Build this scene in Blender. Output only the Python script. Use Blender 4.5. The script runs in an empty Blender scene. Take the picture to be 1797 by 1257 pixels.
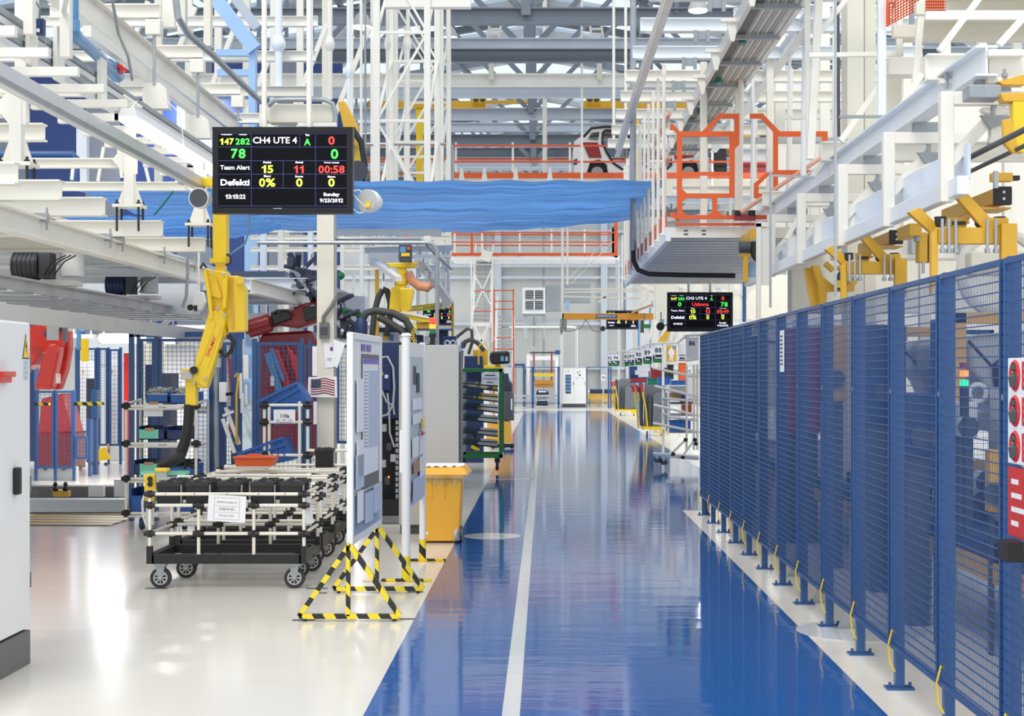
import bpy, bmesh, math, random
from mathutils import Vector, Matrix
random.seed(7)
C = bpy.context.scene.collection
# ------------------------------------------------------------------ camera, world, sun, exposure
K, VX, VY, H = 2700.0, 956.0, 655.0, 1.72       # focal length in pixels, vanishing point, eye height
cam = bpy.data.objects.new('camera', bpy.data.cameras.new('camera'))
C.objects.link(cam)
cam.data.sensor_width = 36.0
cam.data.lens = K / 1797 * 36.0
cam.data.shift_x = (898.5 - VX) / 1797
cam.data.shift_y = (VY - 628.5) / 1797
cam.data.clip_start = 0.1
cam.data.clip_end = 400
cam.location = (0, 0, H)
cam.rotation_euler = (math.pi / 2, 0, 0)
bpy.context.scene.camera = cam
sc = bpy.context.scene
sc.view_settings.view_transform = 'Standard'
sc.view_settings.look = 'None'
sc.view_settings.gamma = 1.0
sc.view_settings.exposure = 0.36
sc.cycles.max_bounces = 7
sc.cycles.diffuse_bounces = 4
sc.cycles.glossy_bounces = 3
sc.cycles.transparent_max_bounces = 16
sc.cycles.sample_clamp_indirect = 4.0
w = bpy.data.worlds.new('sky'); sc.world = w; w.use_nodes = True
bg = w.node_tree.nodes['Background']
bg.inputs[0].default_value = (0.90, 0.95, 1.0, 1)
bg.inputs[1].default_value = 1.0
sun = bpy.data.objects.new('sun', bpy.data.lights.new('sun', 'SUN'))
C.objects.link(sun)
sun.data.energy = 1.1; sun.data.angle = math.radians(25); sun.data.color = (1.0, 0.96, 0.88)
sun.rotation_euler = (math.radians(38), math.radians(-14), 0)

# ------------------------------------------------------------------ materials
M = {}
def mat(name, col, rough=0.5, metal=0.0, var=0.04, scale=3.0, emit=0.0, coat=0.0, alpha=None, trans=0.0, bump=0.0):
    m = bpy.data.materials.new(name); m.use_nodes = True
    nt = m.node_tree; b = nt.nodes['Principled BSDF']
    b.inputs['Base Color'].default_value = (*col, 1)
    b.inputs['Roughness'].default_value = rough
    b.inputs['Metallic'].default_value = metal
    if coat: b.inputs['Coat Weight'].default_value = coat; b.inputs['Coat Roughness'].default_value = 0.08
    if emit:
        b.inputs['Emission Color'].default_value = (*col, 1); b.inputs['Emission Strength'].default_value = emit
    if var:
        tc = nt.nodes.new('ShaderNodeTexCoord'); n = nt.nodes.new('ShaderNodeTexNoise')
        n.inputs['Scale'].default_value = scale; n.inputs['Detail'].default_value = 4
        nt.links.new(tc.outputs['Object'], n.inputs['Vector'])
        mr = nt.nodes.new('ShaderNodeMapRange')
        mr.inputs['To Min'].default_value = 1 - var * 2; mr.inputs['To Max'].default_value = 1 + var
        nt.links.new(n.outputs['Fac'], mr.inputs['Value'])
        vm = nt.nodes.new('ShaderNodeVectorMath'); vm.operation = 'SCALE'
        vm.inputs[0].default_value = col
        nt.links.new(mr.outputs['Result'], vm.inputs['Scale'])
        nt.links.new(vm.outputs['Vector'], b.inputs['Base Color'])
        if bump:
            bp = nt.nodes.new('ShaderNodeBump'); bp.inputs['Strength'].default_value = bump
            nt.links.new(n.outputs['Fac'], bp.inputs['Height']); nt.links.new(bp.outputs['Normal'], b.inputs['Normal'])
    if alpha is not None: b.inputs['Alpha'].default_value = alpha
    if trans: b.inputs['Transmission Weight'].default_value = trans
    M[name] = m
    return m
def lin(r, g, b):
    f = lambda c: (c / 255 / 12.92) if c / 255 <= .04045 else ((c / 255 + .055) / 1.055) ** 2.4
    return (f(r), f(g), f(b))
mat('white', lin(238, 235, 226), 0.35)
mat('white_cool', lin(232, 237, 242), 0.35)
mat('cream', lin(226, 222, 208), 0.45)
mat('pipe_white', lin(240, 234, 222), 0.3)
mat('cabinet_white', lin(236, 236, 236), 0.45, var=0.02)
mat('cabinet_grey', lin(186, 187, 186), 0.55, var=0.03, scale=30)
mat('plinth_grey', lin(112, 112, 110), 0.6)
mat('steel', lin(176, 180, 184), 0.35, 0.6, var=0.1, scale=6)
mat('galv', lin(160, 166, 172), 0.4, 0.5, var=0.12, scale=9)
mat('truss_grey', lin(120, 128, 138), 0.5, 0.0, var=0.06)
mat('truss_light', lin(190, 198, 208), 0.5)
mat('alu', lin(218, 219, 220), 0.3, 0.3, var=0.08, scale=2)
mat('black', lin(28, 28, 30), 0.5)
mat('black_gloss', lin(20, 20, 23), 0.22, coat=0.3)
mat('rubber', lin(48, 48, 48), 0.75)
mat('hose', lin(70, 70, 66), 0.55, bump=0.3)
mat('fence_blue', lin(44, 84, 138), 0.32)
mat('navy', lin(30, 52, 96), 0.45)
mat('pale_blue', lin(160, 195, 232), 0.4)
mat('pvc_blue', lin(92, 148, 198), 0.25)
mat('box_blue', lin(34, 92, 168), 0.4)
mat('box_navy', lin(26, 48, 104), 0.4)
mat('yellow', lin(242, 204, 28), 0.35, coat=0.2)
mat('ochre', lin(222, 172, 50), 0.4)
mat('bin_yellow', lin(240, 178, 58), 0.45)
mat('crane_orange', lin(214, 146, 40), 0.45)
mat('orange', lin(232, 98, 38), 0.4)
mat('rail_orange', lin(222, 92, 44), 0.45)
mat('maroon', lin(150, 38, 42), 0.3, coat=0.3)
mat('robot_red', lin(214, 50, 36), 0.3, coat=0.3)
mat('red', lin(212, 36, 36), 0.4)
mat('pink_pipe', lin(222, 168, 150), 0.5)
mat('green', lin(30, 122, 62), 0.4)
mat('teal', lin(30, 120, 104), 0.4)
mat('mint', lin(126, 214, 184), 0.5)
mat('grey_plastic', lin(112, 118, 126), 0.5)
mat('dark_grey', lin(72, 76, 82), 0.5)
mat('paper', lin(240, 240, 244), 0.6, var=0.02)
mat('paper_blue', lin(196, 206, 226), 0.6, var=0.05, scale=12)
mat('purple', lin(122, 98, 186), 0.5)
mat('ink', lin(66, 70, 88), 0.6)
mat('dark_ink', lin(28, 36, 66), 0.6)
mat('cardboard', lin(186, 148, 108), 0.7)
mat('glass_green', lin(58, 96, 86), 0.08, var=0.05)
mat('lamp', (1, 0.98, 0.94), 0.5, emit=4.0, var=0)
mat('lamp_soft', (0.96, 1, 1), 0.5, emit=2.5, var=0)
mat('led_red', (1.0, 0.05, 0.03), 0.5, emit=1.3, var=0)
mat('led_orange', (1.0, 0.25, 0.02), 0.5, emit=1.8, var=0)
mat('led_green', (0.03, 0.9, 0.3), 0.5, emit=1.3, var=0)
mat('t_white', (0.86, 0.88, 1.0), 0.5, emit=0.9, var=0)
mat('t_red', (0.9, 0.045, 0.035), 0.5, emit=0.75, var=0)
mat('t_green', (0.07, 0.9, 0.09), 0.5, emit=0.8, var=0)
mat('t_yellow', (0.8, 0.9, 0.07), 0.5, emit=0.85, var=0)
mat('t_line', (0.05, 0.065, 0.22), 0.5, emit=0.5, var=0)
mat('screen', (0.003, 0.003, 0.005), 0.3, var=0)
M['screen'].node_tree.nodes['Principled BSDF'].inputs['Specular IOR Level'].default_value = 0.12
mat('bezel', lin(30, 30, 34), 0.3, var=0.02)
M['bezel'].node_tree.nodes['Principled BSDF'].inputs['Specular IOR Level'].default_value = 0.3
mat('sleeve_orange', lin(232, 158, 120), 0.5)
mat('film_white', lin(214, 224, 240), 0.25)
mat('bolts', lin(206, 208, 204), 0.35, 0.3, var=0.35, scale=70, bump=1.0)

def striped(name, c1, c2, scale, axis=(1, 0, 1), duty=0.5, rough=0.45):
    """two-colour stripes across a world direction (tape, hazard boards, corrugated cladding)"""
    m = bpy.data.materials.new(name); m.use_nodes = True
    nt = m.node_tree; b = nt.nodes['Principled BSDF']; b.inputs['Roughness'].default_value = rough
    tc = nt.nodes.new('ShaderNodeTexCoord'); d = nt.nodes.new('ShaderNodeVectorMath'); d.operation = 'DOT_PRODUCT'
    d.inputs[1].default_value = axis
    nt.links.new(tc.outputs['Object'], d.inputs[0])
    mu = nt.nodes.new('ShaderNodeMath'); mu.operation = 'MULTIPLY'; mu.inputs[1].default_value = scale
    fr = nt.nodes.new('ShaderNodeMath'); fr.operation = 'FRACT'
    gt = nt.nodes.new('ShaderNodeMath'); gt.operation = 'GREATER_THAN'; gt.inputs[1].default_value = duty
    mx = nt.nodes.new('ShaderNodeMix'); mx.data_type = 'RGBA'
    mx.inputs[6].default_value = (*c1, 1); mx.inputs[7].default_value = (*c2, 1)
    nt.links.new(d.outputs['Value'], mu.inputs[0]); nt.links.new(mu.outputs[0], fr.inputs[0])
    nt.links.new(fr.outputs[0], gt.inputs[0]); nt.links.new(gt.outputs[0], mx.inputs[0])
    nt.links.new(mx.outputs[2], b.inputs['Base Color'])
    M[name] = m
YB = (lin(236, 212, 40), lin(34, 34, 34))
striped('tape_r', *YB, 7.0, (0.5, 0.6, 1.0))
striped('tape_l', *YB, 7.0, (1.0, 0.3, -0.25))
striped('tape_h', *YB, 6.5, (1.0, 0.0, 0.6))
striped('tape_y', *YB, 6.5, (1.0, 0.0, 0.9))
striped('hazard_floor', lin(214, 172, 70), lin(92, 92, 94), 3.2, (0.12, 1.0, 0.0))
striped('clad_grey', lin(188, 190, 188), lin(158, 162, 164), 0.33, (1, 0, 0), 0.96)
striped('clad_navy', lin(38, 60, 116), lin(120, 126, 140), 0.42, (1, 0, 0), 0.62)
striped('deck_under', lin(214, 214, 208), lin(112, 114, 114), 2.44, (0, 1, 0), 0.86)

def glossy_floor(name, base, fres, rough=0.06, wave=0.05):
    m = bpy.data.materials.new(name); m.use_nodes = True
    nt = m.node_tree; b = nt.nodes['Principled BSDF']
    b.inputs['Roughness'].default_value = rough
    b.inputs['IOR'].default_value = fres
    tc = nt.nodes.new('ShaderNodeTexCoord')
    mp = nt.nodes.new('ShaderNodeMapping'); mp.inputs['Scale'].default_value = (0.8, 2.6, 1)
    n = nt.nodes.new('ShaderNodeTexNoise'); n.inputs['Scale'].default_value = 1.6; n.inputs['Detail'].default_value = 3
    nt.links.new(tc.outputs['Object'], mp.inputs[0]); nt.links.new(mp.outputs[0], n.inputs['Vector'])
    bp = nt.nodes.new('ShaderNodeBump'); bp.inputs['Strength'].default_value = wave; bp.inputs['Distance'].default_value = 0.05
    nt.links.new(n.outputs['Fac'], bp.inputs['Height']); nt.links.new(bp.outputs['Normal'], b.inputs['Normal'])
    n2 = nt.nodes.new('ShaderNodeTexNoise'); n2.inputs['Scale'].default_value = 0.7; n2.inputs['Detail'].default_value = 6
    nt.links.new(tc.outputs['Object'], n2.inputs['Vector'])
    mr = nt.nodes.new('ShaderNodeMapRange'); mr.inputs['To Min'].default_value = 0.93; mr.inputs['To Max'].default_value = 1.05
    nt.links.new(n2.outputs['Fac'], mr.inputs['Value'])
    vm = nt.nodes.new('ShaderNodeVectorMath'); vm.operation = 'SCALE'; vm.inputs[0].default_value = base
    nt.links.new(mr.outputs[0], vm.inputs['Scale']); nt.links.new(vm.outputs[0], b.inputs['Base Color'])
    M[name] = m
glossy_floor('floor_white', lin(236, 230, 220), 1.55, 0.17)
glossy_floor('floor_blue', lin(34, 92, 162), 1.9, 0.07)
glossy_floor('floor_line', lin(212, 216, 218), 1.6)

def tarp_mat():
    m = bpy.data.materials.new('tarp'); m.use_nodes = True
    nt = m.node_tree; nt.nodes.remove(nt.nodes['Principled BSDF']); out = nt.nodes['Material Output']
    d = nt.nodes.new('ShaderNodeBsdfPrincipled'); t = nt.nodes.new('ShaderNodeBsdfTranslucent'); mx = nt.nodes.new('ShaderNodeMixShader')
    d.inputs['Base Color'].default_value = (*lin(62, 112, 182), 1); d.inputs['Roughness'].default_value = 0.4
    t.inputs[0].default_value = (*lin(100, 152, 216), 1); mx.inputs[0].default_value = 0.6
    tc = nt.nodes.new('ShaderNodeTexCoord'); mp = nt.nodes.new('ShaderNodeMapping'); mp.inputs['Scale'].default_value = (0.25, 2.4, 1)
    n = nt.nodes.new('ShaderNodeTexNoise'); n.inputs['Scale'].default_value = 2.0; n.inputs['Detail'].default_value = 6
    bp = nt.nodes.new('ShaderNodeBump'); bp.inputs['Strength'].default_value = 0.7; bp.inputs['Distance'].default_value = 0.2
    nt.links.new(tc.outputs['Object'], mp.inputs[0]); nt.links.new(mp.outputs[0], n.inputs['Vector']); nt.links.new(n.outputs['Fac'], bp.inputs['Height'])
    mr = nt.nodes.new('ShaderNodeMapRange'); mr.inputs['From Min'].default_value = .3; mr.inputs['From Max'].default_value = .7; mr.inputs['To Min'].default_value = .25; mr.inputs['To Max'].default_value = .9
    nt.links.new(n.outputs['Fac'], mr.inputs['Value']); nt.links.new(mr.outputs[0], mx.inputs[0])
    nt.links.new(bp.outputs[0], d.inputs['Normal']); nt.links.new(bp.outputs[0], t.inputs['Normal'])
    nt.links.new(d.outputs[0], mx.inputs[1]); nt.links.new(t.outputs[0], mx.inputs[2]); nt.links.new(mx.outputs[0], out.inputs[0])
    M['tarp'] = m
tarp_mat()
def clear_mat(name, tint, gloss=0.08):
    m = bpy.data.materials.new(name); m.use_nodes = True
    nt = m.node_tree; nt.nodes.remove(nt.nodes['Principled BSDF']); out = nt.nodes['Material Output']
    t = nt.nodes.new('ShaderNodeBsdfTransparent'); g = nt.nodes.new('ShaderNodeBsdfGlossy'); mx = nt.nodes.new('ShaderNodeMixShader')
    t.inputs[0].default_value = (*tint, 1); g.inputs['Roughness'].default_value = 0.05; mx.inputs[0].default_value = gloss
    nt.links.new(t.outputs[0], mx.inputs[1]); nt.links.new(g.outputs[0], mx.inputs[2]); nt.links.new(mx.outputs[0], out.inputs[0])
    M[name] = m
clear_mat('skylight', (0.92, 0.96, 1.0), 0.05)
clear_mat('plexi', (0.80, 0.86, 0.92), 0.10)

# ------------------------------------------------------------------ mesh helpers
def P(px, py, Y):
    """a point of the photograph taken at depth Y metres"""
    return Vector(((px - VX) * Y / K, Y, H + (VY - py) * Y / K))
def PX(px, Y): return (px - VX) * Y / K
def PZ(py, Y): return H + (VY - py) * Y / K
_tc = {}
def text_geo(s):
    if s not in _tc and len(s) > 1 and all(c in '0123456789:/%' for c in s):
        V = []; Fc = []; x = 0.0
        for c in s:
            if c == '1': vs, fs, cw = [(.28, 0), (.52, 0), (.52, 1), (.34, 1), (.26, .86), (.06, .76), (.06, .58), (.28, .68)], [tuple(range(8))], .60; sc_ = lambda a, b: (x + a, b)
            else:
                vs, fs, asp = text_geo(c); cw = {':': .2, '/': .36, '%': .95}.get(c, .60); hh = .72 if c == ':' else 1.0; sc_ = lambda a, b: (x + a * cw, b * hh)
            n = len(V); V += [sc_(a, b) for a, b in vs]; Fc += [tuple(i + n for i in q) for q in fs]; x += cw + .07
        x -= .07; _tc[s] = ([(a / x, b) for a, b in V], Fc, x)
    if s not in _tc:
        cu = bpy.data.curves.new('lettering', 'FONT'); cu.body = s; cu.offset = 0.012 if len(s) > 7 else 0.026; cu.resolution_u = 3
        o = bpy.data.objects.new('lettering', cu)
        me = bpy.data.meshes.new_from_object(o)
        vs = [v.co.copy() for v in me.vertices]; fs = [tuple(p.vertices) for p in me.polygons]
        bpy.data.objects.remove(o); bpy.data.curves.remove(cu); bpy.data.meshes.remove(me)
        x0 = min(v.x for v in vs); x1 = max(v.x for v in vs); y0 = min(v.y for v in vs); y1 = max(v.y for v in vs)
        _tc[s] = ([((v.x - x0) / max(x1 - x0, 1e-6), (v.y - y0) / max(y1 - y0, 1e-6)) for v in vs], fs, (x1 - x0) / max(y1 - y0, 1e-6))
    return _tc[s]
class MB:
    def __init__(s): s.v = []; s.f = []; s.sm = False
    def add(s, vs, fs):
        n = len(s.v); s.v += [Vector(a) for a in vs]; s.f += [tuple(i + n for i in q) for q in fs]; return s
    def box(s, x0, x1, y0, y1, z0, z1):
        return s.add([(x0, y0, z0), (x1, y0, z0), (x1, y1, z0), (x0, y1, z0), (x0, y0, z1), (x1, y0, z1), (x1, y1, z1), (x0, y1, z1)],
                     [(0, 3, 2, 1), (4, 5, 6, 7), (0, 1, 5, 4), (1, 2, 6, 5), (2, 3, 7, 6), (3, 0, 4, 7)])
    def xframe(s, x0, x1, Y0, Y1, z0, z1, t):
        return s.box(x0, x1, Y0, Y1, z1 - t, z1).box(x0, x1, Y0, Y1, z0, z0 + t).box(x0, x0 + t, Y0, Y1, z0 + t, z1 - t).box(x1 - t, x1, Y0, Y1, z0 + t, z1 - t)
    def yframe(s, x0, x1, y0, y1, z0, z1, t):
        return s.box(x0, x1, y0, y1, z1 - t, z1).box(x0, x1, y0, y1, z0, z0 + t).box(x0, x1, y0, y0 + t, z0 + t, z1 - t).box(x0, x1, y1 - t, y1, z0 + t, z1 - t)
    def pbox(s, px0, px1, py0, py1, Y, d):
        return s.box(PX(px0, Y), PX(px1, Y), Y, Y + d, PZ(py1, Y), PZ(py0, Y))
    def frame(s, p, q, up=(0, 0, 1)):
        p = Vector(p); q = Vector(q); d = (q - p).normalized(); u = Vector(up)
        if abs(d.dot(u)) > 0.98: u = Vector((0, 1, 0))
        a = d.cross(u).normalized(); b = a.cross(d).normalized(); return p, q, a, b
    def bar(s, p, q, w, h=None, up=(0, 0, 1)):
        h = h or w; p, q, a, b = s.frame(p, q, up)
        vs = [c + a * i * w / 2 + b * j * h / 2 for c in (p, q) for i, j in ((-1, -1), (1, -1), (1, 1), (-1, 1))]
        return s.add(vs, [(0, 1, 2, 3), (7, 6, 5, 4), (0, 4, 5, 1), (1, 5, 6, 2), (2, 6, 7, 3), (3, 7, 4, 0)])
    def cyl(s, p, q, r, n=12, r2=None):
        r2 = r if r2 is None else r2; p, q, a, b = s.frame(p, q); vs = []
        for c, rr in ((p, r), (q, r2)):
            vs += [c + a * math.cos(2 * math.pi * k / n) * rr + b * math.sin(2 * math.pi * k / n) * rr for k in range(n)]
        return s.add(vs, [tuple(range(n)), tuple(range(2 * n - 1, n - 1, -1))] + [(k, k + n, (k + 1) % n + n, (k + 1) % n) for k in range(n)])
    def tube(s, pts, r, n=8, rs=None):
        pts = [Vector(p) for p in pts]; m = len(pts); vs = []; prev = None
        for i, p in enumerate(pts):
            d = (pts[min(i + 1, m - 1)] - pts[max(i - 1, 0)]).normalized()
            if prev is None:
                u = Vector((0, 0, 1)) if abs(d.z) < 0.95 else Vector((1, 0, 0)); a = d.cross(u).normalized()
            else: a = (prev - d * prev.dot(d)).normalized()
            prev = a; b = d.cross(a); rr = rs[i] if rs else r
            vs += [p + a * math.cos(2 * math.pi * k / n) * rr + b * math.sin(2 * math.pi * k / n) * rr for k in range(n)]
        fs = [tuple(range(n - 1, -1, -1)), tuple(range((m - 1) * n, m * n))]
        for i in range(m - 1):
            fs += [(i * n + k, i * n + (k + 1) % n, (i + 1) * n + (k + 1) % n, (i + 1) * n + k) for k in range(n)]
        return s.add(vs, fs)
    def ibeam(s, p, q, h=0.2, w=0.1, t=0.012, up=(0, 0, 1)):
        p, q, a, b = s.frame(p, q, up)
        for o, ww, hh in ((b * (h / 2 - t / 2), w, t), (-b * (h / 2 - t / 2), w, t), (Vector((0, 0, 0)), t, h - 2 * t)):
            s.bar(p + o, q + o, ww, hh, up)
        return s
    def prism(s, pts, d):
        """closed outline pts (3D, planar) pushed along vector d"""
        n = len(pts); d = Vector(d); pts = [Vector(p) for p in pts]
        return s.add(pts + [p + d for p in pts], [tuple(range(n)), tuple(range(2 * n - 1, n - 1, -1))] + [(k, k + n, (k + 1) % n + n, (k + 1) % n) for k in range(n)])
    def pprism(s, pts, Y, d): return s.prism([P(a, b, Y) for a, b in pts], (0, d, 0))
    def ring(s, c, axis, r, t, n=24, m=6):
        c = Vector(c); ax = Vector(axis).normalized(); u = ax.orthogonal().normalized(); v = ax.cross(u); vs = []; fs = []
        for i in range(n):
            e = u * math.cos(2 * math.pi * i / n) + v * math.sin(2 * math.pi * i / n)
            vs += [c + e * (r + t * math.cos(2 * math.pi * j / m)) + ax * t * math.sin(2 * math.pi * j / m) for j in range(m)]
        for i in range(n):
            for j in range(m):
                fs.append((i * m + j, ((i + 1) % n) * m + j, ((i + 1) % n) * m + (j + 1) % m, i * m + (j + 1) % m))
        return s.add(vs, fs)
    def lathe(s, c, prof, axis=(0, 0, 1), n=20):
        c = Vector(c); ax = Vector(axis).normalized(); u = ax.orthogonal().normalized(); v = ax.cross(u); vs = []; fs = []; m = len(prof)
        for r, z in prof: vs += [c + ax * z + (u * math.cos(2 * math.pi * k / n) + v * math.sin(2 * math.pi * k / n)) * max(r, 1e-4) for k in range(n)]
        for i in range(m - 1): fs += [(i * n + k, i * n + (k + 1) % n, (i + 1) * n + (k + 1) % n, (i + 1) * n + k) for k in range(n)]
        fs += [tuple(range(n - 1, -1, -1)), tuple(range((m - 1) * n, m * n))]
        return s.add(vs, fs)
    def text(s, t, c, u, v, h, w=None):
        """lettering centred at c, u = reading direction, v = up"""
        vs, fs, asp = text_geo(t); u = Vector(u).normalized(); v = Vector(v).normalized(); nat = h * asp; w = min(max(w or nat, nat * .82), nat * 1.18); c = Vector(c)
        return s.add([c + u * (a - .5) * w + v * (b - .5) * h for a, b in vs], fs)
WB = {}
def tag(o, label=None, cat=None, group=None, kind=None):
    for k, x in (('label', label), ('category', cat), ('group', group), ('kind', kind)):
        if x: o[k] = x
    return o
def T(name, label, cat, base=(0, 0, 0), group=None):
    o = bpy.data.objects.new(name, None); C.objects.link(o); o.location = base; o.empty_display_size = 0.1
    WB[o.name] = Vector(base); return tag(o, label, cat, group)
def B(mb, name, m, parent=None, bev=0, label=None, smooth=False):
    """links the collected shapes as ONE mesh object; parent: its thing or part"""
    if parent: base = WB[parent.name]
    else:
        xs = [v.x for v in mb.v]; ys = [v.y for v in mb.v]; zs = [v.z for v in mb.v]
        base = Vector(((min(xs) + max(xs)) / 2, (min(ys) + max(ys)) / 2, min(zs)))
    me = bpy.data.meshes.new(name); me.from_pydata([tuple(v - base) for v in mb.v], [], mb.f); me.materials.append(M[m])
    if smooth: me.polygons.foreach_set('use_smooth', [True] * len(me.polygons))
    me.update()
    o = bpy.data.objects.new(name, me); C.objects.link(o); WB[o.name] = base
    if parent: o.parent = parent
    else: o.location = base
    if bev:
        md = o.modifiers.new('edge', 'BEVEL'); md.width = bev; md.segments = 2; md.limit_method = 'ANGLE'
    if smooth:
        try: me.set_sharp_from_angle(angle=math.radians(40))
        except Exception: pass
    if label: o['label'] = label
    return o
def S(mb, name, m, label, cat, group=None, bev=0, smooth=False, kind=None):
    return tag(B(mb, name, m, None, bev, smooth=smooth), label, cat, group, kind)
def STR(mb, name, m, label=None): return tag(B(mb, name, m), label, None, None, 'structure')
def dup(root, loc, label=None, rz=None, group=None):
    def cp(o, par):
        c = o.copy(); C.objects.link(c); WB[c.name] = Vector((0, 0, 0))
        if par: c.parent = par
        for ch in kids.get(o.name, ()): cp(ch, c)
        return c
    kids = {}
    for o in C.objects:
        if o.parent: kids.setdefault(o.parent.name, []).append(o)
    r = cp(root, None); r.location = loc; WB[r.name] = Vector(loc)
    if rz is not None: r.rotation_euler.z = rz
    if label: r['label'] = label
    if group: r['group'] = group
    return r
def plate(name, m, loops, th, parent=None):
    """flat plate with holes: loops are lists of 3D points in an XZ plane, first the outline, then the holes"""
    Y = loops[0][0][1]
    cu = bpy.data.curves.new(name, 'CURVE'); cu.dimensions = '2D'; cu.fill_mode = 'BOTH'; cu.extrude = th / 2
    for lp in loops:
        sp = cu.splines.new('POLY'); sp.points.add(len(lp) - 1); sp.use_cyclic_u = True
        for i, p in enumerate(lp): sp.points[i].co = (p[0], p[2], 0, 1)
    t = bpy.data.objects.new(name, cu); me = bpy.data.meshes.new_from_object(t); bpy.data.objects.remove(t); bpy.data.curves.remove(cu)
    mb = MB(); mb.add([(v.co.x, Y + v.co.z, v.co.y) for v in me.vertices], [tuple(p.vertices) for p in me.polygons]); bpy.data.meshes.remove(me)
    return mb if name == '_' else B(mb, name, m, parent)
ORD = ['first', 'second', 'third', 'fourth', 'fifth', 'sixth', 'seventh', 'eighth', 'ninth', 'tenth', 'eleventh', 'twelfth', 'thirteenth', 'fourteenth', 'fifteenth', 'sixteenth', 'seventeenth', 'eighteenth', 'nineteenth', 'twentieth']
def arc(c, r, a0, a1, n, plane='xz'):
    out = []
    for i in range(n + 1):
        a = math.radians(a0 + (a1 - a0) * i / n); dx, dz = r * math.cos(a), r * math.sin(a)
        out.append(Vector((c[0] + dx, c[1], c[2] + dz)) if plane == 'xz' else Vector((c[0], c[1] + dx, c[2] + dz)))
    return out
# ------------------------------------------------------------------ the setting
FAR = 80.0
STR(MB().box(-17, 17, 2, FAR + 1, -0.2, 0.0), 'floor', 'floor_white')
lane = MB()
for q in ([(-.91, 5), (1.72, 5), (1.72, 19.3), (-.91, 19.3)], [(-.91, 19.3), (2.8, 19.3), (2.8, 70), (-.91, 70)]):
    lane.prism([(x, y, 0.0) for x, y in q], (0, 0, 0.003))
STR(lane, 'trim_1', 'floor_blue', 'glossy blue painted walkway')
STR(MB().box(-.215, -.125, 5, 66, 0.003, 0.005), 'trim_2', 'floor_line', 'white line along the blue walkway')
STR(MB().box(-1.75, .6, 66, 70, 0.003, 0.005), 'trim_3', 'floor_line', 'white painted patch at the end of the walkway')
STR(MB().box(-.91, -.2, 24.8, 25.0, 0.003, 0.005), 'trim_4', 'floor_line', 'thin white cross line on the walkway')
hz = MB(); hz.box(PX(30, 18.0), PX(224, 18.0), 17.3, 18.7, 0, 0.012)
STR(hz, 'trim_5', 'hazard_floor', 'yellow and grey striped floor marking at the conveyor pit')
wb = MB(); wb.box(-17, 17, FAR, FAR + .3, 0, 13.8)
STR(wb, 'wall_back', 'clad_grey')
g = MB()
for z in (1.9, 4.2, 6.6, 7.2, 9.0): g.box(-17, 17, FAR - .25, FAR, z, z + .16)
for x in (-12, -7, -2.6, 2.9, 4.2, 8.5, 12.5): g.box(x, x + .35, FAR - .35, FAR, 0, 13)
STR(g, 'trim_6', 'truss_light', 'grey rails and columns of the end wall')
STR(MB().box(16.8, 17.1, 2, FAR, 0, 5.5).box(16.8, 17.1, 2, FAR, 10.2, 10.8), 'wall_right', 'cream')
STR(MB().box(-17.1, -16.8, 2, FAR, 0, 5.5).box(-17.1, -16.8, 2, FAR, 10.2, 10.8), 'wall_left', 'cream')
for i, x in enumerate((-17, 16.9)): STR(MB().box(x, x + .03, 2, FAR, 5.5, 10.2), 'window_%d' % (i + 2), 'skylight', 'added glazing strip letting sky light through the %s side wall' % ('left' if i == 0 else 'right'))  # glazed wall strips added to let more sky light into the hall
pw = MB().box(-16.8, PX(600, 40), 40, 40.2, 2.6, 10.2)
STR(pw, 'wall_partition', 'clad_navy', 'navy and grey ribbed partition above the robot cell')
S(MB().lathe((-.55, 16.2, .003), [(.30, 0), (.30, .003), (.27, .004)], n=40), 'manhole_cover', 'floor_line', 'round pale manhole cover in the blue walkway beside the white line', 'manhole cover')
for i, (px0, px1, py, w) in enumerate([(254, 292, 1034, 5), (512, 552, 1090, 6), (684, 745, 1088, 6), (536, 574, 1034, 4), (553, 573, 1042, 3), (715, 742, 1040, 3), (636, 720, 1022, 2), (722, 780, 987, 2)]):
    Yt = K * H / (py - VY)
    S(MB().box(PX(px0, Yt), PX(px1, Yt), Yt, Yt + .055, .0, .002), 'floor_tape', 'dark_grey' if i < 6 else 'ochre', '%s %s' % ('short dark floor tape' if i < 6 else 'yellow striped tape', ['under the front left castor of the battery trolley', 'at the left foot of the near striped stand', 'at the right foot of the near striped stand', 'left of the far striped stand', 'behind the near striped stand', 'at the right foot of the far striped stand', 'under the near foot of the slim notice board', 'under the far foot of the slim notice board'][i]), 'floor tape', 'tape strips on the floor')
# end wall door
dr = MB(); dr.box(PX(893, FAR), PX(921, FAR), FAR - .3, FAR - .24, 0, 2.1)
STR(dr, 'door_1', 'clad_grey', 'grey side door in the end wall')
df = MB()
for a, b in ((893, 895), (918, 921)): df.box(PX(a, FAR), PX(b, FAR), FAR - .34, FAR - .24, 0, 2.15)
df.box(PX(893, FAR), PX(921, FAR), FAR - .34, FAR - .24, 2.1, 2.2)
STR(df, 'trim_7', 'fence_blue', 'blue frame of the side door')

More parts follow.
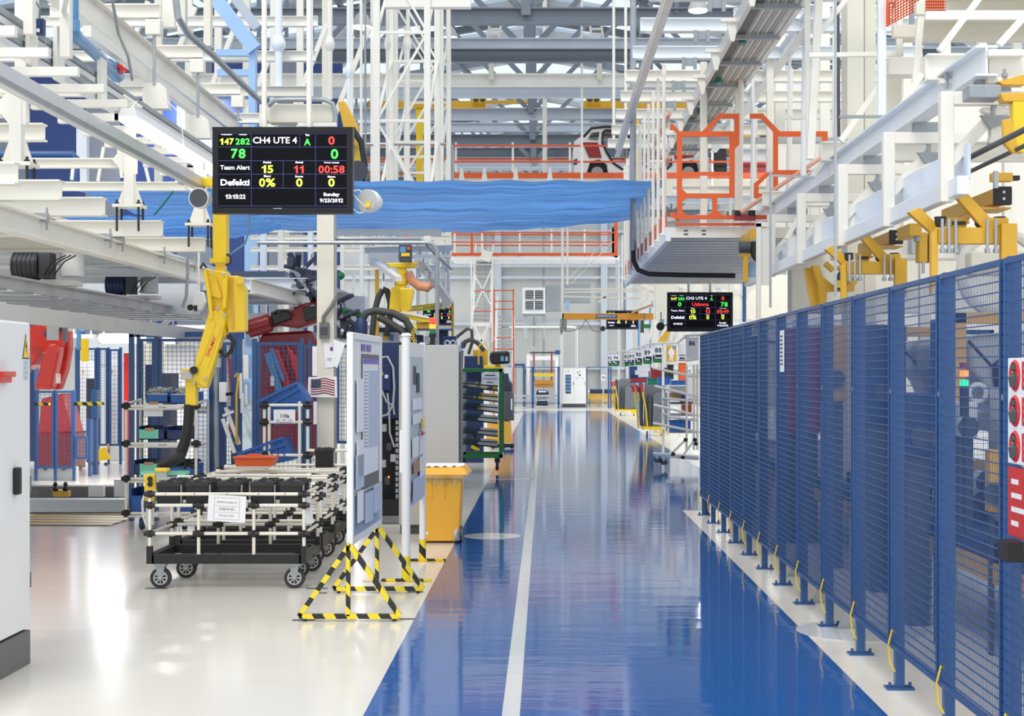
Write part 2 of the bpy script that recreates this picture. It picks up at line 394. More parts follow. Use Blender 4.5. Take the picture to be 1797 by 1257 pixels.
# roof: deck strips and skylight strips between the trusses
RX, RZ, EZ = -0.4, 13.6, 10.8
TY = [32.7, 36.6, 40.5, 45.0, 50.0, 55.5, 61.0, 67.0, 73.0]
def roof_z(x): return RZ - abs(x - RX) / 16.5 * (RZ - EZ)
deck = MB(); sky = MB(); pur = MB()
yy = 27.0; k = 0
while yy < FAR:
    y2 = min(yy + (3.0 if k % 2 else 1.3), FAR)
    for xa, xb in ((-17, RX), (RX, 17)):
        za, zb = roof_z(xa), roof_z(xb)
        if k % 2 == 0 : deck.prism([(xa, yy, za), (xb, yy, zb), (xb, y2, zb), (xa, y2, za)], (0, 0, .12))
        else: sky.prism([(xa, yy, za), (xb, yy, zb), (xb, y2, zb), (xa, y2, za)], (0, 0, .02))
    yy = y2; k += 1
STR(deck, 'ceiling', 'truss_light', 'pale roof deck between the skylights')
STR(sky, 'window_1', 'skylight', 'skylight strips of the roof')
for x in range(-15, 17, 3):
    pur.bar((x, 27, roof_z(x) - .12), (x, FAR, roof_z(x) - .12), .1, .2)
STR(pur, 'trim_8', 'truss_grey', 'roof purlins running towards the end wall')
for i, y in enumerate(TY):
    t = T('roof_truss', '%s grey steel roof truss from the camera, hall wide under the skylights' % ORD[i], 'roof truss', (RX, y, 9.3), 'roof trusses')
    B(MB().ibeam((-16.8, y, 9.3), (16.8, y, 9.3), .34, .25, .03), 'bottom_chord', 'truss_grey' if i % 2 == 0 else 'truss_light', t)
    uc = MB()
    for e in (-1, 1): uc.bar((RX, y, RZ - .35), (RX + e * 16.4, y, roof_z(RX + e * 16.4) - .35), .2, .22)
    B(uc, 'top_chord', 'truss_grey', t)
    wbm = MB(); wbm.ibeam((RX, y, 9.3), (RX, y, RZ - .3), .3, .2, .03, up=(0, 1, 0))
    for e in (-1, 1):
        for j in range(5):
            xa = RX + e * j * 3.2; xb = RX + e * (j + 1) * 3.2
            wbm.bar((xa, y, 9.35) if j % 2 == 0 else (xa, y, roof_z(xa) - .4), (xb, y, roof_z(xb) - .4) if j % 2 == 0 else (xb, y, 9.35), .11, .12)
            if j: wbm.bar((xa, y, 9.35), (xa, y, roof_z(xa) - .4), .09, .1)
    B(wbm, 'web_bars', 'truss_grey', t)
# secondary ties between the trusses at lower level (light grey and white)
for i, (py, Y, hh, m) in enumerate([(76, 34.5, .22, 'truss_light'), (97, 34.9, .34, 'truss_grey'), (141, 36, .30, 'white'), (160, 38, .34, 'truss_light'), (201, 47, .3, 'truss_light'), (224, 50, .3, 'truss_light'),
                                (250, 53, .3, 'truss_light'), (268, 56, .34, 'truss_grey'), (292, 60, .3, 'truss_light')]):
    z = PZ(py, Y)
    S(MB().ibeam((-11, Y, z), (9, Y, z), hh, .16, .03), 'tie_beam', m, '%s horizontal %s tie beam counted downwards under the roof' % (ORD[i], 'white' if m == 'white' else ('dark grey' if m == 'truss_grey' else 'light grey')), 'tie beam', 'tie beams under the roof')
for i, (px, Y) in enumerate([(862, 35.9), (1052, 35.9)]):
    t = T('ladder_bracket', 'cream stepped bracket hanging under the roof ties, %s of the vertical kingpost' % ('left' if i == 0 else 'right'), 'bracket', P(px, 90, Y), 'stepped brackets under the roof ties')
    s = -1 if i == 0 else 1
    m = MB()
    for e in (-1, 1): m.bar(P(px + 10 * e - 8 * s, 36, Y), P(px + 10 * e, 92, Y), .05, .1)
    B(m, 'side_rail', 'cream', t)
    for j in range(6): B(MB().bar(P(px - 10 - 7 * s + 1.3 * j * s, 42 + 9 * j, Y), P(px + 10 - 7 * s + 1.3 * j * s, 42 + 9 * j, Y), .06, .05), 'rung', 'cream', t)
    B(MB().bar(P(px, 92, Y), P(px, 140, Y), .12, .12), 'stem', 'cream', t)
lt = MB(); 
for i, (px, py, Y) in enumerate([(635, 47, 30), (1225, 18, 30), (790, 66, 40)]):
    t = T('high_bay_lamp', ['white dome lamp hanging beside the lattice tower', 'round lamp hanging over the white cross beams', 'small dome lamp behind the lattice tower'][i], 'lamp', P(px, py, Y), 'high bay lamps')
    c = P(px, py, Y)
    B(MB().lathe(c, [(.20, 0), (.19, .06), (.12, .22), (.05, .28), (.05, .45)]), 'lamp_shade', 'cabinet_grey', t, smooth=True)
    B(MB().lathe(c + Vector((0, 0, -.03)), [(.17, 0), (.19, .025)]), 'bulb', 'lamp', t)
    B(MB().cyl(c + Vector((0, 0, .45)), c + Vector((0, 0, 2.6)), .02), 'rod', 'galv', t)
# added rows of dome lamps under the trusses to brighten the far hall
def bay(x, y, z=9.0, power=215):
    t = T('high_bay_lamp', 'added fill lamp under the roof trusses, %.0f m along the hall' % y, 'lamp', (x, y, z), 'added fill lamps in rows')
    t['label'] = 'added dome lamp in the %s row of fill lamps, %s from the camera' % ('left' if x < -2 else ('right' if x > 9 else 'middle'), ORD[ROWY.index(y)])
    B(MB().lathe((x, y, z), [(.26, 0), (.24, .08), (.14, .28), (.06, .34), (.06, .5)]), 'lamp_shade', 'cabinet_grey', t, smooth=True)
    B(MB().lathe((x, y, z + .02), [(.22, 0), (.24, .02)]), 'bulb', 'lamp', t)
    B(MB().cyl((x, y, z + .5), (x, y, roof_z(x) + .1), .02), 'rod', 'galv', t)
    l = bpy.data.objects.new('lamp_light', bpy.data.lights.new('lamp_light', 'AREA')); C.objects.link(l); l.parent = t
    l.data.shape = 'DISK'; l.data.size = .6; l.data.energy = power; l.data.color = (1, .97, .93); l.location = (0, 0, -.01)
ROWY = [39, 48, 57, 66, 74]
for y in ROWY:
    for x in (-9, 7.5, 12.5): bay(x, y, power=250)
# ------------------------------------------------------------------ blue mesh fence along the walkway (right)
FX = 1.93
posts = [8.38 + 1.027 * k for k in range(-3, 11)]
f = T('safety_fence', 'long blue wire mesh safety fence along the right edge of the blue walkway', 'fence', (FX, 12, 0))
for i, y in enumerate(posts):
    p = B(MB().box(FX - .025, FX + .025, y - .025, y + .025, .0, 2.2), 'post', 'fence_blue', f)
    bp = MB().box(FX - .075, FX + .075, y - .05, y + .05, 0, .012)
    for a in (-.055, .055): bp.cyl((FX + a, y - .02, .012), (FX + a, y - .02, .04), .009, 6)
    B(bp, 'base_plate', 'fence_blue', p)
    B(MB().tube([(FX - .02, y - .03, .30), (FX - .05, y - .05, .33), (FX - .07, y - .05, .25), (FX - .06, y - .04, .15), (FX - .03, y - .03, .10)], .005, 5), 'ground_cable', 'yellow', p, label='yellow earthing cable loop')
    B(MB().cyl((FX - .05, y, 1.62), (FX - .025, y, 1.62), .014, 8).cyl((FX - .05, y, .28), (FX - .025, y, .28), .014, 8), 'clamp', 'steel', p)
ZB, ZT = .23, 2.19
px_ = FX - .04
for i in range(len(posts) - 1):
    y0, y1 = posts[i] + .02, posts[i + 1] - .02
    fr = MB()
    fr.yframe(px_ - .012, px_ + .012, y0, y1, ZB, ZT, .024)
    pf = B(fr, 'panel_frame', 'fence_blue', f)
    wv = MB(); n = int((y1 - y0) / .022)
    for k in range(1, n): yk = y0 + (y1 - y0) * k / n; wv.box(px_ + .001, px_ + .0035, yk - .0010, yk + .0010, ZB, ZT)
    n = 44
    for k in range(1, n): zk = ZB + (ZT - ZB) * k / n; wv.box(px_ - .006, px_, y0, y1, zk - .0026, zk + .0026)
    B(wv, 'wire_mesh', 'fence_blue', pf)
# end return of the fence
B(MB().box(FX + .02, FX + .07, posts[-1] + .03, posts[-1] + .08, 0, 2.2), 'post', 'fence_blue', f)
nt = T('notice_strip', 'narrow white notice hung on the blue fence, seven panels along', 'notice', P(1385, 650, 12.1))
yn = FX * K / (1385 - VX)
B(MB().box(px_ - .02, px_ - .014, yn - .09, yn + .09, PZ(653, yn), PZ(580, yn)), 'sheet', 'paper', nt)
m = MB()
for k in range(8): m.box(px_ - .0225, px_ - .02, yn - .05, yn + .05, PZ(592 + 7 * k, yn), PZ(589 + 7 * k, yn))
B(m, 'lettering', 'ink', nt)
# red and white warning board at the near end
wbd = T('warning_board', 'red and white prohibition board on the near end of the blue fence', 'sign', (px_ - .03, 6.0, 1.1))
ya, yb = 5.55, 6.18
B(MB().box(px_ - .03, px_ - .02, ya, yb, 1.36, 1.78), 'upper_sheet', 'paper', wbd, bev=.003)
B(MB().box(px_ - .03, px_ - .02, ya, yb, 1.07, 1.345), 'lower_sheet', 'red', wbd, bev=.003)
m = MB(); m2 = MB(); m3 = MB()
for k in range(3):
    zc = 1.71 - .14 * k
    m.ring((px_ - .032, yb - .10, zc), (1, 0, 0), .055, .008, 20, 4); m.bar((px_ - .032, yb - .14, zc + .04), (px_ - .032, yb - .06, zc - .04), .006, .012)
    m.box(px_ - .033, px_ - .03, ya + .02, yb - .19, zc - .055, zc + .055)
    B(MB().lathe((px_ - .033, yb - .10, zc - .045), [(.02, 0), (.026, .04), (.006, .06), (.016, .07), (.014, .09)], n=8), 'person_symbol', 'dark_grey', wbd)
    for j in range(3): m2.box(px_ - .0342, px_ - .0332, yb - .46 + .03 * j, yb - .22, zc + .022 - .03 * j, zc + .036 - .03 * j)
B(m, 'red_marks', 'red', wbd)
for j in range(4): m2.box(px_ - .0318, px_ - .0305, yb - .14 - .04 * (j % 3), yb - .05, 1.28 - .055 * j, 1.30 - .055 * j)
B(m2, 'lettering', 'paper', wbd)
S(MB().box(px_ - .09, px_ - .02, 6.0, 6.12, .98, 1.06), 'black_lock_box', 'black', 'small black box under the red warning board', 'lock box', bev=.004)

# machinery behind the fence
def gusset(px, Y, i):
    x, z = PX(px, Y), 0
    m = MB().prism([(x - .07, Y, 0), (x + .07, Y, 0), (x, Y, .17)], (0, .01, 0)).box(x - .09, x + .09, Y - .05, Y + .06, 0, .01)
    S(m, 'floor_gusset', 'steel', '%s steel floor gusset behind the fence feet counted from the near end' % ORD[i], 'gusset', 'steel floor gussets behind the fence')
for i, (px, Y) in enumerate([(1487, 10.35), (1440, 11.5), (1397, 13.0), (1357, 14.6)]): gusset(px, Y, i)
S(MB().lathe((2.1, 10.25, 0.001), [(.42, 0), (.42, .004)], n=32), 'floor_hatch', 'floor_line', 'round patterned hatch plate in the floor under the fence', 'floor hatch')
cv = T('conveyor_bed', 'dark blue raised conveyor bed behind the blue fence', 'conveyor', (3.4, 12, 0))
B(MB().box(2.75, 4.6, 7.2, 24, .55, .68), 'deck', 'navy', cv)
B(MB().box(2.72, 2.76, 7.2, 24, .44, .56), 'side_board', 'ochre', cv, label='ochre edge board')
for y in range(8, 24, 3): B(MB().box(2.8, 2.95, y, y + .15, 0, .55).box(4.3, 4.45, y, y + .15, 0, .55), 'leg', 'white', cv)
cab = T('control_cabinet', 'pale control cabinet standing behind the near end of the blue fence', 'cabinet', (4.0, 10.6, .68))
B(MB().box(3.15, 3.75, 10.4, 10.9, .68, 1.62), 'body', 'cabinet_white', cab, bev=.01)
B(MB().box(3.18, 3.45, 10.38, 10.4, .72, 1.58), 'door', 'cabinet_white', cab)
for i, (x, y, z0, z1) in enumerate([(2.95, 8.9, .68, 1.5), (2.9, 10.9, .68, 2.15), (2.85, 12.6, .68, 2.1), (2.9, 14.4, .68, 2.1), (3.3, 9.6, .68, 1.45)]):
    t = T('yellow_stand', '%s ochre machine stand on the conveyor behind the fence, counted by distance' % ORD[[0, 2, 3, 4, 1][i]], 'machine stand', (x, y, z0), 'ochre machine stands')
    B(MB().box(x, x + .09, y, y + .12, z0, z1), 'upright', 'ochre', t, bev=.006)
    B(MB().box(x, x + .5, y, y + .09, z1 - .08, z1), 'arm', 'ochre', t, bev=.006); B(MB().box(x, x + .45, y, y + .08, z0 + .35, z0 + .42), 'arm', 'ochre', t, bev=.006)
    B(MB().box(x - .03, x + .32, y - .02, y + .25, z0, z0 + .1), 'foot', 'black', t)
    B(MB().cyl((x + .3, y - .05, z0 + .25), (x + .3, y + .2, z0 + .25), .09, 16), 'motor', 'dark_grey', t, smooth=True)
    B(MB().tube([(x + .1, y, z1 - .2), (x + .25, y - .05, z1 - .38), (x + .45, y, z1 - .25)], .014, 6), 'cable', 'black', t, smooth=True)
st = T('signal_tower', 'signal tower with red, orange and green lamps behind the blue fence', 'signal light', P(1690, 700, 9.9))
c = P(1692, 664, 9.9)
B(MB().cyl(c + Vector((0, 0, -.25)), c + Vector((0, 0, -.05)), .03), 'base', 'black', st)
B(MB().cyl(c + Vector((0, 0, -.05)), c + Vector((0, 0, -.01)), .028), 'green_lamp', 'led_green', st)
B(MB().cyl(c + Vector((0, 0, .01)), c + Vector((0, 0, .05)), .028), 'orange_lamp', 'led_orange', st)
B(MB().cyl(c + Vector((0, 0, .06)), c + Vector((0, 0, .10)), .028), 'red_lamp', 'maroon', st)
B(MB().cyl(c + Vector((0, 0, -1.0)), c + Vector((0, 0, -.25)), .015), 'stem', 'black', st)
# car body on the conveyor, behind the fence
cb = T('unfinished_car', 'silver car body on the conveyor behind the near fence panels', 'car body', (4.4, 11.6, .7))
side = [P(1698, 600, 11), P(1720, 588, 11), P(1850, 575, 11), P(1850, 760, 11), P(1760, 762, 11), P(1735, 700, 11), P(1722, 670, 11), P(1702, 650, 11)]
B(MB().prism(side, (0, 2.2, 0)), 'shell', 'cabinet_grey', cb, bev=.03)
B(MB().prism([P(1742, 640, 10.97), P(1810, 640, 10.97), P(1810, 700, 10.97), P(1750, 715, 10.97)], (0, .04, 0)), 'rear_opening', 'black', cb)
B(MB().ring(P(1716, 690, 10.9), (0, 1, 0), .06, .018, 20, 6), 'mirror_ring', 'cabinet_white', cb)
B(MB().box(PX(1690, 10.9), PX(1820, 10.9), 10.9, 11, PZ(725, 10.9), PZ(716, 10.9)), 'bumper_bar', 'steel', cb)
pl = MB()
for i, (px0, px1, py0, py1, Y, d, mm, lab) in enumerate([
    (1525, 1575, 570, 740, 12, .4, 'navy', 'dark blue press housing behind the fence, left of the near stand'),
    (1380, 1440, 575, 760, 15.5, .5, 'maroon', 'dark red machine body far behind the fence'),
    (1590, 1640, 690, 800, 10.4, .4, 'navy', 'low dark blue drive box with round flange behind the fence'),
    (1450, 1485, 570, 705, 13.5, .3, 'ochre', 'tall ochre machine panel behind the middle of the fence'),
    (1285, 1330, 590, 760, 20, .6, 'navy', 'dark blue machine cabinet behind the far end of the fence'),
    (1682, 1716, 706, 768, 10.6, .3, 'cabinet_white', 'pale ribbed casing behind the near fence, under the mirror of the silver car'),
    (1700, 1745, 835, 900, 11.2, .3, 'cabinet_white', 'pale low casing on the conveyor behind the near end of the fence'),
    (1737, 1755, 790, 900, 9.3, .12, 'ochre', 'ochre upright right behind the near fence end, beside the red board'),
    (1640, 1660, 560, 860, 9.7, .12, 'fence_blue', 'dark blue upright behind the fence beside the signal tower')]):
    t = T('machine_housing', lab, 'machine', P(px0, py1, Y), 'machine housings behind the fence')
    B(MB().pbox(px0, px1, py0, py1, Y, d), 'body', mm, t, bev=.012)
    c = P((px0 + px1) / 2, py0 * .3 + py1 * .7, Y)
    B(MB().cyl(c + Vector((0, -.03, 0)), c, .07, 18), 'flange', 'dark_grey', t)
    zb = PZ(py1, Y)
    if zb > .7: B(MB().box(PX(px0, Y) + .02, PX(px1, Y) - .02, Y + .05, Y + d - .02 if d > .15 else Y + .1, .68 if PX(px0, Y) > 2.7 else 0, zb), 'pedestal', 'dark_grey', t)
# inner mesh screens
for i, (px0, px1, Y) in enumerate([(1540, 1590, 12.6), (1655, 1745, 13.5), (1335, 1372, 18)]):
    t = T('inner_screen', ['blue mesh screen behind the middle of the walkway fence', 'blue mesh screen behind the car body', 'blue mesh screen near the far end behind the fence'][i], 'mesh screen', P(px0, 800, Y), 'inner mesh screens')
    x0, x1 = PX(px0, Y), PX(px1, Y); m = MB()
    B(MB().box(x0, x0 + .04, Y, Y + .04, 0, 2.1).box(x1 - .04, x1, Y, Y + .04, 0, 2.1).box(x0, x1, Y, Y + .04, 2.06, 2.1), 'frame', 'navy', t)
    for k in range(1, int((x1 - x0) / .05)): m.box(x0 + .05 * k, x0 + .05 * k + .004, Y, Y + .004, .2, 2.06)
    for k in range(1, 37): m.box(x0, x1, Y, Y + .004, .2 + .05 * k, .204 + .05 * k)
    B(m, 'wire_mesh', 'fence_blue', t)

# ------------------------------------------------------------------ screens hung above the walkway
def screen(label, x0, y0, x1, y1, Y, rows, hangers, mid=None):
    W0, Z1 = PX(x0, Y), PZ(y0, Y); W1, Z0 = PX(x1, Y), PZ(y1, Y); w, h = W1 - W0, Z1 - Z0
    q = lambda a, b, d=0: Vector((W0 + (a - 55) / 1450 * w, Y - d, Z1 - (b - 55) / 900 * h))
    t = T('information_screen', label, 'screen', (W0 + w / 2, Y, Z0), 'production screens')
    B(MB().box(W0, W1, Y + .0125, Y + .10, Z0, Z1), 'casing', 'bezel', t)
    fr = MB(); bw = .045 * h / .65
    fr.xframe(W0, W1, Y - .005, Y + .012, Z0, Z1, bw)
    B(fr, 'bezel', 'bezel', t)
    B(MB().box(W0 + bw, W1 - bw, Y + .004, Y + .012, Z0 + bw, Z1 - bw), 'display', 'screen', t)
    ln = MB(); d = .001; g = lambda a, b, c, e: ln.bar(q(a, b, -.003), q(c, e, -.003), .003, .003)
    for yv in (125, 262, 405, 545, 690, 875): g(115, yv, 1455, yv)
    for xv in (115, 455, 1120, 1452): g(xv, 125, xv, 875)
    g(785, 405, 785, 690); g(955, 125, 955, 262)
    B(ln, 'grid_lines', 't_line', t)
    cols = {}
    for s, cx, cy, hh, ww, c in rows:
        cols.setdefault(c, MB()).text(s, q(cx, cy, -.002), (1, 0, 0), (0, 0, 1), hh / 900 * h, ww / 1450 * w)
    for c, mb in cols.items(): B(mb, {'w': 'white_lettering', 'r': 'red_lettering', 'g': 'green_lettering', 'y': 'yellow_lettering'}[c], {'w': 't_white', 'r': 't_red', 'g': 't_green', 'y': 't_yellow'}[c], t)
    for hx, hz in hangers: B(MB().cyl((hx, Y + .07, Z1 - .05), (hx, Y + .07, hz), .022, 10), 'hanger_pipe', 'white', t, smooth=True)
    return t
def rowset(name, n78a, n78b, z2, tm, big=None):
    r = [('Postavljeno', 200, 133, 20, 120, 'w'), ('Tacnijski', 366, 133, 20, 100, 'w'), ('147', 200, 205, 66, 150, 'y'), ('282', 366, 205, 66, 150, 'g'), (name, 700, 192, 66, 455, 'w'), ('Tim', 1035, 138, 20, 44, 'w'),
         ('A', 1035, 210, 70, 66, 'g'), ('0', 1285, 195, 88, 66, 'r'), (n78a, 320 if len(n78a) > 1 else 330, 330, 100, 158 if len(n78a) > 1 else 78, 'g'), (n78b, 1316, 335, 104, 76 if len(n78b) == 1 else 156, 'g'),
         ('Team Alert', 287, 475, 46, 305, 'w'), ('Pozivi', 620, 422, 22, 80, 'w'), ('15', 620, 492, 82, 124, 'y'), ('Zastoji', 950, 424, 24, 92, 'w'), (z2, 948, 495, 80, 112, 'r'), ('Vreme zastoja', 1285, 426, 22, 190, 'w'), (tm, 1285, 495, 80, 292, 'r'),
         ('Defekti', 287, 630, 66, 310, 'w'), ('Skart', 620, 565, 22, 80, 'w'), ('0%', 620, 632, 88, 172, 'y'), ('Smena', 950, 568, 20, 98, 'w'), ('0', 952, 632, 86, 66, 'y'), ('Mesec', 1285, 570, 20, 94, 'w'), ('0', 1285, 632, 86, 66, 'y'),
         ('13:15:22', 290, 778, 44, 210, 'w'), ('Sunday', 1285, 760, 48, 182, 'w'), ('9/23/2012', 1285, 818, 40, 240, 'w')]
    if big: r.append((big, 790, 330, 80, 400, 'r'))
    return r
tv1 = screen('large dark production screen hung in front, reading CH4 UTE 4', 373, 223, 619, 375, 12.5, rowset('CH4 UTE 4', '78', '0', '11', '00:58'), [(PX(461, 12.5), 5.4), (PX(540, 12.5), 5.4)])
screen('production screen reading CH3 UTE 4, hung under the orange-railed platform', 1171, 513, 1286, 582, 26.6, rowset('CH3 UTE 4', '0', '78', '13', '00:49', 'Uzbuna'), [(PX(1209, 26.6), 3.4), (PX(1247, 26.6), 3.4)])
screen('small far production screen behind the orange crane beam', 1064, 545, 1120, 578, 52, [r for r in rowset('CH3 UTE 4', '0', '78', '13', '00:49', 'Uzbuna') if r[0] != 'CH3 UTE 4'], [(PX(1092, 52), 6.4)])
screen('small production screen between yellow posts, behind the signal lamps', 742, 536, 796, 571, 33, [r for r in rowset('CH5 UTE 4', '78', '0', '0', '097') if r[0] != 'CH5 UTE 4'], [(PX(755, 33), 6.3), (PX(782, 33), 6.3)])
B(MB().box(PX(480, 12.5), PX(495, 12.5), 12.49, 12.497, PZ(367, 12.5), PZ(365.5, 12.5)), 'maker_badge', 'steel', tv1)
def speaker(label, px, py, r, Y, back=False, side=1):
    c = P(px, py, Y); rr = r * Y / K; t = T('round_speaker', label, 'speaker', c, 'round speakers beside the screens')
    ax = Vector((side * .45, -1, 0)).normalized()
    B(MB().lathe(c, [(rr * .7, .13), (rr, .05), (rr * 1.02, 0), (rr * 1.02, -.02)], ax * -1, 28), 'housing', 'cabinet_white' if r > 12 else 'black', t, smooth=True)
    if not back: B(MB().lathe(c + ax * .021, [(rr * .9, 0), (rr * .88, .01)], ax, 28), 'grille', 'dark_grey' if r > 12 else 'black', t)
    else:
        B(MB().lathe(c + ax * .018, [(rr * 1.0, 0), (rr * .96, .012)], ax, 28), 'back_plate', 'cabinet_grey', t)
        u = ax.cross(Vector((0, 0, 1)))
        B(MB().bar(c + ax * .03 + u * -.02 - Vector((0, 0, .035)), c + ax * .05 + u * -.02 - Vector((0, 0, .035)), .045, .045), 'terminal_block', 'yellow', t)
    return t
s1 = speaker('round white speaker with grey grille left of the large screen', 350, 348, 18, 12.6, side=-.3)
B(MB().tube([P(356, 340, 12.65), P(366, 330, 12.65), P(376, 331, 12.6)], .008, 6), 'bracket', 'steel', s1)
s2 = speaker('round speaker seen from its pale back, right of the large screen', 646, 353, 20, 12.6, True, side=-.9)
B(MB().tube([P(638, 341, 12.6), P(630, 333, 12.6), P(618, 336, 12.55)], .006, 6).tube([P(640, 372, 12.6), P(630, 374, 12.6), P(618, 366, 12.55)], .006, 6).tube([P(650, 358, 12.52), P(640, 362, 12.5), P(628, 350, 12.5), P(620, 341, 12.55)], .004, 5), 'bracket', 'white', s2)
speaker('round black speaker left of the screen reading CH3 UTE 4', 1159, 573, 7, 26.6, side=0)
speaker('small round speaker left of the far screen', 1058, 577, 4.5, 52, side=.3)
B(MB().cyl(P(1059, 577, 52.05), P(1066, 575, 52.05), .02), 'bracket', 'steel', bpy.data.objects['round_speaker.003'])
B(MB().cyl(P(1160, 572, 26.65), P(1174, 570, 26.65), .012), 'side_bracket', 'steel', bpy.data.objects['round_speaker.002'])
B(MB().cyl(P(1160, 566, 26.7), P(1160, 548, 26.7), .012), 'bracket', 'steel', bpy.data.objects['round_speaker.002'])
# ------------------------------------------------------------------ blue tarpaulin
def tarp(label, x0, x1, y0, y1, z, sag, nx=60, ny=20, seed=1, xl=None, edge=None):
    r = random.Random(seed); m = MB(); vs = []
    ph = [r.uniform(0, 6) for _ in range(6)]
    for j in range(ny + 1):
        v = j / ny
        for i in range(nx + 1):
            u = i / nx; xx0 = x0 + (xl or 0) * v
            x = xx0 + (x1 - xx0) * u; y = y0 + (y1 - y0) * v
            s = sag * math.sin(math.pi * min(1, max(0, u))) ** .8 * (.15 + .85 * v)
            zz = z - s + .035 * math.sin(14 * v + ph[0] + 1.5 * u) * math.sin(3.1 * u + .3) + .02 * math.sin(31 * v + ph[1] + 2.2 * u) + .012 * math.sin(70 * u + 9 * v)
            vs.append((x, y, zz))
    for j in range(ny):
        for i in range(nx):
            a = j * (nx + 1) + i; m.f.append((a, a + 1, a + nx + 2, a + nx + 1))
    m.v = [Vector(p) for p in vs]
    return S(m, 'tarpaulin', 'tarp', label, 'tarpaulin', 'blue tarpaulins', smooth=True)
tarp('long blue tarpaulin stretched across the hall in front of the lattice towers', -6.4, 1.58, 20, 25, 4.22, .22)
tarp('lighter blue tarpaulin slung low on the left behind the yellow arm', -6.6, -3.3, 17.4, 19.5, 3.55, .18, 30, 14, 5, xl=-.4)
S(MB().tube([P(308, 331, 19.8), P(285, 360, 19.8), P(262, 387, 19.8)], .014, 6), 'strap', 'teal', 'thin teal strap slanting across the left end of the tarpaulin', 'strap')
S(MB().tube([P(438, 330, 12.7), P(438, 372, 13), P(438, 400, 13.2), P(430, 428, 13.4), P(405, 446, 13.55), P(396, 447, 13.56)], .009, 6), 'blue_hose', 'pvc_blue', 'thin blue hose curling right of the yellow arm column', 'hose', smooth=True)

# ------------------------------------------------------------------ left overhead conveyor structure
def beamY(name, label, cat, x, z, y0, y1, h, w, m='white', group='long overhead beams on the left', kind='i'):
    mb = MB()
    if kind == 'i': mb.ibeam((x, y0, z), (x, y1, z), h, w, .014)
    else: mb.box(x - w / 2, x + w / 2, y0, y1, z - h / 2, z + h / 2)
    return S(mb, name, m, label, cat, group, bev=0)
def at(px, X): return X * K / (px - VX)
LB = beamY('long_beam', 'big white I-beam, lowest of the long overhead beams on the left', 'beam', -3.6, 2.745, 8.5, 16.4, .16, .11)
for i, px in enumerate((70, 183, 205, 279, 333)):
    y = at(px, -3.6); S(MB().box(-3.66, -3.54, y - .03, y + .03, 2.80, 2.86).cyl((-3.55, y, 2.74), (-3.55, y, 2.90), .009, 6), 'beam_clamp', 'steel', '%s steel clamp along the lowest white I-beam counted from the left edge' % ORD[i], 'clamp', 'clamps on the lowest white beam')
for i, y in enumerate((9.35, 10.2, 11.2, 12.9, 14.5)):
    S(MB().ibeam((-9.5, y, 2.93), (-3.2, y, 2.93), .135, .12, .012), 'cross_beam', 'white', '%s white cross beam from the camera, lying on the lowest white I-beam' % ORD[i], 'beam', 'low cross beams on the left')
# platform sheets above the low beams (undersides)
pl = T('conveyor_platform', 'pale underside of the overhead conveyor platform on the left', 'platform', (-6.5, 15, 2.6))
B(MB().box(-11, -4.1, 15.4, 20.0, 3.01, 3.04), 'sheet', 'white_cool', pl)
B(MB().box(-11, -4.1, 11.5, 15.2, 3.01, 3.04), 'sheet', 'cream', pl)
for y in (16.6, 18.4, 19.8): B(MB().ibeam((-11, y, 2.92), (-4.0, y, 2.92), .09, .08), 'rib', 'white_cool', pl)
fl = T('upper_walkway', 'blue-grey underside of the walkway behind the left conveyor', 'platform', (-5, 21, 2.6))
B(MB().box(-10, PX(555, 21), 20.5, 26, 2.95, 3.0), 'sheet', 'truss_light', fl)
B(MB().ibeam((-10, 20.4, 2.9), (PX(555, 20.4), 20.4, 2.9), .16, .1), 'edge_beam', 'white_cool', fl)
B(MB().box(-12, -4.55, 20.3, 20.34, 2.5, 3.1), 'fascia', 'white_cool', fl)
for y in (22, 23.6, 25.2): B(MB().ibeam((-10, y, 2.9), (PX(555, 20.4), y, 2.9), .12, .1), 'rib', 'truss_light', fl)
t = T('slide_rail', 'long bright aluminium rail with cross plates under the left conveyor', 'conveyor rail', (-5, 18, 2.55))
B(MB().box(-5.03, -4.97, 12.5, 22.4, 2.5, 2.62), 'rail', 'alu', t); B(MB().box(-5.0, -4.9, 12.5, 22.4, 2.60, 2.62), 'lip', 'alu', t)
for k in range(12): B(MB().box(-5.6, -4.7, 13.2 + k * .7, 13.45 + k * .7, 2.44, 2.46), 'cross_plate', 'galv', t)
S(MB().box(-4.24, -4.18, 10.5, 19.5, 2.12, 2.26), 'guide_beam', 'alu', 'flat aluminium guide beam above the white switch cabinet', 'conveyor rail')
for i, (px, Y) in enumerate([(98, 20), (272, 22), (375, 24), (445, 26)]):
    t = T('pale_stanchion', '%s pale stanchion with knee brace under the left conveyor counted from the left' % ORD[i], 'stanchion', P(px - 10, 560, Y), 'pale stanchions')
    x = PX(px - 8, Y); B(MB().box(x - .06, x + .06, Y, Y + .12, 2.15, 2.95), 'post', 'pale_blue' if i else 'white_cool', t)
    B(MB().bar((x + .03, Y, 2.3), (x + .45, Y, 2.62), .06, .06), 'knee_brace', 'white_cool', t)
    B(MB().box(x - .5, x + 1.3, Y + .05, Y + .15, 2.55, 2.66), 'arm', 'white_cool', t)
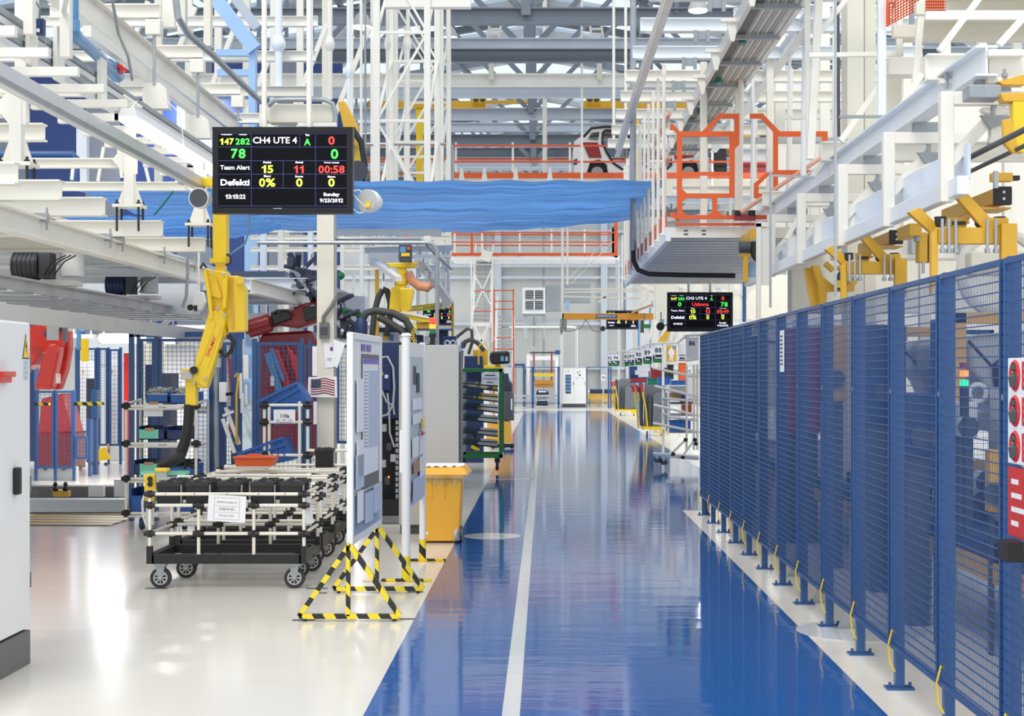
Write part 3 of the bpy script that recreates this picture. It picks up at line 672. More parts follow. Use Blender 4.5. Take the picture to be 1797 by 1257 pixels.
for i, (px, py, Y, s) in enumerate([(48, 467, 15.5, 1), (205, 500, 19, .9), (320, 525, 23, .9)]):
    t = T('drive_motor', ['grey drive motor', 'dark blue drive motor', 'small dark drive motor'][i] + ' under the left conveyor, %s from the left' % ORD[i], 'motor', P(px, py, Y), 'conveyor drive motors')
    c = P(px, py, Y); m = 'dark_grey' if i == 0 else 'navy'
    B(MB().cyl(c + Vector((-.13, 0, 0)) * s, c + Vector((.13, 0, 0)) * s, .135 * s, 18), 'housing', m, t, smooth=True)
    fi = MB()
    for k in range(6): fi.cyl(c + Vector((-.12 + .045 * k, 0, 0)) * s, c + Vector((-.11 + .045 * k, 0, 0)) * s, .148 * s, 18)
    B(fi, 'cooling_fins', m, t)
    B(MB().box(c.x + .14 * s, c.x + .26 * s, c.y - .1, c.y + .1, c.z - .13 * s, c.z + .13 * s), 'gearbox', 'dark_grey', t, bev=.01)
    B(MB().box(c.x - .4, c.x + .5, c.y - .08, c.y + .2, c.z - .2 * s, c.z - .15 * s), 'mount', 'white', t)
    d = MB()
    for k in range(3): d.tube([c + Vector((.2 + .05 * k, -.1, -.1)), c + Vector((.3 + .06 * k, -.16, .03)), c + Vector((.42 + .05 * k, -.1, .1))], .007, 5)
    B(d, 'cable', 'black', t, smooth=True)
    B(MB().cyl(c + Vector((.42 * s, .1, -.1)), c + Vector((.42 * s, .1, .35)), .12 * s, 14), 'foil_wrapped_pipe', 'cabinet_white', t, smooth=True)
# hangers with gussets
for i, (px, Y, pyt) in enumerate([(30, 10.3, 150), (228, 12.85, 225), (351, 14.45, 285)]):
    x = PX(px, Y); t = T('gusseted_hanger', '%s white gusseted hanger bolted on the low cross beams' % ['leftmost', 'middle', 'right-hand'][i], 'hanger', (x, Y, 3.0), 'gusseted hangers')
    B(MB().box(x - .04, x + .04, Y - .04, Y + .04, 3.12, PZ(pyt, Y)), 'post', 'white', t)
    B(MB().box(x - .12, x + .12, Y - .1, Y + .1, 3.10, 3.125), 'foot_plate', 'white', t)
    B(MB().prism([(x - .11, Y, 3.12), (x + .11, Y, 3.12), (x + .04, Y, 3.32), (x - .04, Y, 3.32)], (0, .012, 0)), 'gusset', 'white', t)
    B(MB().prism([(x - .04, Y - .02, 3.38), (x + .07, Y - .02, 3.38), (x + .07, Y - .02, 3.62), (x - .04, Y - .02, 3.62), (x - .14, Y - .02, 3.50)], (0, -.012, 0)), 'joint_plate', 'white', t)
    m = MB()
    for a in (-.09, .09):
        for b in (-.07, .07): m.cyl((x + a, Y + b, 2.9), (x + a, Y + b, 3.16), .010, 6).cyl((x + a, Y + b, 3.125), (x + a, Y + b, 3.14), .02, 6)
    B(m, 'threaded_rods', 'rubber', t)
    if i: B(MB().ibeam((x - 1.35, Y + .05, 3.48), (x - .04, Y + .05, 3.48), .08, .08), 'tie', 'white', t)
# long parallel rails above
beamY('lower_track', 'steel C-shaped track running back to the yellow arm', 'rail', -3.05, 3.39, 8.2, 13.6, .10, .09, 'alu', kind='b')
bar2 = MB(); bar2.box(-3.02, -3.0, 8.2, 13.6, 3.33, 3.36); S(bar2, 'track_lip', 'galv', 'thin lower lip rail beneath the steel track of the yellow arm', 'rail')
tr = T('cable_trunking', 'grey cable trunking of stacked rails running along the left lamps', 'cable trunking', (-3.62, 13, 3.95))
for dz, w, m in ((-.11, .06, 'alu'), (-.045, .05, 'galv'), (.02, .06, 'alu'), (.085, .05, 'galv')): B(MB().box(-3.62 - w / 2, -3.62 + w / 2, 9.2, 17.5, 4.04 + dz - .022, 4.04 + dz + .022), 'rail', m, tr)
for k, y in enumerate([10.6, 11.2, 12.3]): B(MB().box(-3.58, -3.55, y, y + .18, 3.86, 4.25), 'joint_plate', 'white', tr)
for k in range(6): B(MB().box(-3.58, -3.52, 13.2 + .55 * k, 13.32 + .55 * k, 3.78, 3.98), 'clip', 'plinth_grey', tr)
beamY('tall_beam', 'white I-beam running above the cable trunking on the left', 'beam', -4.0, 4.89, 11.0, 20, .25, .14)
beamY('side_beam', 'slim white beam between the tall I-beam and the trunking', 'beam', -3.72, 4.5, 12.5, 19, .09, .07, kind='b')
for k in range(11):
    y = 9.2 + .62 * k
    S(MB().box(-3.75, -3.17 if y < 11.9 else -3.40, y, y + .06, 3.74, 3.80).box(-3.70, -3.62, y, y + .06, 3.62, 3.74), 'ladder_rung', 'white', '%s white rung from the camera in the ladder over the left lamp' % ORD[k], 'rung', 'white rungs over the left lamp', bev=.004)
for k, (y, xe) in enumerate([(9.6, -3.2), (10.6, -3.25), (11.7, -3.3)]):
    S(MB().ibeam((-9, y, 3.55), (xe - .5, y, 3.55), .13, .12), 'cross_beam', 'white', '%s white cross beam from the camera under the left rungs' % ORD[k], 'beam', 'middle cross beams on the left')
for k, (y, xa, xb) in enumerate([(13.0, -4.6, -3.55), (14.3, -4.6, -3.58), (16.1, -4.15, -3.58), (18.2, -4.05, -3.6), (20.3, -4.1, -3.6)]):
    S(MB().ibeam((xa, y, 5.08), (xb, y, 5.08), .13, .11), 'short_cross_beam', 'white', '%s short white cross beam from the camera on the tall left I-beam' % ORD[k], 'beam', 'short cross beams')
    if k:
        t = T('rod_hanger', '%s threaded rod hanger under the short cross beams on the left' % ORD[k - 1], 'hanger', (-3.62, y, 4.3), 'threaded rod hangers')
        B(MB().box(-3.70, -3.56, y - .06, y + .06, 4.86, 5.0), 'head', 'white', t, bev=.005); B(MB().cyl((-3.63, y, 4.4), (-3.63, y, 4.9), .016, 8), 'rod', 'steel', t)
        B(MB().prism([(-3.74, y, 4.18), (-3.50, y, 4.18), (-3.52, y, 4.36), (-3.58, y, 4.42), (-3.70, y, 4.42), (-3.74, y, 4.36)], (0, .12, 0)), 'foot', 'white', t)
# lamp
def tubelamp(label, x, z, y0, y1, w=.15):
    t = T('batten_lamp', label, 'lamp', (x, (y0 + y1) / 2, z), 'left batten lamps')
    B(MB().prism([(x - w / 2, y0, z), (x + w / 2, y0, z), (x + w * .35, y0, z + .07), (x - w * .35, y0, z + .07)], (0, y1 - y0, 0)), 'housing', 'cabinet_white', t)
    B(MB().box(x - w / 2 + .008, x + w / 2 - .008, y0 + .01, y1, z - .05, z - .002), 'diffuser', 'lamp', t, bev=.02)
    for yy in (y0 + .2, y1 - .3): B(MB().box(x - .16, x + .01, yy, yy + .03, z + .065, z + .08).box(x - .16, x - .13, yy, yy + .03, z + .0, z + .065), 'suspension_hook', 'steel', t)
    return t
l1 = tubelamp('long lit batten lamp, nearest of the row left of the large screen', -3.28, 3.74, 12.1, 13.65)
tubelamp('second lit batten lamp of the row, just left of the large screen', -3.28, 3.74, 13.7, 15.25)
tubelamp('third lit batten lamp of the row, mostly behind the large screen', -3.28, 3.74, 15.3, 16.85)
B(MB().tube([(-3.3, 12.2, 3.80), (-3.25, 12.25, 3.88), (-3.35, 12.3, 3.86), (-3.3, 12.6, 3.9), (-3.45, 12.6, 4.0)], .008, 6), 'cable', 'white', l1, smooth=True)
# blue pipe with red valve
bp = T('blue_pipe', 'blue plastic pipe bending down to a red valve at the upper left', 'pipe', P(127, 80, 11.5))
B(MB().tube([P(127, -60, 11.2), P(127, 30, 11.2), P(128, 52, 11.25), P(135, 66, 11.4), P(148, 76, 11.7), P(195, 121, 13.2)], .045, 14), 'pipe', 'pvc_blue', bp, smooth=True)
B(MB().cyl(P(127, 36, 11.2), P(127, 56, 11.2), .055, 14).cyl(P(190, 115, 13.1), P(206, 133, 13.5), .062, 14), 'socket', 'pvc_blue', bp, smooth=True)
B(MB().bar(P(206, 115, 13.2), P(222, 124, 13.2), .04, .03).cyl(P(212, 117, 13.2), P(212, 127, 13.3), .02), 'valve_handle', 'red', bp)
sb = T('limit_switch', 'small dark blue limit switch box with thin lever at the upper left', 'switch', P(69, 45, 10.6))
B(MB().pbox(60, 76, 32, 60, 10.6, .06), 'box', 'navy', sb, bev=.005); B(MB().pbox(64, 69, 50, 56, 10.59, .01), 'plate', 'paper', sb)
B(MB().cyl(P(80, 58, 10.6), P(80, 105, 10.6), .004, 6), 'lever', 'steel', sb); B(MB().tube([P(69, 33, 10.65), P(70, 15, 10.65), P(62, 2, 10.65), P(55, -20, 10.65)], .007, 6), 'cable', 'plinth_grey', sb, smooth=True)
for i, (pts, r, lab) in enumerate([
    ([P(196, -5, 11.6), P(208, 60, 12), P(225, 100, 12.6), P(232, 140, 13.2)], .012, 'thin grey cable hanging beside the blue pipe'),
    ([P(308, -5, 14), P(312, 30, 14), P(330, 60, 14.3), P(372, 95, 15), P(412, 135, 15.8), P(460, 180, 17)], .032, 'thick grey conduit curving down at the upper left of the screen'),
    ([P(372, 422, 15), P(328, 418, 15), P(329, 480, 15), P(327, 520, 15), P(320, 540, 15)], .016, 'slim grey conduit dropping left of the yellow arm'),
    ([P(349, 440, 15.5), P(349, 514, 15.54)], .012, 'thin white rod above the sprung reel beside the yellow arm'),
    ([P(118, -10, 10.5), P(112, 20, 10.8), P(116, 28, 11)], .02, 'short cream hose stub beside the blue pipe'),
    ([P(322, 248, 14), P(316, 200, 14), P(300, 184, 14), P(285, 170, 14)], .006, 'thin white lamp wire above the batten lamps')]):
    S(MB().tube(pts, r, 8), 'conduit', 'galv' if i in (1, 2, 0) else 'white', lab, 'conduit', smooth=True)
for i, (a, b) in enumerate([((182, 258), (172, 318)), ((206, 240), (214, 312)), ((250, 270), (262, 320)), ((128, 296), (126, 316))]):
    S(MB().bar(P(*a, 16), P(*b, 16), .03), 'tie_rod', 'white', '%s thin white tie rod above the tarpaulin counted from the left' % ORD[[1, 2, 3, 0][i]], 'tie rod', 'thin tie rods on the left')
# background uprights and pale blue steel
for i, (px, w, Y, m, y0, y1) in enumerate([(143, 18, 26, 'white_cool', 205, 320), (58, 8, 20, 'white', -40, 60), (125, 22, 13, 'white', 560, 561), (318, 14, 22, 'cream', -60, 60), (442, 12, 22, 'pale_blue', 80, 230), (440, 22, 30, 'pale_blue', 370, 700),
                                 (363, 12, 20, 'cream', -60, 80)]):
    if i == 2: continue
    S(MB().pbox(px - w / 2, px + w / 2, y0, y1, Y, .15), 'upright', m, ['pale upright before the navy partition', 'cream upright at the far upper left', '', 'cream upright left of the grey conduit', 'pale blue upright at the upper left of the large screen', 'pale blue upright beneath the large screen', 'cream upright at the top edge, left of the pale blue brace'][i], 'upright')
S(MB().bar(P(365, -20, 22), P(448, 88, 22), .16, .2), 'brace', 'pale_blue', 'inclined pale blue steel brace at the upper left of the screen', 'brace')
S(MB().bar(P(385, -40, 22.5), P(452, 50, 22.5), .12, .14), 'brace', 'truss_light', 'inclined grey duct running beside the pale blue brace', 'brace')
S(MB().tube([P(-10, 271, 18), P(128, 271, 18), P(134, 277, 18), P(134, 322, 18)], .04, 10), 'blue_railing', 'fence_blue', 'blue tubular railing in front of the navy partition', 'railing', smooth=True)
for i, y in enumerate((93, 128, 168)): S(MB().bar(P(380 + 2 * i, y, 24), P(450, y, 24), .1), 'pale_crossbar', 'pale_blue', '%s pale blue crossbar beside the grey conduit counted from the top' % ORD[i], 'crossbar', 'pale blue crossbars')
# extra overhead clutter left: chunky vertical channels
for i, (px0, px1, a, b, Y) in enumerate([(40, 57, -20, 60, 10.4), (104, 122, -40, 100, 10.9), (284, 306, -20, 48, 14.5), (25, 46, -40, 215, 11)]):
    S(MB().pbox(px0, px1, a, b, Y, .08), 'channel_hanger', 'white', ['pale channel hanger beside the small blue switch box', 'short pale channel under the blue pipe elbow', 'white channel hanging above the first rod hanger', 'white channel with bolted plate at the left edge'][i], 'hanger', bev=.006)

# ------------------------------------------------------------------ above the screen: vertical pipes and beams
for i, (px, wd, Y, yb, m) in enumerate([(489, 13, 24, 175, 'white_cool'), (579, 9, 26, 175, 'white'), (547, 5, 21, 170, 'white_cool'), (612, 7, 25, 225, 'white_cool'), (634, 5, 27, 320, 'white'), (641, 4, 27, 320, 'galv'), (680, 6, 28, 320, 'white'), (716, 7, 31, 320, 'white'), (787, 8, 28, 320, 'white'),
                                     (956, 8, 44, 320, 'white'), (1021, 4, 36, 320, 'white'), (1077, 5, 30, 250, 'white'), (1098, 5, 28, 250, 'white')]):
    m_ = MB().cyl(P(px, yb, Y), P(px, -80, Y), wd * Y / K / 2, 12)
    if wd > 5 and i < 8: m_.lathe(P(px, 78 if i != 3 else 125, Y) - Vector((0, 0, .12)), [(wd * Y / K * .5, 0), (wd * Y / K * .95, .08), (wd * Y / K * .95, .16), (wd * Y / K * .5, .26)], n=10)
    S(m_, 'vertical_pipe', m, 'slim vertical white pipe, %s from the left above the screens' % ORD[i], 'pipe', 'vertical hanger pipes', smooth=True)
t = T('cream_trunking', 'cream box trunking with bent grey conduit right above the large screen', 'trunking', P(525, 222, 12.7))
B(MB().pbox(472, 586, 182, 216, 12.75, .12), 'box', 'cream', t, bev=.01)
B(MB().tube([P(470, 186, 12.7), P(482, 176, 12.7), P(500, 175, 12.7), P(570, 175, 12.7), P(584, 182, 12.7), P(589, 198, 12.7), P(588, 222, 12.7)], .02, 10), 'conduit', 'galv', t, smooth=True)
B(MB().pbox(522, 590, 215, 222, 12.6, .06).pbox(455, 465, 200, 222, 12.6, .06), 'bracket', 'white', t)
B(MB().pbox(455, 512, 183, 212, 12.95, .1), 'panel', 'cream', t)
S(MB().pbox(676, 826, -30, 12, 27, .2), 'white_girder', 'white', 'broad white girder at the top edge across the lattice tower', 'beam')

# lattice towers
def tower(label, px0, px1, Y0, Y1, wpx, ytop=-120, ybot=324):
    t = T('lattice_tower', label, 'tower', P((px0 + px1) / 2, ybot, Y0), 'lattice towers')
    z1 = PZ(ytop, Y0); z0 = 3.95; w = wpx * Y0 / K; x0, x1 = PX(px0, Y0), PX(px1, Y0)
    for x in (x0, x1):
        for y in (Y0, Y1): B(MB().box(x - w / 2, x + w / 2, y - w / 2, y + w / 2, z0, z1), 'post', 'white', t)
    zs = [4.6 + 1.55 * k for k in range(9)]; zs = [z for z in zs if z < z1]
    for y in (Y0, Y1):
        for a in range(len(zs) - 1):
            B(MB().bar((x0, y, zs[a]), (x1, y, zs[a]), .05), 'strut', 'white', t)
            B(MB().bar((x0, y, zs[a]) if a % 2 else (x1, y, zs[a]), (x1, y, zs[a + 1]) if a % 2 else (x0, y, zs[a + 1]), .06, .04), 'diagonal', 'white', t)
    for x in (x0, x1):
        for a in range(len(zs) - 1): B(MB().bar((x, Y0, zs[a]), (x, Y1, zs[a + 1]), .05), 'diagonal', 'white', t)
tower('front white lattice tower rising behind the blue tarpaulin', 661, 750, 27, 29.5, 11)
tower('slimmer white lattice tower just behind and right of the front tower', 694, 774, 31.5, 34, 9)
S(MB().tube([P(626, 253, 30), P(785, 253, 30), P(793, 256, 30), P(794, 264, 30), P(794, 322, 30)], .03, 8), 'bent_pipe', 'galv', 'thin grey pipe bending down right of the lattice towers', 'pipe', smooth=True)
# yellow cranes under the roof
for i, (x0, x1, y0, y1, Y, tx, lab) in enumerate([(647, 852, 177, 189, 42, 840, 'yellow overhead crane beam with trolley behind the lattice towers'), (1024, 1206, 177, 189, 42, 1040, 'yellow overhead crane beam with trolley above the white car body'), (852, 938, 176, 181, 46, 928, 'thin yellow crane rail between the two crane beams')]):
    t = T('crane_beam', lab, 'crane', P(x0, y1, Y), 'yellow overhead cranes')
    B(MB().pbox(x0, x1, y0, y1, Y, .2), 'beam', 'ochre', t, bev=.01)
    if i < 2:
        B(MB().pbox(tx - 12, tx + 14, 172, 180, Y - .1, .1), 'trolley', 'yellow', t)
        for e in (-5, 7): B(MB().cyl(P(tx + e, 175, Y - .2), P(tx + e, 175, Y - .1), .07, 14), 'wheel', 'dark_grey', t)
    B(MB().pbox((x0 + x1) / 2 - 6, (x0 + x1) / 2 + 6, y0 - 40, y0, Y + .1, .1), 'suspension', 'galv', t)
for i, (px, w, a, b, Y, lab) in enumerate([(736, 12, 188, 318, 42.05, 'yellow upright seen through the lattice towers'), (1117, 10, 180, 318, 42.1, 'yellow upright standing in front of the white car body')]):
    S(MB().pbox(px - w / 2, px + w / 2, a, b, Y, .2), 'yellow_upright', 'yellow', lab, 'upright', bev=.01)
ro = T('upper_robot', 'yellow robot arm with black hose just right of the large screen', 'robot arm', P(612, 320, 24))
B(MB().pprism([(592, 178), (604, 176), (628, 222), (628, 262), (606, 240)], 24, .25), 'upper_arm', 'ochre', ro, bev=.02)
B(MB().pprism([(606, 214), (625, 219), (632, 282), (620, 300), (606, 270)], 24.3, .3), 'forearm', 'yellow', ro, bev=.02)
B(MB().tube([P(618, 226, 23.8), P(634, 250, 23.8), P(640, 290, 23.8), P(636, 318, 23.8)], .05, 10), 'hose', 'black', ro, smooth=True)
B(MB().cyl(P(628, 300, 23.7), P(628, 300, 24.3), .16, 16), 'wrist', 'dark_grey', ro)

# rear mezzanine orange rails (upper deck carrying the car)
Yc = 44
for i, (py, Y, x1) in enumerate([(256, 42.75, 1450), (279, 46, 1180), (284, 42.75, 1450), (305, 46, 1010)]):
    S(MB().bar(P(622, py, Y), P(x1, py, Y), .05, .05), 'orange_rail', 'rail_orange', '%s thin orange guard rail from the top, running across behind the lattice towers' % ORD[i], 'guard rail', 'upper orange guard rails')
dk = T('upper_deck', 'upper deck with orange toe board carrying the white car body', 'deck', P(1100, 325, Yc))
B(MB().box(PX(800, Yc), PX(1480, Yc), Yc - 1.2, Yc + 2.5, PZ(326, Yc), PZ(321, Yc)), 'floor_plate', 'cream', dk)
B(MB().box(PX(800, Yc), PX(1480, Yc), Yc - 1.25, Yc - 1.2, PZ(322, Yc), PZ(313, Yc)), 'toe_board', 'rail_orange', dk)
for px in (665, 800, 900, 1000, 1250, 1400, 1470): B(MB().box(PX(px, 42.8) - .03, PX(px, 42.8) + .03, 42.77, 42.83, PZ(326, 42.8), PZ(250, 42.8)), 'guard_post', 'white', dk)
for px in (810, 850, 905, 965): B(MB().pprism([(px - 5, 316), (px + 5, 316), (px + 2, 295), (px - 2, 295)], 42, .1), 'foot', 'white', dk)
# white car body on the upper deck
car = T('unfinished_car', 'white car body without doors and with dark red panels, on the upper deck', 'car body', P(1130, 314, Yc))
out = [(1005, 268), (1008, 248), (1022, 238), (1036, 226), (1062, 223), (1110, 222), (1148, 224), (1160, 232), (1176, 256), (1215, 260), (1240, 272), (1248, 290), (1246, 306), (1232, 309), (1228, 290), (1215, 281), (1198, 284), (1190, 308), (1068, 308), (1066, 290), (1052, 280), (1036, 283), (1028, 308), (1008, 304)]
doors = [[(1058, 233), (1062, 229), (1104, 229), (1104, 294), (1092, 297), (1076, 286), (1064, 266), (1057, 250)], [(1110, 229), (1146, 230), (1160, 250), (1175, 266), (1178, 290), (1170, 297), (1140, 297), (1128, 286), (1110, 292)], [(1030, 246), (1038, 233), (1052, 231), (1050, 248)]]
for i, Y in enumerate((Yc, Yc + 1.75)):
    plate('body_side', 'cabinet_white', [[P(a, b, Y) if i == 0 else P(a, b, Yc) + Vector((0, 1.75, 0)) for a, b in lp] for lp in [out] + doors], .09, car)
B(MB().add([P(a, b, Yc) + Vector((0, d, 0)) for a, b in [(1036, 226), (1062, 223), (1110, 222), (1148, 224), (1160, 232)] for d in (0, 1.75)], [(0, 1, 3, 2), (2, 3, 5, 4), (4, 5, 7, 6), (6, 7, 9, 8)]), 'roof_panel', 'black', car)
B(MB().box(PX(1008, Yc), PX(1244, Yc), Yc, Yc + 1.75, PZ(310, Yc), PZ(302, Yc)), 'floor_pan', 'dark_grey', car)
B(MB().add([P(a, b, Yc) + Vector((0, d, 0)) for a, b in [(1176, 258), (1215, 261), (1240, 272)] for d in (0.05, 1.7)], [(0, 1, 3, 2), (2, 3, 5, 4)]), 'bonnet_frame', 'cabinet_grey', car)
B(MB().pprism([(1022, 250), (1049, 250), (1056, 277), (1034, 277)], Yc - .07, .02), 'rear_panel', 'maroon', car)
B(MB().pprism([(1183, 259), (1218, 261), (1227, 268), (1216, 276), (1184, 280)], Yc - .07, .02), 'front_panel', 'maroon', car)
tr_ = MB()
for lp in doors[:2]: tr_.tube([P(a, b, Yc - .06) for a, b in lp + lp[:1]], .035, 6)
tr_.tube([P(a, b, Yc - .06) for a, b in [(1024, 240), (1038, 225), (1062, 222.5), (1148, 223)]], .04, 6)
B(tr_, 'door_seal', 'black', car)
for px in (1048, 1208): 
    B(MB().cyl(P(px, 303, Yc - .1), P(px, 303, Yc + .1), .17, 20), 'brake_disc', 'steel', car); B(MB().pprism([(px - 18, 300), (px - 14, 284), (px, 280), (px + 14, 284), (px + 18, 300)], Yc + .1, .3), 'wheel_arch', 'black', car)
B(MB().pprism([(1005, 282), (1013, 278), (1013, 288), (1007, 290)], Yc - .06, .02), 'tail_lamp', 'navy', car)
c2 = T('dark_machine', 'dark red and black engine assembly standing right of the white car body', 'machine', P(1270, 314, 43))
B(MB().pbox(1290, 1345, 278, 312, 43, 1.0), 'body', 'maroon', c2, bev=.03); B(MB().pprism([(1254, 262), (1262, 250), (1274, 262), (1276, 300), (1264, 310), (1254, 290)], 43, .5), 'frame', 'black', c2)
B(MB().pprism([(1270, 240), (1330, 232), (1345, 262), (1280, 268)], 43.4, .4), 'cover', 'ochre', c2, bev=.02)

# ------------------------------------------------------------------ orange-railed platform on the right
pf = T('platform', 'white suspended platform with ribbed underside above the walkway fence', 'platform', (2.4, 22, 3.2))
B(MB().box(1.47, 3.6, 18, 27.2, 3.32, 3.36), 'deck_sheet', 'cream', pf)
fr = MB(); fr.box(1.47, 3.6, 17.94, 18.0, 3.3, 3.42); B(fr, 'front_fascia', 'white', pf)
B(MB().box(1.41, 1.47, 17.94, 27.2, 3.26, 3.42), 'side_channel', 'white_cool', pf)
B(MB().box(1.41, 3.6, 27.2, 27.26, 3.3, 3.42), 'rear_fascia', 'white', pf)
for k in range(22): B(MB().box(1.5, 3.55, 18.2 + .41 * k, 18.24 + .41 * k, 3.308, 3.32), 'rib', 'truss_light', pf)
s_ = MB()
for k in range(3):
    for x in (1.6, 1.78): pass
for x in (1.62, 1.83):
    for z in (3.34, 3.38): s_.box(x, x + .05, 17.935, 17.945, z - .008, z + .008)
B(s_, 'slots', 'dark_grey', pf)
hr = T('platform_handrail', 'pink-orange handrail and toe board along the walkway side of the platform', 'handrail', (1.44, 22, 3.42))
B(MB().box(1.42, 1.44, 18.1, 27, 3.43, 3.62), 'toe_board', 'rail_orange', hr)
B(MB().cyl((1.46, 18, 4.25), (1.46, 27, 4.25), .025, 10), 'top_rail', 'pink_pipe', hr, smooth=True)
B(MB().cyl((1.46, 18, 4.75), (1.46, 22, 4.75), .025, 10), 'upper_rail', 'pink_pipe', hr, smooth=True)
for k in range(11):
    y = 18.1 + .88 * k
    S(MB().cyl((1.40, y, 3.36), (1.40, y, 5.35), .022, 10).box(1.35, 1.45, y - .03, y + .03, 3.34, 3.36).lathe((1.40, y, 5.2), [(.02, 0), (.035, .04), (.02, .1)], n=8), 'hanger_rod', 'white', '%s white hanger rod from the camera along the walkway edge of the platform' % ORD[k], 'hanger rod', 'hanger rods along the platform edge', smooth=True)
for k, (x, y) in enumerate([(2.35, 18.6), (2.6, 19.4), (2.75, 20.4), (2.2, 21.4), (2.62, 21.8), (2.9, 18.4), (3.1, 19.6), (2.45, 23.5), (3.05, 22.4), (2.95, 17.6), (3.25, 18.8), (1.9, 24.5)]):
    S(MB().cyl((x, y, 3.4), (x + .03, y, 5.6), .02 if k % 3 else .035, 10), 'inner_rod', 'white_cool' if k % 2 else 'white', '%s white rod hanging inside the platform behind the orange gates' % ORD[k], 'hanger rod', 'hanger rods inside the platform', smooth=True)
for k, (x, y) in enumerate([(1.98, 19.2), (2.38, 18.9), (2.75, 18.8)]):
    S(MB().box(x - .04, x + .04, y - .04, y + .04, 3.36, 5.6), 'square_post', 'white', '%s square white post standing on the platform counted from the left' % ORD[k], 'post', 'square platform posts')
# orange gates
G = 17.9
def gate(label, loops, extra):
    t = T('orange_gate', label, 'gate', P(loops[0][0][0], 385, G), 'orange gates')
    plate('frame', 'orange', [[P(a, b, G) for a, b in lp] for lp in loops], .05, t)
    return t
g1 = gate('orange gate frame with two openings and stepped top corner', [[(1188, 231), (1232, 231), (1262, 200), (1297, 200), (1297, 254), (1289, 262), (1289, 347), (1268, 347), (1258, 347), (1258, 370), (1268, 378), (1345, 378), (1345, 385), (1188, 385)],
    [(1197, 240), (1280, 240), (1280, 302), (1197, 302)], [(1197, 308), (1280, 308), (1280, 340), (1205, 340), (1197, 332)], [(1205, 348), (1250, 348), (1250, 370), (1243, 378), (1205, 378), (1197, 370), (1197, 355)], [(1244, 231), (1264, 208), (1289, 208), (1289, 231)]], None)
for py in (222, 376):
    B(MB().pprism([(1176, py - 4), (1182, py - 4), (1192, py + 8), (1192, py + 14), (1182, py + 6), (1176, py + 6)], G, .03), 'hinge', 'orange', g1)
lk = T('gate_latch', 'black double latch clamped on the lower bar of the orange gate', 'latch', P(1307, 380, G - .1), None)
B(MB().pbox(1289, 1326, 376, 387, G - .1, .07), 'plate', 'maroon', lk); B(MB().pbox(1290, 1301, 369, 378, G - .12, .08).pbox(1314, 1326, 369, 378, G - .12, .08), 'block', 'black', lk, bev=.006)
g2 = gate('orange gate frame with chamfered lower corner beside the white steelwork', [[(1316, 200), (1338, 200), (1368, 231), (1452, 231), (1452, 300), (1444, 308), (1365, 308), (1365, 340), (1357, 340), (1357, 308), (1349, 308), (1331, 326), (1331, 340), (1341, 340), (1341, 348), (1323, 348), (1323, 322), (1345, 303), (1357, 303), (1357, 231), (1335, 208), (1316, 208)],
    [(1365, 240), (1443, 240), (1443, 299), (1365, 299)]], None)
S(MB().bar(P(1185, 394, G), P(1325, 394, G), .03), 'lower_rail', 'rail_orange', 'thin orange rail right above the platform fascia', 'guard rail')
S(MB().cyl(P(1300, 373, G - .2), P(1448, 272, G - .2), .025, 10), 'pink_pipe', 'pink_pipe', 'pink-wrapped pipe slanting up across the second orange gate', 'pipe', smooth=True)
S(MB().pbox(1198, 1480, 241, 248, 20.5, .25), 'cable_ladder', 'steel', 'perforated grey cable ladder running across behind the orange gates', 'cable ladder')
S(MB().ibeam(P(1180, 333, 26), P(1460, 333, 26), .12, .1), 'deck_beam', 'white', 'white beam across behind the lower opening of the orange gates', 'beam')
S(MB().ibeam((2.35, 20, 3.75), (1.85, 24, 3.95), .2, .18), 'slanted_beam', 'white', 'white I-beam seen end-on in the lowest opening of the first gate', 'beam')

# overhead beams on the right
for k in range(9):
    y = 14.3 + 1.48 * k
    S(MB().ibeam((1.07, y, 5.62), (4.6, y, 5.62), .15, .14), 'overhead_cross_beam', 'white_cool' if k < 4 else 'white', '%s white overhead cross beam from the camera above the right platform' % ORD[k], 'beam', 'overhead cross beams on the right')
    t = T('trolley_clamp', '%s small clamp from the camera hanging on the white overhead cross beams' % ORD[k], 'clamp', (1.72 + .02 * k, y - .1, 5.5), 'clamps on the overhead cross beams')
    B(MB().box(1.68, 1.82, y - .12, y - .1, 5.44, 5.53).box(1.66, 1.70, y - .14, y - .1, 5.40, 5.54).box(1.80, 1.84, y - .14, y - .1, 5.40, 5.54), 'jaw', 'galv', t)
    B(MB().box(1.78, 2.02, y - .25, y - .2, 5.27, 5.31).prism([(1.84, y - .22, 5.27), (1.96, y - .22, 5.27), (1.92, y - .22, 5.08), (1.88, y - .22, 5.08)], (0, .04, 0)), 'hook_plate', 'white', t)
beamY('runway_beam', 'slanting-looking white runway beam left of the cable ladder, over the platform edge', 'beam', 1.2, 5.37, 13.5, 25.5, .13, .08, 'white', 'long overhead beams on the right')
beamY('runway_beam', 'white runway beam right of the cable ladder above the second orange gate', 'beam', 2.9, 5.6, 16.5, 26.5, .16, .12, 'white_cool', 'long overhead beams on the right')
tr = T('cable_ladder', 'long grey cable ladder full of cables running overhead on the right', 'cable ladder', (2.2, 18, 5.3))
B(MB().box(1.93, 1.98, 12.5, 25, 5.22, 5.36), 'side_rail', 'alu', tr); B(MB().box(2.42, 2.47, 12.5, 25, 5.22, 5.36), 'side_rail', 'alu', tr)
B(MB().box(1.98, 2.10, 12.5, 25, 5.26, 5.30), 'dark_slot', 'plinth_grey', tr)
for k in range(7): B(MB().cyl((2.135 + .042 * k, 12.5, 5.28), (2.135 + .042 * k, 25, 5.28), .02, 8), 'cable', 'cabinet_grey' if k % 2 else 'cream', tr, smooth=True)
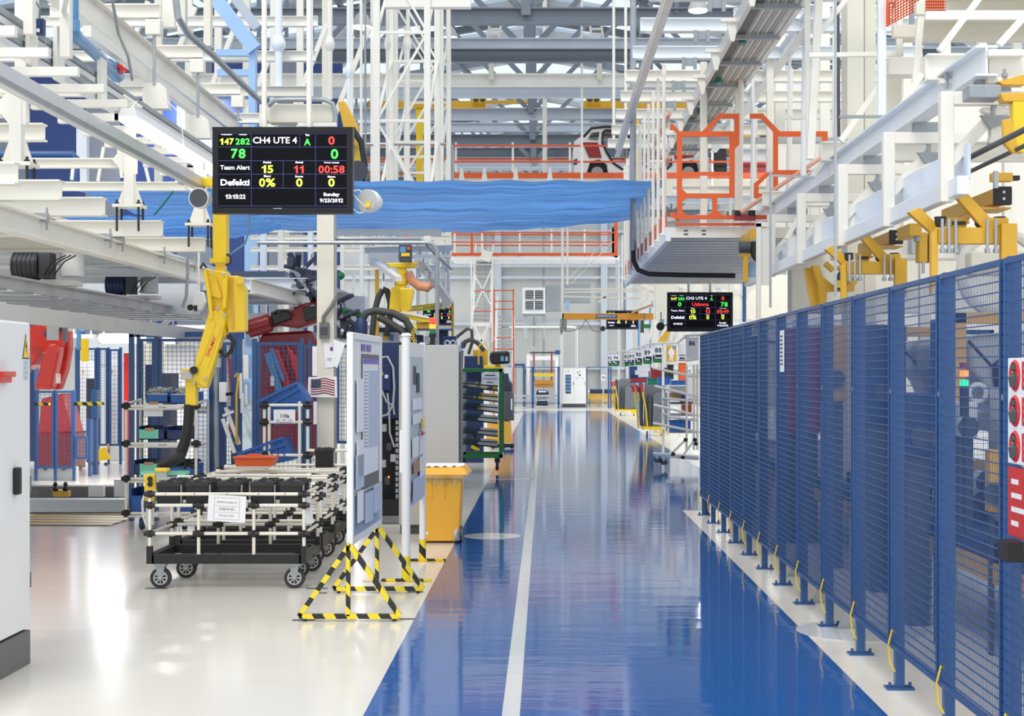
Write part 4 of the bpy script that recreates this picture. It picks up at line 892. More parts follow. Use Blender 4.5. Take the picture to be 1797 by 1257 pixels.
for k in range(9): B(MB().box(1.98, 2.45, 13.3 + 1.35 * k, 13.37 + 1.35 * k, 5.20, 5.24), 'rung', 'galv', tr)
for k in range(5): B(MB().box(2.06, 2.12, 14 + 2.2 * k, 14.15 + 2.2 * k, 5.2, 5.26), 'green_clip', 'teal', tr)
S(MB().box(1.38, 1.42, 13.5, 14.2, 3.0, 3.01).cyl((1.30, 17.2, 3.45), (1.30, 17.2, 5.9), .022, 8), 'bent_tube', 'pale_blue', 'long pale tube hanging in front of the platform edge', 'pipe', smooth=True) if False else None
t = T('grey_drop_pipe', 'long grey pipe dropping left of the platform into a black bent hose', 'pipe', P(1111, 440, 22))
B(MB().cyl(P(1111, 440, 22), P(1111, -60, 22), .045, 12), 'pipe', 'galv', t, smooth=True)
B(MB().tube([P(1111, 440, 22), P(1112, 458, 22), P(1120, 474, 22), P(1138, 481, 22), P(1200, 483, 22), P(1290, 484, 22)], .036, 10), 'hose', 'rubber', t, smooth=True)
beamY('long_beam', 'big white I-beam on the right, topmost of the two long ones', 'beam', 2.6, 3.56, 9.05, 21, .18, .13, 'white_cool', 'long overhead beams on the right')
t = T('lower_girder', 'deep white girder wrapped in bluish film above the blue fence', 'girder', (2.45, 12, 2.74))
B(MB().box(2.40, 2.47, 8.95, 18.5, 2.76, 2.87), 'lower_box', 'white_cool', t, bev=.006)
B(MB().box(2.50, 2.52, 9.1, 18.5, 2.87, 3.08), 'upper_plate', 'film_white', t)
for k in range(6): B(MB().box(2.44, 2.5, 9.4 + 1.5 * k, 9.47 + 1.5 * k, 2.87, 3.08), 'stiffener', 'white', t)
m = MB()
for k, y in enumerate((9.7, 11.2, 13.0)): m.text('IS', (2.498, y, 2.98), (0, -1, 0), (0, 0, 1), .08, .14)
B(m, 'blue_mark', 'box_blue', t)
B(MB().box(2.53, 2.62, 9.6, 18.5, 2.90, 2.93), 'slide_rail', 'alu', t); B(MB().cyl((2.62, 7.6, 3.05), (2.62, 18, 3.05), .018, 8).cyl((2.7, 7.6, 3.0), (2.7, 18, 3.0), .014, 8), 'shaft', 'dark_grey', t)
for k, y in enumerate((9.2, 10.75, 12.4, 14.4, 16.3)):
    t = T('angled_hanger', '%s white angled hanger frame from the camera above the blue fence' % ORD[k], 'hanger', (2.4, y, 2.72), 'angled hanger frames on the right')
    B(MB().box(2.36, 2.44, y - .04, y + .04, 2.74, 3.40), 'post', 'white', t, bev=.008)
    B(MB().box(2.40, 3.0, y - .035, y + .035, 3.32, 3.40), 'arm', 'white', t, bev=.006)
    B(MB().bar((2.42, y, 2.98), (2.72, y + .05, 3.30), .06, .06), 'brace', 'white', t)
    B(MB().box(2.58, 2.78, y - .03, y + .06, 3.40, 3.47).cyl((2.68, y, 3.2), (2.68, y, 3.34), .014, 8).prism([(2.60, y - .02, 3.26), (2.78, y - .02, 3.26), (2.78, y - .02, 3.22), (2.66, y - .02, 3.18)], (0, .03, 0)), 'clamp', 'galv', t)
for k, y in enumerate((9.95, 13.7, 17.4)):
    S(MB().ibeam((2.46, y, 3.69), (4.4, y, 3.69), .17, .14), 'cross_beam', 'white', '%s cream cross beam from the camera resting on the right I-beam' % ORD[k], 'beam', 'cross beams on the right')
for k, (px, py, Y) in enumerate([(1662, 138, 9.8), (1763, 135, 9.0)]):
    t = T('beam_clamp', ['steel bolt clamp on the left flange end of the nearest cream cross beam', 'steel bolt clamp beside the yellow bracket at the right edge'][k], 'clamp', P(px, py, Y), 'bolt clamps on the right')
    B(MB().pbox(px - 12, px + 14, py, py + 8, Y, .06), 'plate', 'white', t); B(MB().cyl(P(px, py + 18, Y), P(px, py - 14, Y), .010, 8).cyl(P(px, py - 6, Y), P(px, py, Y), .02, 6), 'bolt', 'galv', t)
S(MB().pbox(1735, 1800, 86, 98, 9.0, .2).pbox(1735, 1800, 98, 146, 9.1, .12), 'box_girder', 'white', 'white box girder at the right edge beside the yellow bracket', 'girder', bev=.005)
S(MB().pbox(1701, 1758, 148, 172, 8.9, .16), 'clamp_block', 'galv', 'grey steel clamp block under the white box girder at the right edge', 'clamp', bev=.008)
# column and slanted members
col = T('steel_column', 'broad cream steel column behind the long white beams on the right', 'column', P(1513, 400, 15), None)
B(MB().box(PX(1487, 15), PX(1516, 15), 15, 15.3, .68, 6), 'flange', 'cream', col); B(MB().box(PX(1519, 15), PX(1539, 15), 15.05, 15.3, .68, 6), 'web', 'cream', col)
for i, (a, b, w, Y, m, lab) in enumerate([
    ((1547, -20), (1547, 230), 14, 12.5, 'white_cool', 'white square post right of the broad cream column'),
    ((1416, -20), (1420, 280), 9, 13.5, 'white', 'white hanger bar, left leg of the narrow V'),
    ((1438, -20), (1422, 280), 13, 13.3, 'white', 'white hanger bar, slanted right leg of the narrow V'),
    ((1484, 0), (1437, 60), 9, 13.8, 'white', 'short white diagonal above the narrow V'),
    ((1620, -20), (1602, 190), 11, 12.3, 'white', 'slightly slanted white bar right of the square post'),
    ((1720, -5), (1648, 90), 11, 10.5, 'white', 'white diagonal rising under the upper right platform'),
    ((1618, 130), (1573, 200), 10, 11.5, 'white', 'white diagonal rising to the nearest cream cross beam'),
    ((1540, 155), (1475, 248), 10, 13, 'white', 'white diagonal in front of the broad cream column'),
    ((1797, 30), (1752, 80), 12, 9.3, 'white', 'white diagonal at the top right corner'),
    ((1445, 282), (1425, 312), 9, 14, 'white', 'short white diagonal at the left end of the middle cross beam'),
    ((1466, -20), (1466, 520), 4.2, 9.2, 'steel', 'thin grey steel rod hanging in front of the right girders'),
    ((1470, -20), (1472, 240), 5, 17, 'dark_grey', 'dark thin pipe left of the broad cream column'),
    ((1352, 540), (1352, 300), 4, 14, 'steel', 'thin grey rod between the second gate and the girder'),
    ((1578, -20), (1578, 95), 10, 13, 'white', 'white upright left of the upper right platform'),
    ((1420, 97), (1585, 95), 8, 13, 'white', 'long white crossbar through the broad cream column'),
    ((1386, 206), (1440, 205), 6, 15, 'white', 'short white crossbar behind the narrow V'),
    ((1473, 205), (1580, 205), 5, 12, 'galv', 'thin grey crossbar in front of the broad cream column'),
    ((1353, 308), (1430, 311), 3.5, 13, 'steel', 'thin steel crossbar at the foot of the second gate'),
    ((1463, -10), (1463, 240), 4, 18, 'white', 'thin white pipe behind the narrow V'),
    ((1437, 320), (1380, 420), 8, 15, 'white', 'white diagonal brace behind the far angled hangers'),
    ((1600, -10), (1600, 60), 8, 15, 'galv', 'short grey post beside the orange mesh')]):
    S(MB().bar(P(*a, Y), P(*b, Y), w * Y / K, w * Y / K), 'steel_bar', m, lab, 'steel bar', bev=.004 if w > 6 else 0)
S(MB().box(PX(1560, 12.7), PX(1640, 12.7), 12.7, 12.9, PZ(130, 12.7), PZ(100, 12.7)), 'gusset_beam', 'white', 'cream beam stub behind the slanted bar on the right', 'beam')
S(MB().pbox(1556, 1582, 132, 205, 13.0, .15), 'cover_plate', 'cream', 'cream cover plate right of the white square post', 'plate')
up = T('upper_platform', 'perforated platform with orange mesh side at the top right', 'platform', P(1700, 60, 11))
B(MB().box(PX(1600, 13), 5.4, 10.8, 13.5, 4.62, 4.66), 'perforated_sheet', 'cream', up)
B(MB().pbox(1625, 1800, 18, 34, 10.8, .04), 'fascia', 'white', up)
for k in range(3): B(MB().box(2.9, 5.4, 11.2 + .8 * k, 11.27 + .8 * k, 4.52, 4.62), 'rib', 'cream', up)
m = MB()
for k in range(14): m.bar(P(1556 + 5 * k, 46 - 2.6 * k, 12.4), P(1556 + 5 * k, 8 - 2.6 * k, 12.4), .008)
for k in range(9): m.bar(P(1556, 46 - 5 * k, 12.4), P(1622, 10 - 5 * k, 12.4), .008)
m.pbox(1556, 1560, -20, 46, 12.4, .02)
B(m, 'mesh_side', 'orange', up)
m = MB()
for k in range(8): m.pbox(1626 + 4 * k, 1628 + 4 * k, -10, 16, 10.8, .02)
for k in range(6): m.pbox(1624, 1660, -8 + 5 * k, -6 + 5 * k, 10.8, .02)
B(m, 'mesh_front', 'orange', up)
# yellow carriers
def carrier(Yc0, label, x=2.75, z=2.785):
    t = T('yellow_carrier', label, 'carrier', (x, Yc0, z), 'yellow overhead carriers'); y = Yc0
    B(MB().box(x - .045, x + .045, y + .01, y + 1.25, z - .045, z + .05), 'upper_tube', 'ochre', t, bev=.006)
    cp = B(MB().box(x - .052, x + .052, y - .03, y + .02, z - .055, z + .055), 'end_cap', 'black', t, bev=.006)
    B(MB().cyl((x, y - .038, z + .02), (x, y - .03, z + .02), .01, 8).cyl((x, y - .038, z - .02), (x, y - .03, z - .02), .01, 8), 'bolt', 'steel', cp)
    B(MB().box(x - .16, x + .06, y + .02, y + .3, z - .075, z - .065).box(x - .30, x - .1, y + .35, y + .6, z - .13, z - .12), 'bracket_plate', 'ochre', t)
    B(MB().prism([(x - .28, y, z + .0), (x - .21, y, z + .02), (x - .07, y, z - .13), (x + .04, y, z - .13), (x + .04, y, z - .2), (x - .11, y, z - .2)], (0, .06, 0)), 'hook_arm', 'ochre', t, bev=.005)
    B(MB().prism([(x - .53, y + .15, z - .08), (x - .46, y + .15, z - .05), (x - .28, y + .15, z - .22), (x - .33, y + .15, z - .26)], (0, .06, 0)), 'hook_arm', 'ochre', t, bev=.005)
    B(MB().box(x - .40, x + .0, y - .02, y + .04, z - .29, z - .19), 'lower_tube', 'ochre', t, bev=.006)
    B(MB().box(x - .02, x + .075, y - .06, y + .0, z - .47, z - .17), 'end_block', 'ochre', t, bev=.006)
    B(MB().prism([(x - .43, y - .02, z - .22), (x - .39, y - .02, z - .2), (x - .39, y - .02, z - .45), (x - .43, y - .02, z - .6)], (0, .05, 0)), 'end_plate', 'ochre', t)
    B(MB().prism([(x - .31, y + .1, z - .12), (x - .17, y + .1, z - .12), (x - .20, y + .1, z - .19), (x - .24, y + .1, z - .21), (x - .28, y + .1, z - .19)], (0, -.02, 0)), 'pivot_plate', 'ochre', t)
    B(MB().box(x - .28, x - .2, y + .07, y + .08, z - .165, z - .145), 'pivot_bar', 'black', t)
    for dx in (-.36, -.12, .0):
        B(MB().lathe((x + dx, y + .05, z - .22), [(.012, 0), (.014, .03), (.03, .05), (.036, .10)], n=12), 'rubber_buffer', 'rubber', t, smooth=True)
    for dx in (-.37, -.33, -.29, -.10, -.05):
        B(MB().cyl((x + dx, y - .04, z - .34), (x + dx, y - .04, z - .14), .010, 8).cyl((x + dx, y - .04, z - .345), (x + dx, y - .04, z - .32), .018, 6), 'threaded_rod', 'steel', t)
    return t
carrier(9.25, 'nearest ochre yellow carrier with black end cap under the right girder')
carrier(12.05, 'second ochre yellow carrier with black end cap, further along the right girder')
t = T('yellow_lift_frame', 'ochre yellow tapering frame under the girder left of the carriers', 'lift frame', P(1430, 500, 14.5))
B(MB().pprism([(1412, 470), (1424, 470), (1436, 500), (1438, 540), (1426, 545)], 14.5, .1), 'left_plate', 'ochre', t, bev=.005)
B(MB().pprism([(1425, 466), (1438, 466), (1445, 486), (1462, 500), (1500, 500), (1500, 511), (1452, 512), (1450, 535), (1440, 535), (1436, 500)], 14.4, .1), 'arm', 'ochre', t, bev=.005)
B(MB().bar(P(1472, 466, 14.6), P(1500, 500, 14.6), .06, .06), 'brace', 'ochre', t)
B(MB().bar(P(1448, 462, 14.6), P(1462, 475, 14.6), .05, .05), 'brace', 'ochre', t)
B(MB().lathe(P(1477, 500, 14.3), [(.03, -.05), (.06, 0), (.06, .06), (.03, .12)], n=14), 'pulley', 'dark_grey', t, smooth=True)
B(MB().pbox(1470, 1486, 492, 505, 14.2, .08), 'block', 'yellow', t)
t = T('yellow_lift_column', 'ochre lifting column between the two carriers', 'lift column', P(1630, 480, 11.4))
B(MB().pbox(1613, 1628, 408, 460, 11.4, .12).pbox(1631, 1645, 408, 460, 11.4, .12), 'box', 'ochre', t, bev=.005); B(MB().pbox(1596, 1618, 392, 414, 11.3, .4), 'arm', 'ochre', t, bev=.005)
B(MB().cyl(P(1620, 460, 11.4), P(1620, 480, 11.4), .012).cyl(P(1636, 460, 11.4), P(1636, 480, 11.4), .02), 'rod', 'steel', t); B(MB().cyl(P(1609, 414, 11.4), P(1609, 424, 11.4), .025), 'pad', 'galv', t)
t = T('yellow_top_bracket', 'ochre yellow hanger bracket at the right edge below the box girder', 'bracket', P(1785, 260, 8.9))
B(MB().pprism([(1752, 143), (1800, 130), (1800, 148), (1760, 148)], 8.9, .1), 'top_plate', 'ochre', t); B(MB().pprism([(1756, 164), (1800, 162), (1800, 178), (1762, 178)], 8.85, .1), 'flange', 'ochre', t, bev=.005)
B(MB().pprism([(1778, 178), (1798, 178), (1798, 268), (1786, 266), (1778, 250)], 8.85, .08), 'arm', 'yellow', t, bev=.005)
B(MB().pprism([(1760, 210), (1775, 208), (1790, 268), (1778, 268), (1762, 252)], 8.8, .04), 'side_plate', 'ochre', t, bev=.005)
t = T('yellow_trolley', 'small yellow trolley bracket hanging above the nearest carrier', 'trolley', P(1757, 310, 9.1))
B(MB().pbox(1741, 1778, 303, 318, 9.1, .06), 'plate', 'ochre', t, bev=.004); B(MB().pbox(1745, 1752, 300, 330, 9.0, .03), 'hook', 'steel', t); B(MB().pbox(1778, 1790, 308, 316, 9.1, .05), 'tip', 'black', t)
t = T('white_cast_arm', 'white cast bracket arm beside the yellow hanger at the right edge', 'bracket', P(1740, 230, 9.2))
B(MB().pprism([(1724, 188), (1775, 188), (1775, 198), (1764, 200), (1758, 245), (1746, 254), (1735, 250), (1740, 238), (1738, 200), (1726, 196)], 9.2, .08), 'arm', 'white', t, bev=.006)
# motors right of the platform
t = T('gear_motor', 'grey-green gear motor on a yellow bracket at the corner of the platform', 'motor', P(1320, 440, 17))
B(MB().pprism([(1316, 404), (1345, 396), (1345, 408), (1318, 422)], 17.1, .9), 'fixing_arm', 'ochre', t)
B(MB().cyl(P(1297, 434, 17), P(1316, 434, 17), .065, 16), 'motor', 'dark_grey', t, smooth=True); B(MB().pprism([(1316, 424), (1340, 424), (1340, 444), (1328, 458), (1318, 444)], 17, .15), 'gearbox', 'rubber', t, bev=.01)
B(MB().pbox(1299, 1318, 445, 451, 17, .12).pbox(1305, 1313, 450, 495, 17, .08), 'bracket', 'ochre', t, bev=.004); B(MB().pprism([(1316, 404), (1345, 396), (1345, 408), (1318, 422)], 17, .1), 'arm', 'ochre', t)
B(MB().pbox(1312, 1330, 462, 486, 17.1, .1), 'housing', 'pale_blue', t)
S(MB().pbox(1328, 1336, 392, 560, 15.8, .06).pbox(1328, 1352, 390, 398, 15.8, .06), 'corner_post', 'white', 'white corner post right of the platform motor', 'post')
S(MB().pbox(1335, 1352, 400, 500, 15.82, .05), 'cover_plate', 'white', 'white panel right of the platform motor', 'panel')
# ------------------------------------------------------------------ left: switch cabinet in front
c = T('switch_cabinet', 'white switch cabinet at the left edge with warning triangle and black handle', 'cabinet', (-3.35, 8.4, 0))
X0 = -3.06
B(MB().box(-3.62, X0, 7.6, 9.14, .21, 2.02), 'body', 'cabinet_white', c, bev=.012)
B(MB().box(-3.60, X0 + .012, 7.6, 9.12, 0, .2), 'plinth', 'plinth_grey', c, bev=.005)
B(MB().box(X0, X0 + .016, 7.62, 9.10, .22, 2.01), 'door', 'cabinet_white', c, bev=.006)
Yc_ = lambda px: X0 * K / (px - VX)
h_ = B(MB().box(X0 + .016, X0 + .05, Yc_(17), Yc_(24), PZ(868, 8.85), PZ(820, 8.85)), 'handle', 'black', c, bev=.01)
for z in (.45, 1.02, 1.72): B(MB().cyl((X0 + .0, 9.135, z), (X0 + .0, 9.135, z + .09), .012, 8), 'hinge', 'plinth_grey', c)
B(MB().cyl((X0 - .12, 8.8, 2.02), (X0 - .12, 8.8, 2.03), .03).ring((X0 - .12, 8.8, 2.07), (1, .4, 0), .03, .008, 16, 6), 'lifting_eye', 'steel', c)
y1, y2 = Yc_(34), Yc_(46); zt, zb_ = PZ(585, 8.98), PZ(630, 8.98)
t3 = B(MB().prism([(X0 + .017, y1, zb_), (X0 + .017, y2, zb_), (X0 + .017, (y1 + y2) / 2, zt)], (.001, 0, 0)), 'warning_triangle', 'ink', c)
B(MB().prism([(X0 + .0185, y1 + .012, zb_ + .008), (X0 + .0185, y2 - .012, zb_ + .008), (X0 + .0185, (y1 + y2) / 2, zt - .02)], (.001, 0, 0)), 'yellow_field', 'yellow', t3)
B(MB().prism([(X0 + .020, (y1 + y2) / 2 + a, zb_ + b) for a, b in ((-.003, .10), (.012, .07), (.003, .062), (.010, .03), (-.002, .055), (.004, .065), (-.010, .068))], (.001, 0, 0)), 'lightning_mark', 'black', t3)
for k in range(4): B(MB().box(X0 + .016, X0 + .018, Yc_(36), Yc_(44), PZ(640 + 9 * k, 8.98), PZ(633 + 9 * k, 8.98)), 'small_label', 'truss_light', c)
B(MB().box(X0 + .016, X0 + .05, Yc_(-14), Yc_(6), PZ(672, 8.6), PZ(652, 8.6)).box(X0 + .05, X0 + .07, Yc_(-14), Yc_(7), PZ(662, 8.6), PZ(652, 8.6)), 'main_switch', 'robot_red', c, bev=.005)

# ------------------------------------------------------------------ trolleys with batteries
def cart():
    t = T('pipe_trolley', 'x', 'trolley', (0, 0, 0), 'white pipe trolleys')
    W, D = 1.27, .78
    tray = MB(); 
    for a in ((0, W, 0, .06), (0, W, D - .06, D), (0, .06, 0, D), (W - .06, W, 0, D)): tray.box(a[0], a[1], a[2], a[3], .20, .275)
    tray.box(0, W, D / 2 - .03, D / 2 + .03, .2, .23)
    B(tray, 'base_frame', 'black', t, bev=.004)
    px = [0.02, .41, .85, W - .02]
    for x in px:
        for y in (.02, D - .02): B(MB().cyl((x, y, .22), (x, y, .78 if x in (px[0], px[-1]) else .66), .014, 10), 'post', 'pipe_white', t, smooth=True)
    for z, ys in ((.44, (.02, D - .02)), (.665, (.02, D / 2, D - .02)), (.755, (.02, D - .02))):
        for y in ys: B(MB().cyl((.02, y, z), (W - .02, y, z), .014, 10), 'rail', 'pipe_white', t, smooth=True)
        for x in (.02, W - .02): B(MB().cyl((x, .02, z), (x, D - .02, z), .014, 10), 'rail', 'pipe_white', t, smooth=True)
    for x in (.30, .56, .98): B(MB().cyl((x, .02, .665), (x, D - .02, .665), .012, 8), 'rail', 'pipe_white', t, smooth=True)
    for x in px:
        for y in (.02, D - .02):
            for z in (.44, .665, .755):
                if z > .7 and x not in (px[0], px[-1]): continue
                B(MB().cyl((x, y, z - .028), (x, y, z + .028), .021, 8).cyl((x - .045, y, z), (x + .045, y, z), .020, 8), 'connector', 'black', t, smooth=True)
    for x in (.02, W - .02):
        for y in (.02, D - .02): B(MB().box(x - .022, x + .022, y - .022, y + .022, .20, .34), 'corner_sleeve', 'black', t)
    for i, (x, y) in enumerate([(.10, .06), (W - .10, .06), (.16, D - .1), (W - .16, D - .1)]):
        w_ = B(MB().cyl((x, y - .02, .083), (x, y + .02, .083), .083, 24), 'wheel', 'rubber', t, smooth=True)
        B(MB().ring((x, y - .02, .083), (0, 1, 0), .052, .006, 20, 5).bar((x - .05, y - .021, .083), (x + .05, y - .021, .083), .006, .01).bar((x, y - .021, .033), (x, y - .021, .133), .006, .01).bar((x - .035, y - .021, .048), (x + .035, y - .021, .118), .006, .01).bar((x - .035, y - .021, .118), (x + .035, y - .021, .048), .006, .01), 'rim', 'cabinet_grey', w_, smooth=True)
        B(MB().cyl((x, y - .034, .083), (x, y + .034, .083), .014, 8), 'hub', 'steel', w_)
        f_ = MB()
        for e in (-.03, .03): f_.prism([(x - .04, y + e, .19), (x + .04, y + e, .19), (x + .015, y + e, .07), (x - .015, y + e, .07)], (0, .004 if e < 0 else -.004, 0))
        f_.box(x - .05, x + .05, y - .05, y + .05, .185, .2)
        B(f_, 'fork', 'galv', t)
    return t
proto = cart(); cx = [(-3.17, 12.25), (-3.19, 13.30), (-3.22, 14.35), (-3.26, 15.4)]
for i, (x, y) in enumerate(cx):
    lab = ['white pipe trolley in front carrying ten black car batteries', 'second white pipe trolley, right behind the one with ten batteries', 'third white pipe trolley in the queue before the cream post', 'rearmost white pipe trolley in the queue before the cream post'][i]
    if i == 0: proto.location = (x, y, 0); WB[proto.name] = Vector((x, y, 0)); proto['label'] = lab
    else: dup(proto, (x, y, 0), lab)
def battery():
    t = T('car_battery', 'x', 'battery', (0, 0, 0), 'car batteries')
    B(MB().box(0, .175, 0, .15, 0, .16), 'case', 'black', t, bev=.006)
    B(MB().box(-.006, .181, -.006, .156, .155, .19), 'lid', 'rubber', t, bev=.005)
    B(MB().box(.02, .06, .02, .05, .19, .205).box(.12, .16, .02, .05, .19, .205), 'terminal', 'dark_grey', t, bev=.003)
    B(MB().box(.07, .13, .05, .1, .19, .2), 'cap_strip', 'black', t)
    B(MB().box(.178, .19, .03, .05, .02, .17), 'clip', 'cabinet_grey', t)
    return t
bp_ = battery(); first = True
for j, row in enumerate([(0.02, 'front'), (.36, 'rear')]):
    for i, xx in enumerate((.07, .30, .555, .82, 1.05)):
        loc = (-3.17 + xx, 12.28 + row[0], .655)
        lab = '%s black car battery from the left in the %s row of the front trolley' % (ORD[i], row[1])
        if first: bp_.location = loc; WB[bp_.name] = Vector(loc); bp_['label'] = lab; first = False
        else: dup(bp_, loc, lab)
dup(bp_, (PX(553, 15.45), 15.45, .77), 'single black car battery standing at the foot of the cream post')
m = MB()
for i, xx in enumerate((.15, .38, .64, .89, 1.10)): m.text(str(i + 1), (-3.17 + xx, 12.25 + .02 - .0155, .757), (1, 0, 0), (0, 0, 1), .016)
S(m, 'rail_numbers', 'ink', 'small numbers 1 to 5 along the top front rail of the battery trolley', 'number')
sg = T('paper_sign', 'white framed paper sign hanging slightly askew on the battery trolley', 'sign', P(400, 892, 12.2))
u = Vector((1, 0, -.055)).normalized(); v = Vector((.055, 0, 1)).normalized(); c0 = P(398, 893, 12.21)
def card(c, u, v, w, h, n): return [c + u * a * w / 2 + v * b * h / 2 for a, b in ((-1, -1), (1, -1), (1, 1), (-1, 1))]
B(MB().prism(card(c0, u, v, .30, .21, 0), (0, .003, 0)), 'sheet', 'paper', sg)
fm = MB(); cc = c0 + Vector((0, -.001, 0))
pts = card(cc, u, v, .20, .17, 0)
for a in range(4): fm.bar(pts[a], pts[(a + 1) % 4], .0015)
fm.bar(cc - u * .1 + v * .02, cc + u * .1 + v * .02, .0012); fm.bar(cc - u * .1 - v * .03, cc + u * .1 - v * .03, .0012)
B(fm, 'border', 'truss_grey', sg)
m = MB(); m.text('SEKVENCNO SREDSTVO', cc + v * .05, u, v, .012, .16); m.text('51867610D', cc - v * .004, u, v, .02, .12); m.text('Akumulator 50AH', cc - v * .055, u, v, .012, .12)
B(m, 'lettering', 'plinth_grey', sg)
for i, (px, py, Y, w, h, tl) in enumerate([(540, 893, 12.3, .05, .24, -.15), (565, 870, 13.4, .06, .18, 0), (588, 862, 14.4, .06, .2, .1), (602, 852, 15.5, .07, .22, -.25), (263, 905, 12.6, .05, .16, .05)]):
    c0 = P(px, py, Y); v = Vector((tl, 0, 1)).normalized(); uu = Vector((.5, .85, 0)).normalized()
    S(MB().prism(card(c0, uu, v, w * 1.8, h, 0), (.003, 0, 0)), 'paper_tag', 'paper', ['white paper tag tilted on the right side of the battery trolley', 'white paper tag on the second trolley', 'white paper tag on the third trolley', 'white tilted paper tag on the rearmost trolley', 'pale paper tag on the left side of the battery trolley'][i], 'paper tag', 'paper tags on the trolleys')
for i, (px, py, Y) in enumerate([(318, 1000, 13.3), (327, 996, 13.5), (548, 990, 13.0)]):
    pass
# orange tool tray
t = T('tool_tray', 'orange plastic tool tray with handle on top of the pipe trolleys', 'tray', P(444, 820, 14.6))
B(MB().prism([P(409, 802, 14.6), P(481, 802, 14.6), P(476, 819, 14.6), P(414, 819, 14.6)], (0, .28, 0)), 'body', 'orange', t, bev=.006)
B(MB().prism([P(408, 802, 14.58), P(482, 802, 14.58), P(482, 805, 14.58), P(408, 805, 14.58)], (0, .32, 0)), 'rim', 'orange', t, bev=.003)
B(MB().prism([P(430, 802, 14.7), P(434, 797, 14.7), P(456, 797, 14.7), P(461, 802, 14.7)], (0, .06, 0)), 'handle', 'orange', t, bev=.004)
# more pipe work between the trolleys
for i, (px0, px1, py, Y) in enumerate([(395, 470, 820, 15.3), (380, 560, 828, 14.9), (372, 545, 835, 14.2)]):
    S(MB().cyl(P(px0, py, Y), P(px1, py, Y), .016, 10).cyl(P(px0 - 1, py, Y), P(px0 + 6, py, Y), .024, 8).cyl(P(px1 - 6, py, Y), P(px1 + 1, py, Y), .024, 8), 'loose_pipe', 'pipe_white', '%s white pipe lying across the rear trolleys counted from the back' % ORD[i], 'pipe', 'pipes lying on the trolleys', smooth=True)

# cream post with notices
cp = T('cream_post', 'cream square post with notices behind the pipe trolleys', 'post', (PX(572, 16.9), 16.9, 0))
B(MB().box(PX(556, 16.9), PX(586, 16.9), 16.9, 17.08, 0, PZ(300, 16.9)), 'shaft', 'cream', cp, bev=.006)
B(MB().box(PX(586.5, 16.9), PX(588, 16.9), 16.92, 17.06, 0, PZ(300, 16.9)), 'edge_strip', 'steel', cp)
t = T('junction_box', 'grey socket box fixed high on the cream post', 'junction box', P(569, 592, 16.85))
B(MB().pbox(560, 577, 566, 594, 16.84, .06), 'box', 'plinth_grey', t, bev=.006); B(MB().pbox(562, 575, 574, 588, 16.835, .01), 'window', 'ink', t)
B(MB().tube([P(567, 566, 16.85), P(568, 556, 16.85), P(580, 540, 16.85), P(588, 526, 16.9), P(590, 520, 16.95)], .022, 8), 'conduit', 'plinth_grey', t, smooth=True)
fs = T('flag_sheet', 'white sheet printed with a waving stars and stripes flag on the cream post', 'poster', P(566, 700, 16.8))
B(MB().pprism([(541, 662), (591, 661), (592, 698), (540, 697)], 16.82, .004), 'sheet', 'paper', fs)
m = MB(); mb = MB(); ms = MB(); n = 12
for k in range(7):
    for j in range(n):
        a0, a1 = j / n, (j + 1) / n; wv = lambda a: 1.8 * math.sin(a * 7.5 + .6) * (0.3 + a)
        if k < 4 and a1 < .44: continue
        m.add([P(545.5 + 42 * a, 665 + 4.2 * k + wv(a), 16.817) for a in (a0, a1)] + [P(545.5 + 42 * a, 667.1 + 4.2 * k + wv(a), 16.817) for a in (a1, a0)], [(0, 1, 2, 3)])
for j in range(5):
    a0, a1 = j / n, (j + 1) / n
    mb.add([P(545.5 + 42 * a, 665 + wv(a), 16.817) for a in (a0, a1)] + [P(545.5 + 42 * a, 680.5 + wv(a), 16.817) for a in (a1, a0)], [(0, 1, 2, 3)])
for r in range(4):
    for q_ in range(5):
        a = (q_ + .5) / n; ms.add([P(545.5 + 42 * a + dx, 667 + 3.4 * r + wv(a) + dy, 16.815) for dx, dy in ((-.6, 0), (0, -.8), (.6, 0), (0, .8))], [(0, 1, 2, 3)])
B(m, 'red_stripes', 'maroon', fs); B(mb, 'blue_canton', 'dark_ink', fs); B(ms, 'stars', 'paper', fs)
for i, (pts, Y, lab) in enumerate([([(568, 602), (583, 600), (586, 645), (571, 646)], 16.892, 'upright white notice sheet with small emblem on the cream post'), ([(585, 595), (606, 603), (592, 646), (584, 642)], 16.886, 'tilted white notice sheet standing off the cream post')]):
    t = T('notice_sheet', lab, 'notice', P(*pts[0], Y)); B(MB().pprism(pts, Y, .003), 'sheet', 'paper', t)
    if i == 0:
        B(MB().pbox(579, 585, 609, 616, Y - .003, .002), 'emblem', 'purple', t); B(MB().pbox(580.5, 583.5, 611, 614, Y - .005, .002), 'emblem_core', 'maroon', t)
        B(MB().pbox(574, 582, 629, 630, Y - .003, .002).pbox(574, 582, 632, 632.7, Y - .003, .002), 'lettering', 'truss_grey', t)
S(MB().pbox(548, 556.5, 608, 660, 16.895, .004), 'narrow_notice', 'paper', 'narrow white notice strip left of the cream post', 'notice')
S(MB().pbox(550, 556, 705, 745, 16.6, .01), 'hanging_sheet', 'paper', 'white sheet hanging at the rack left of the cream post', 'notice')

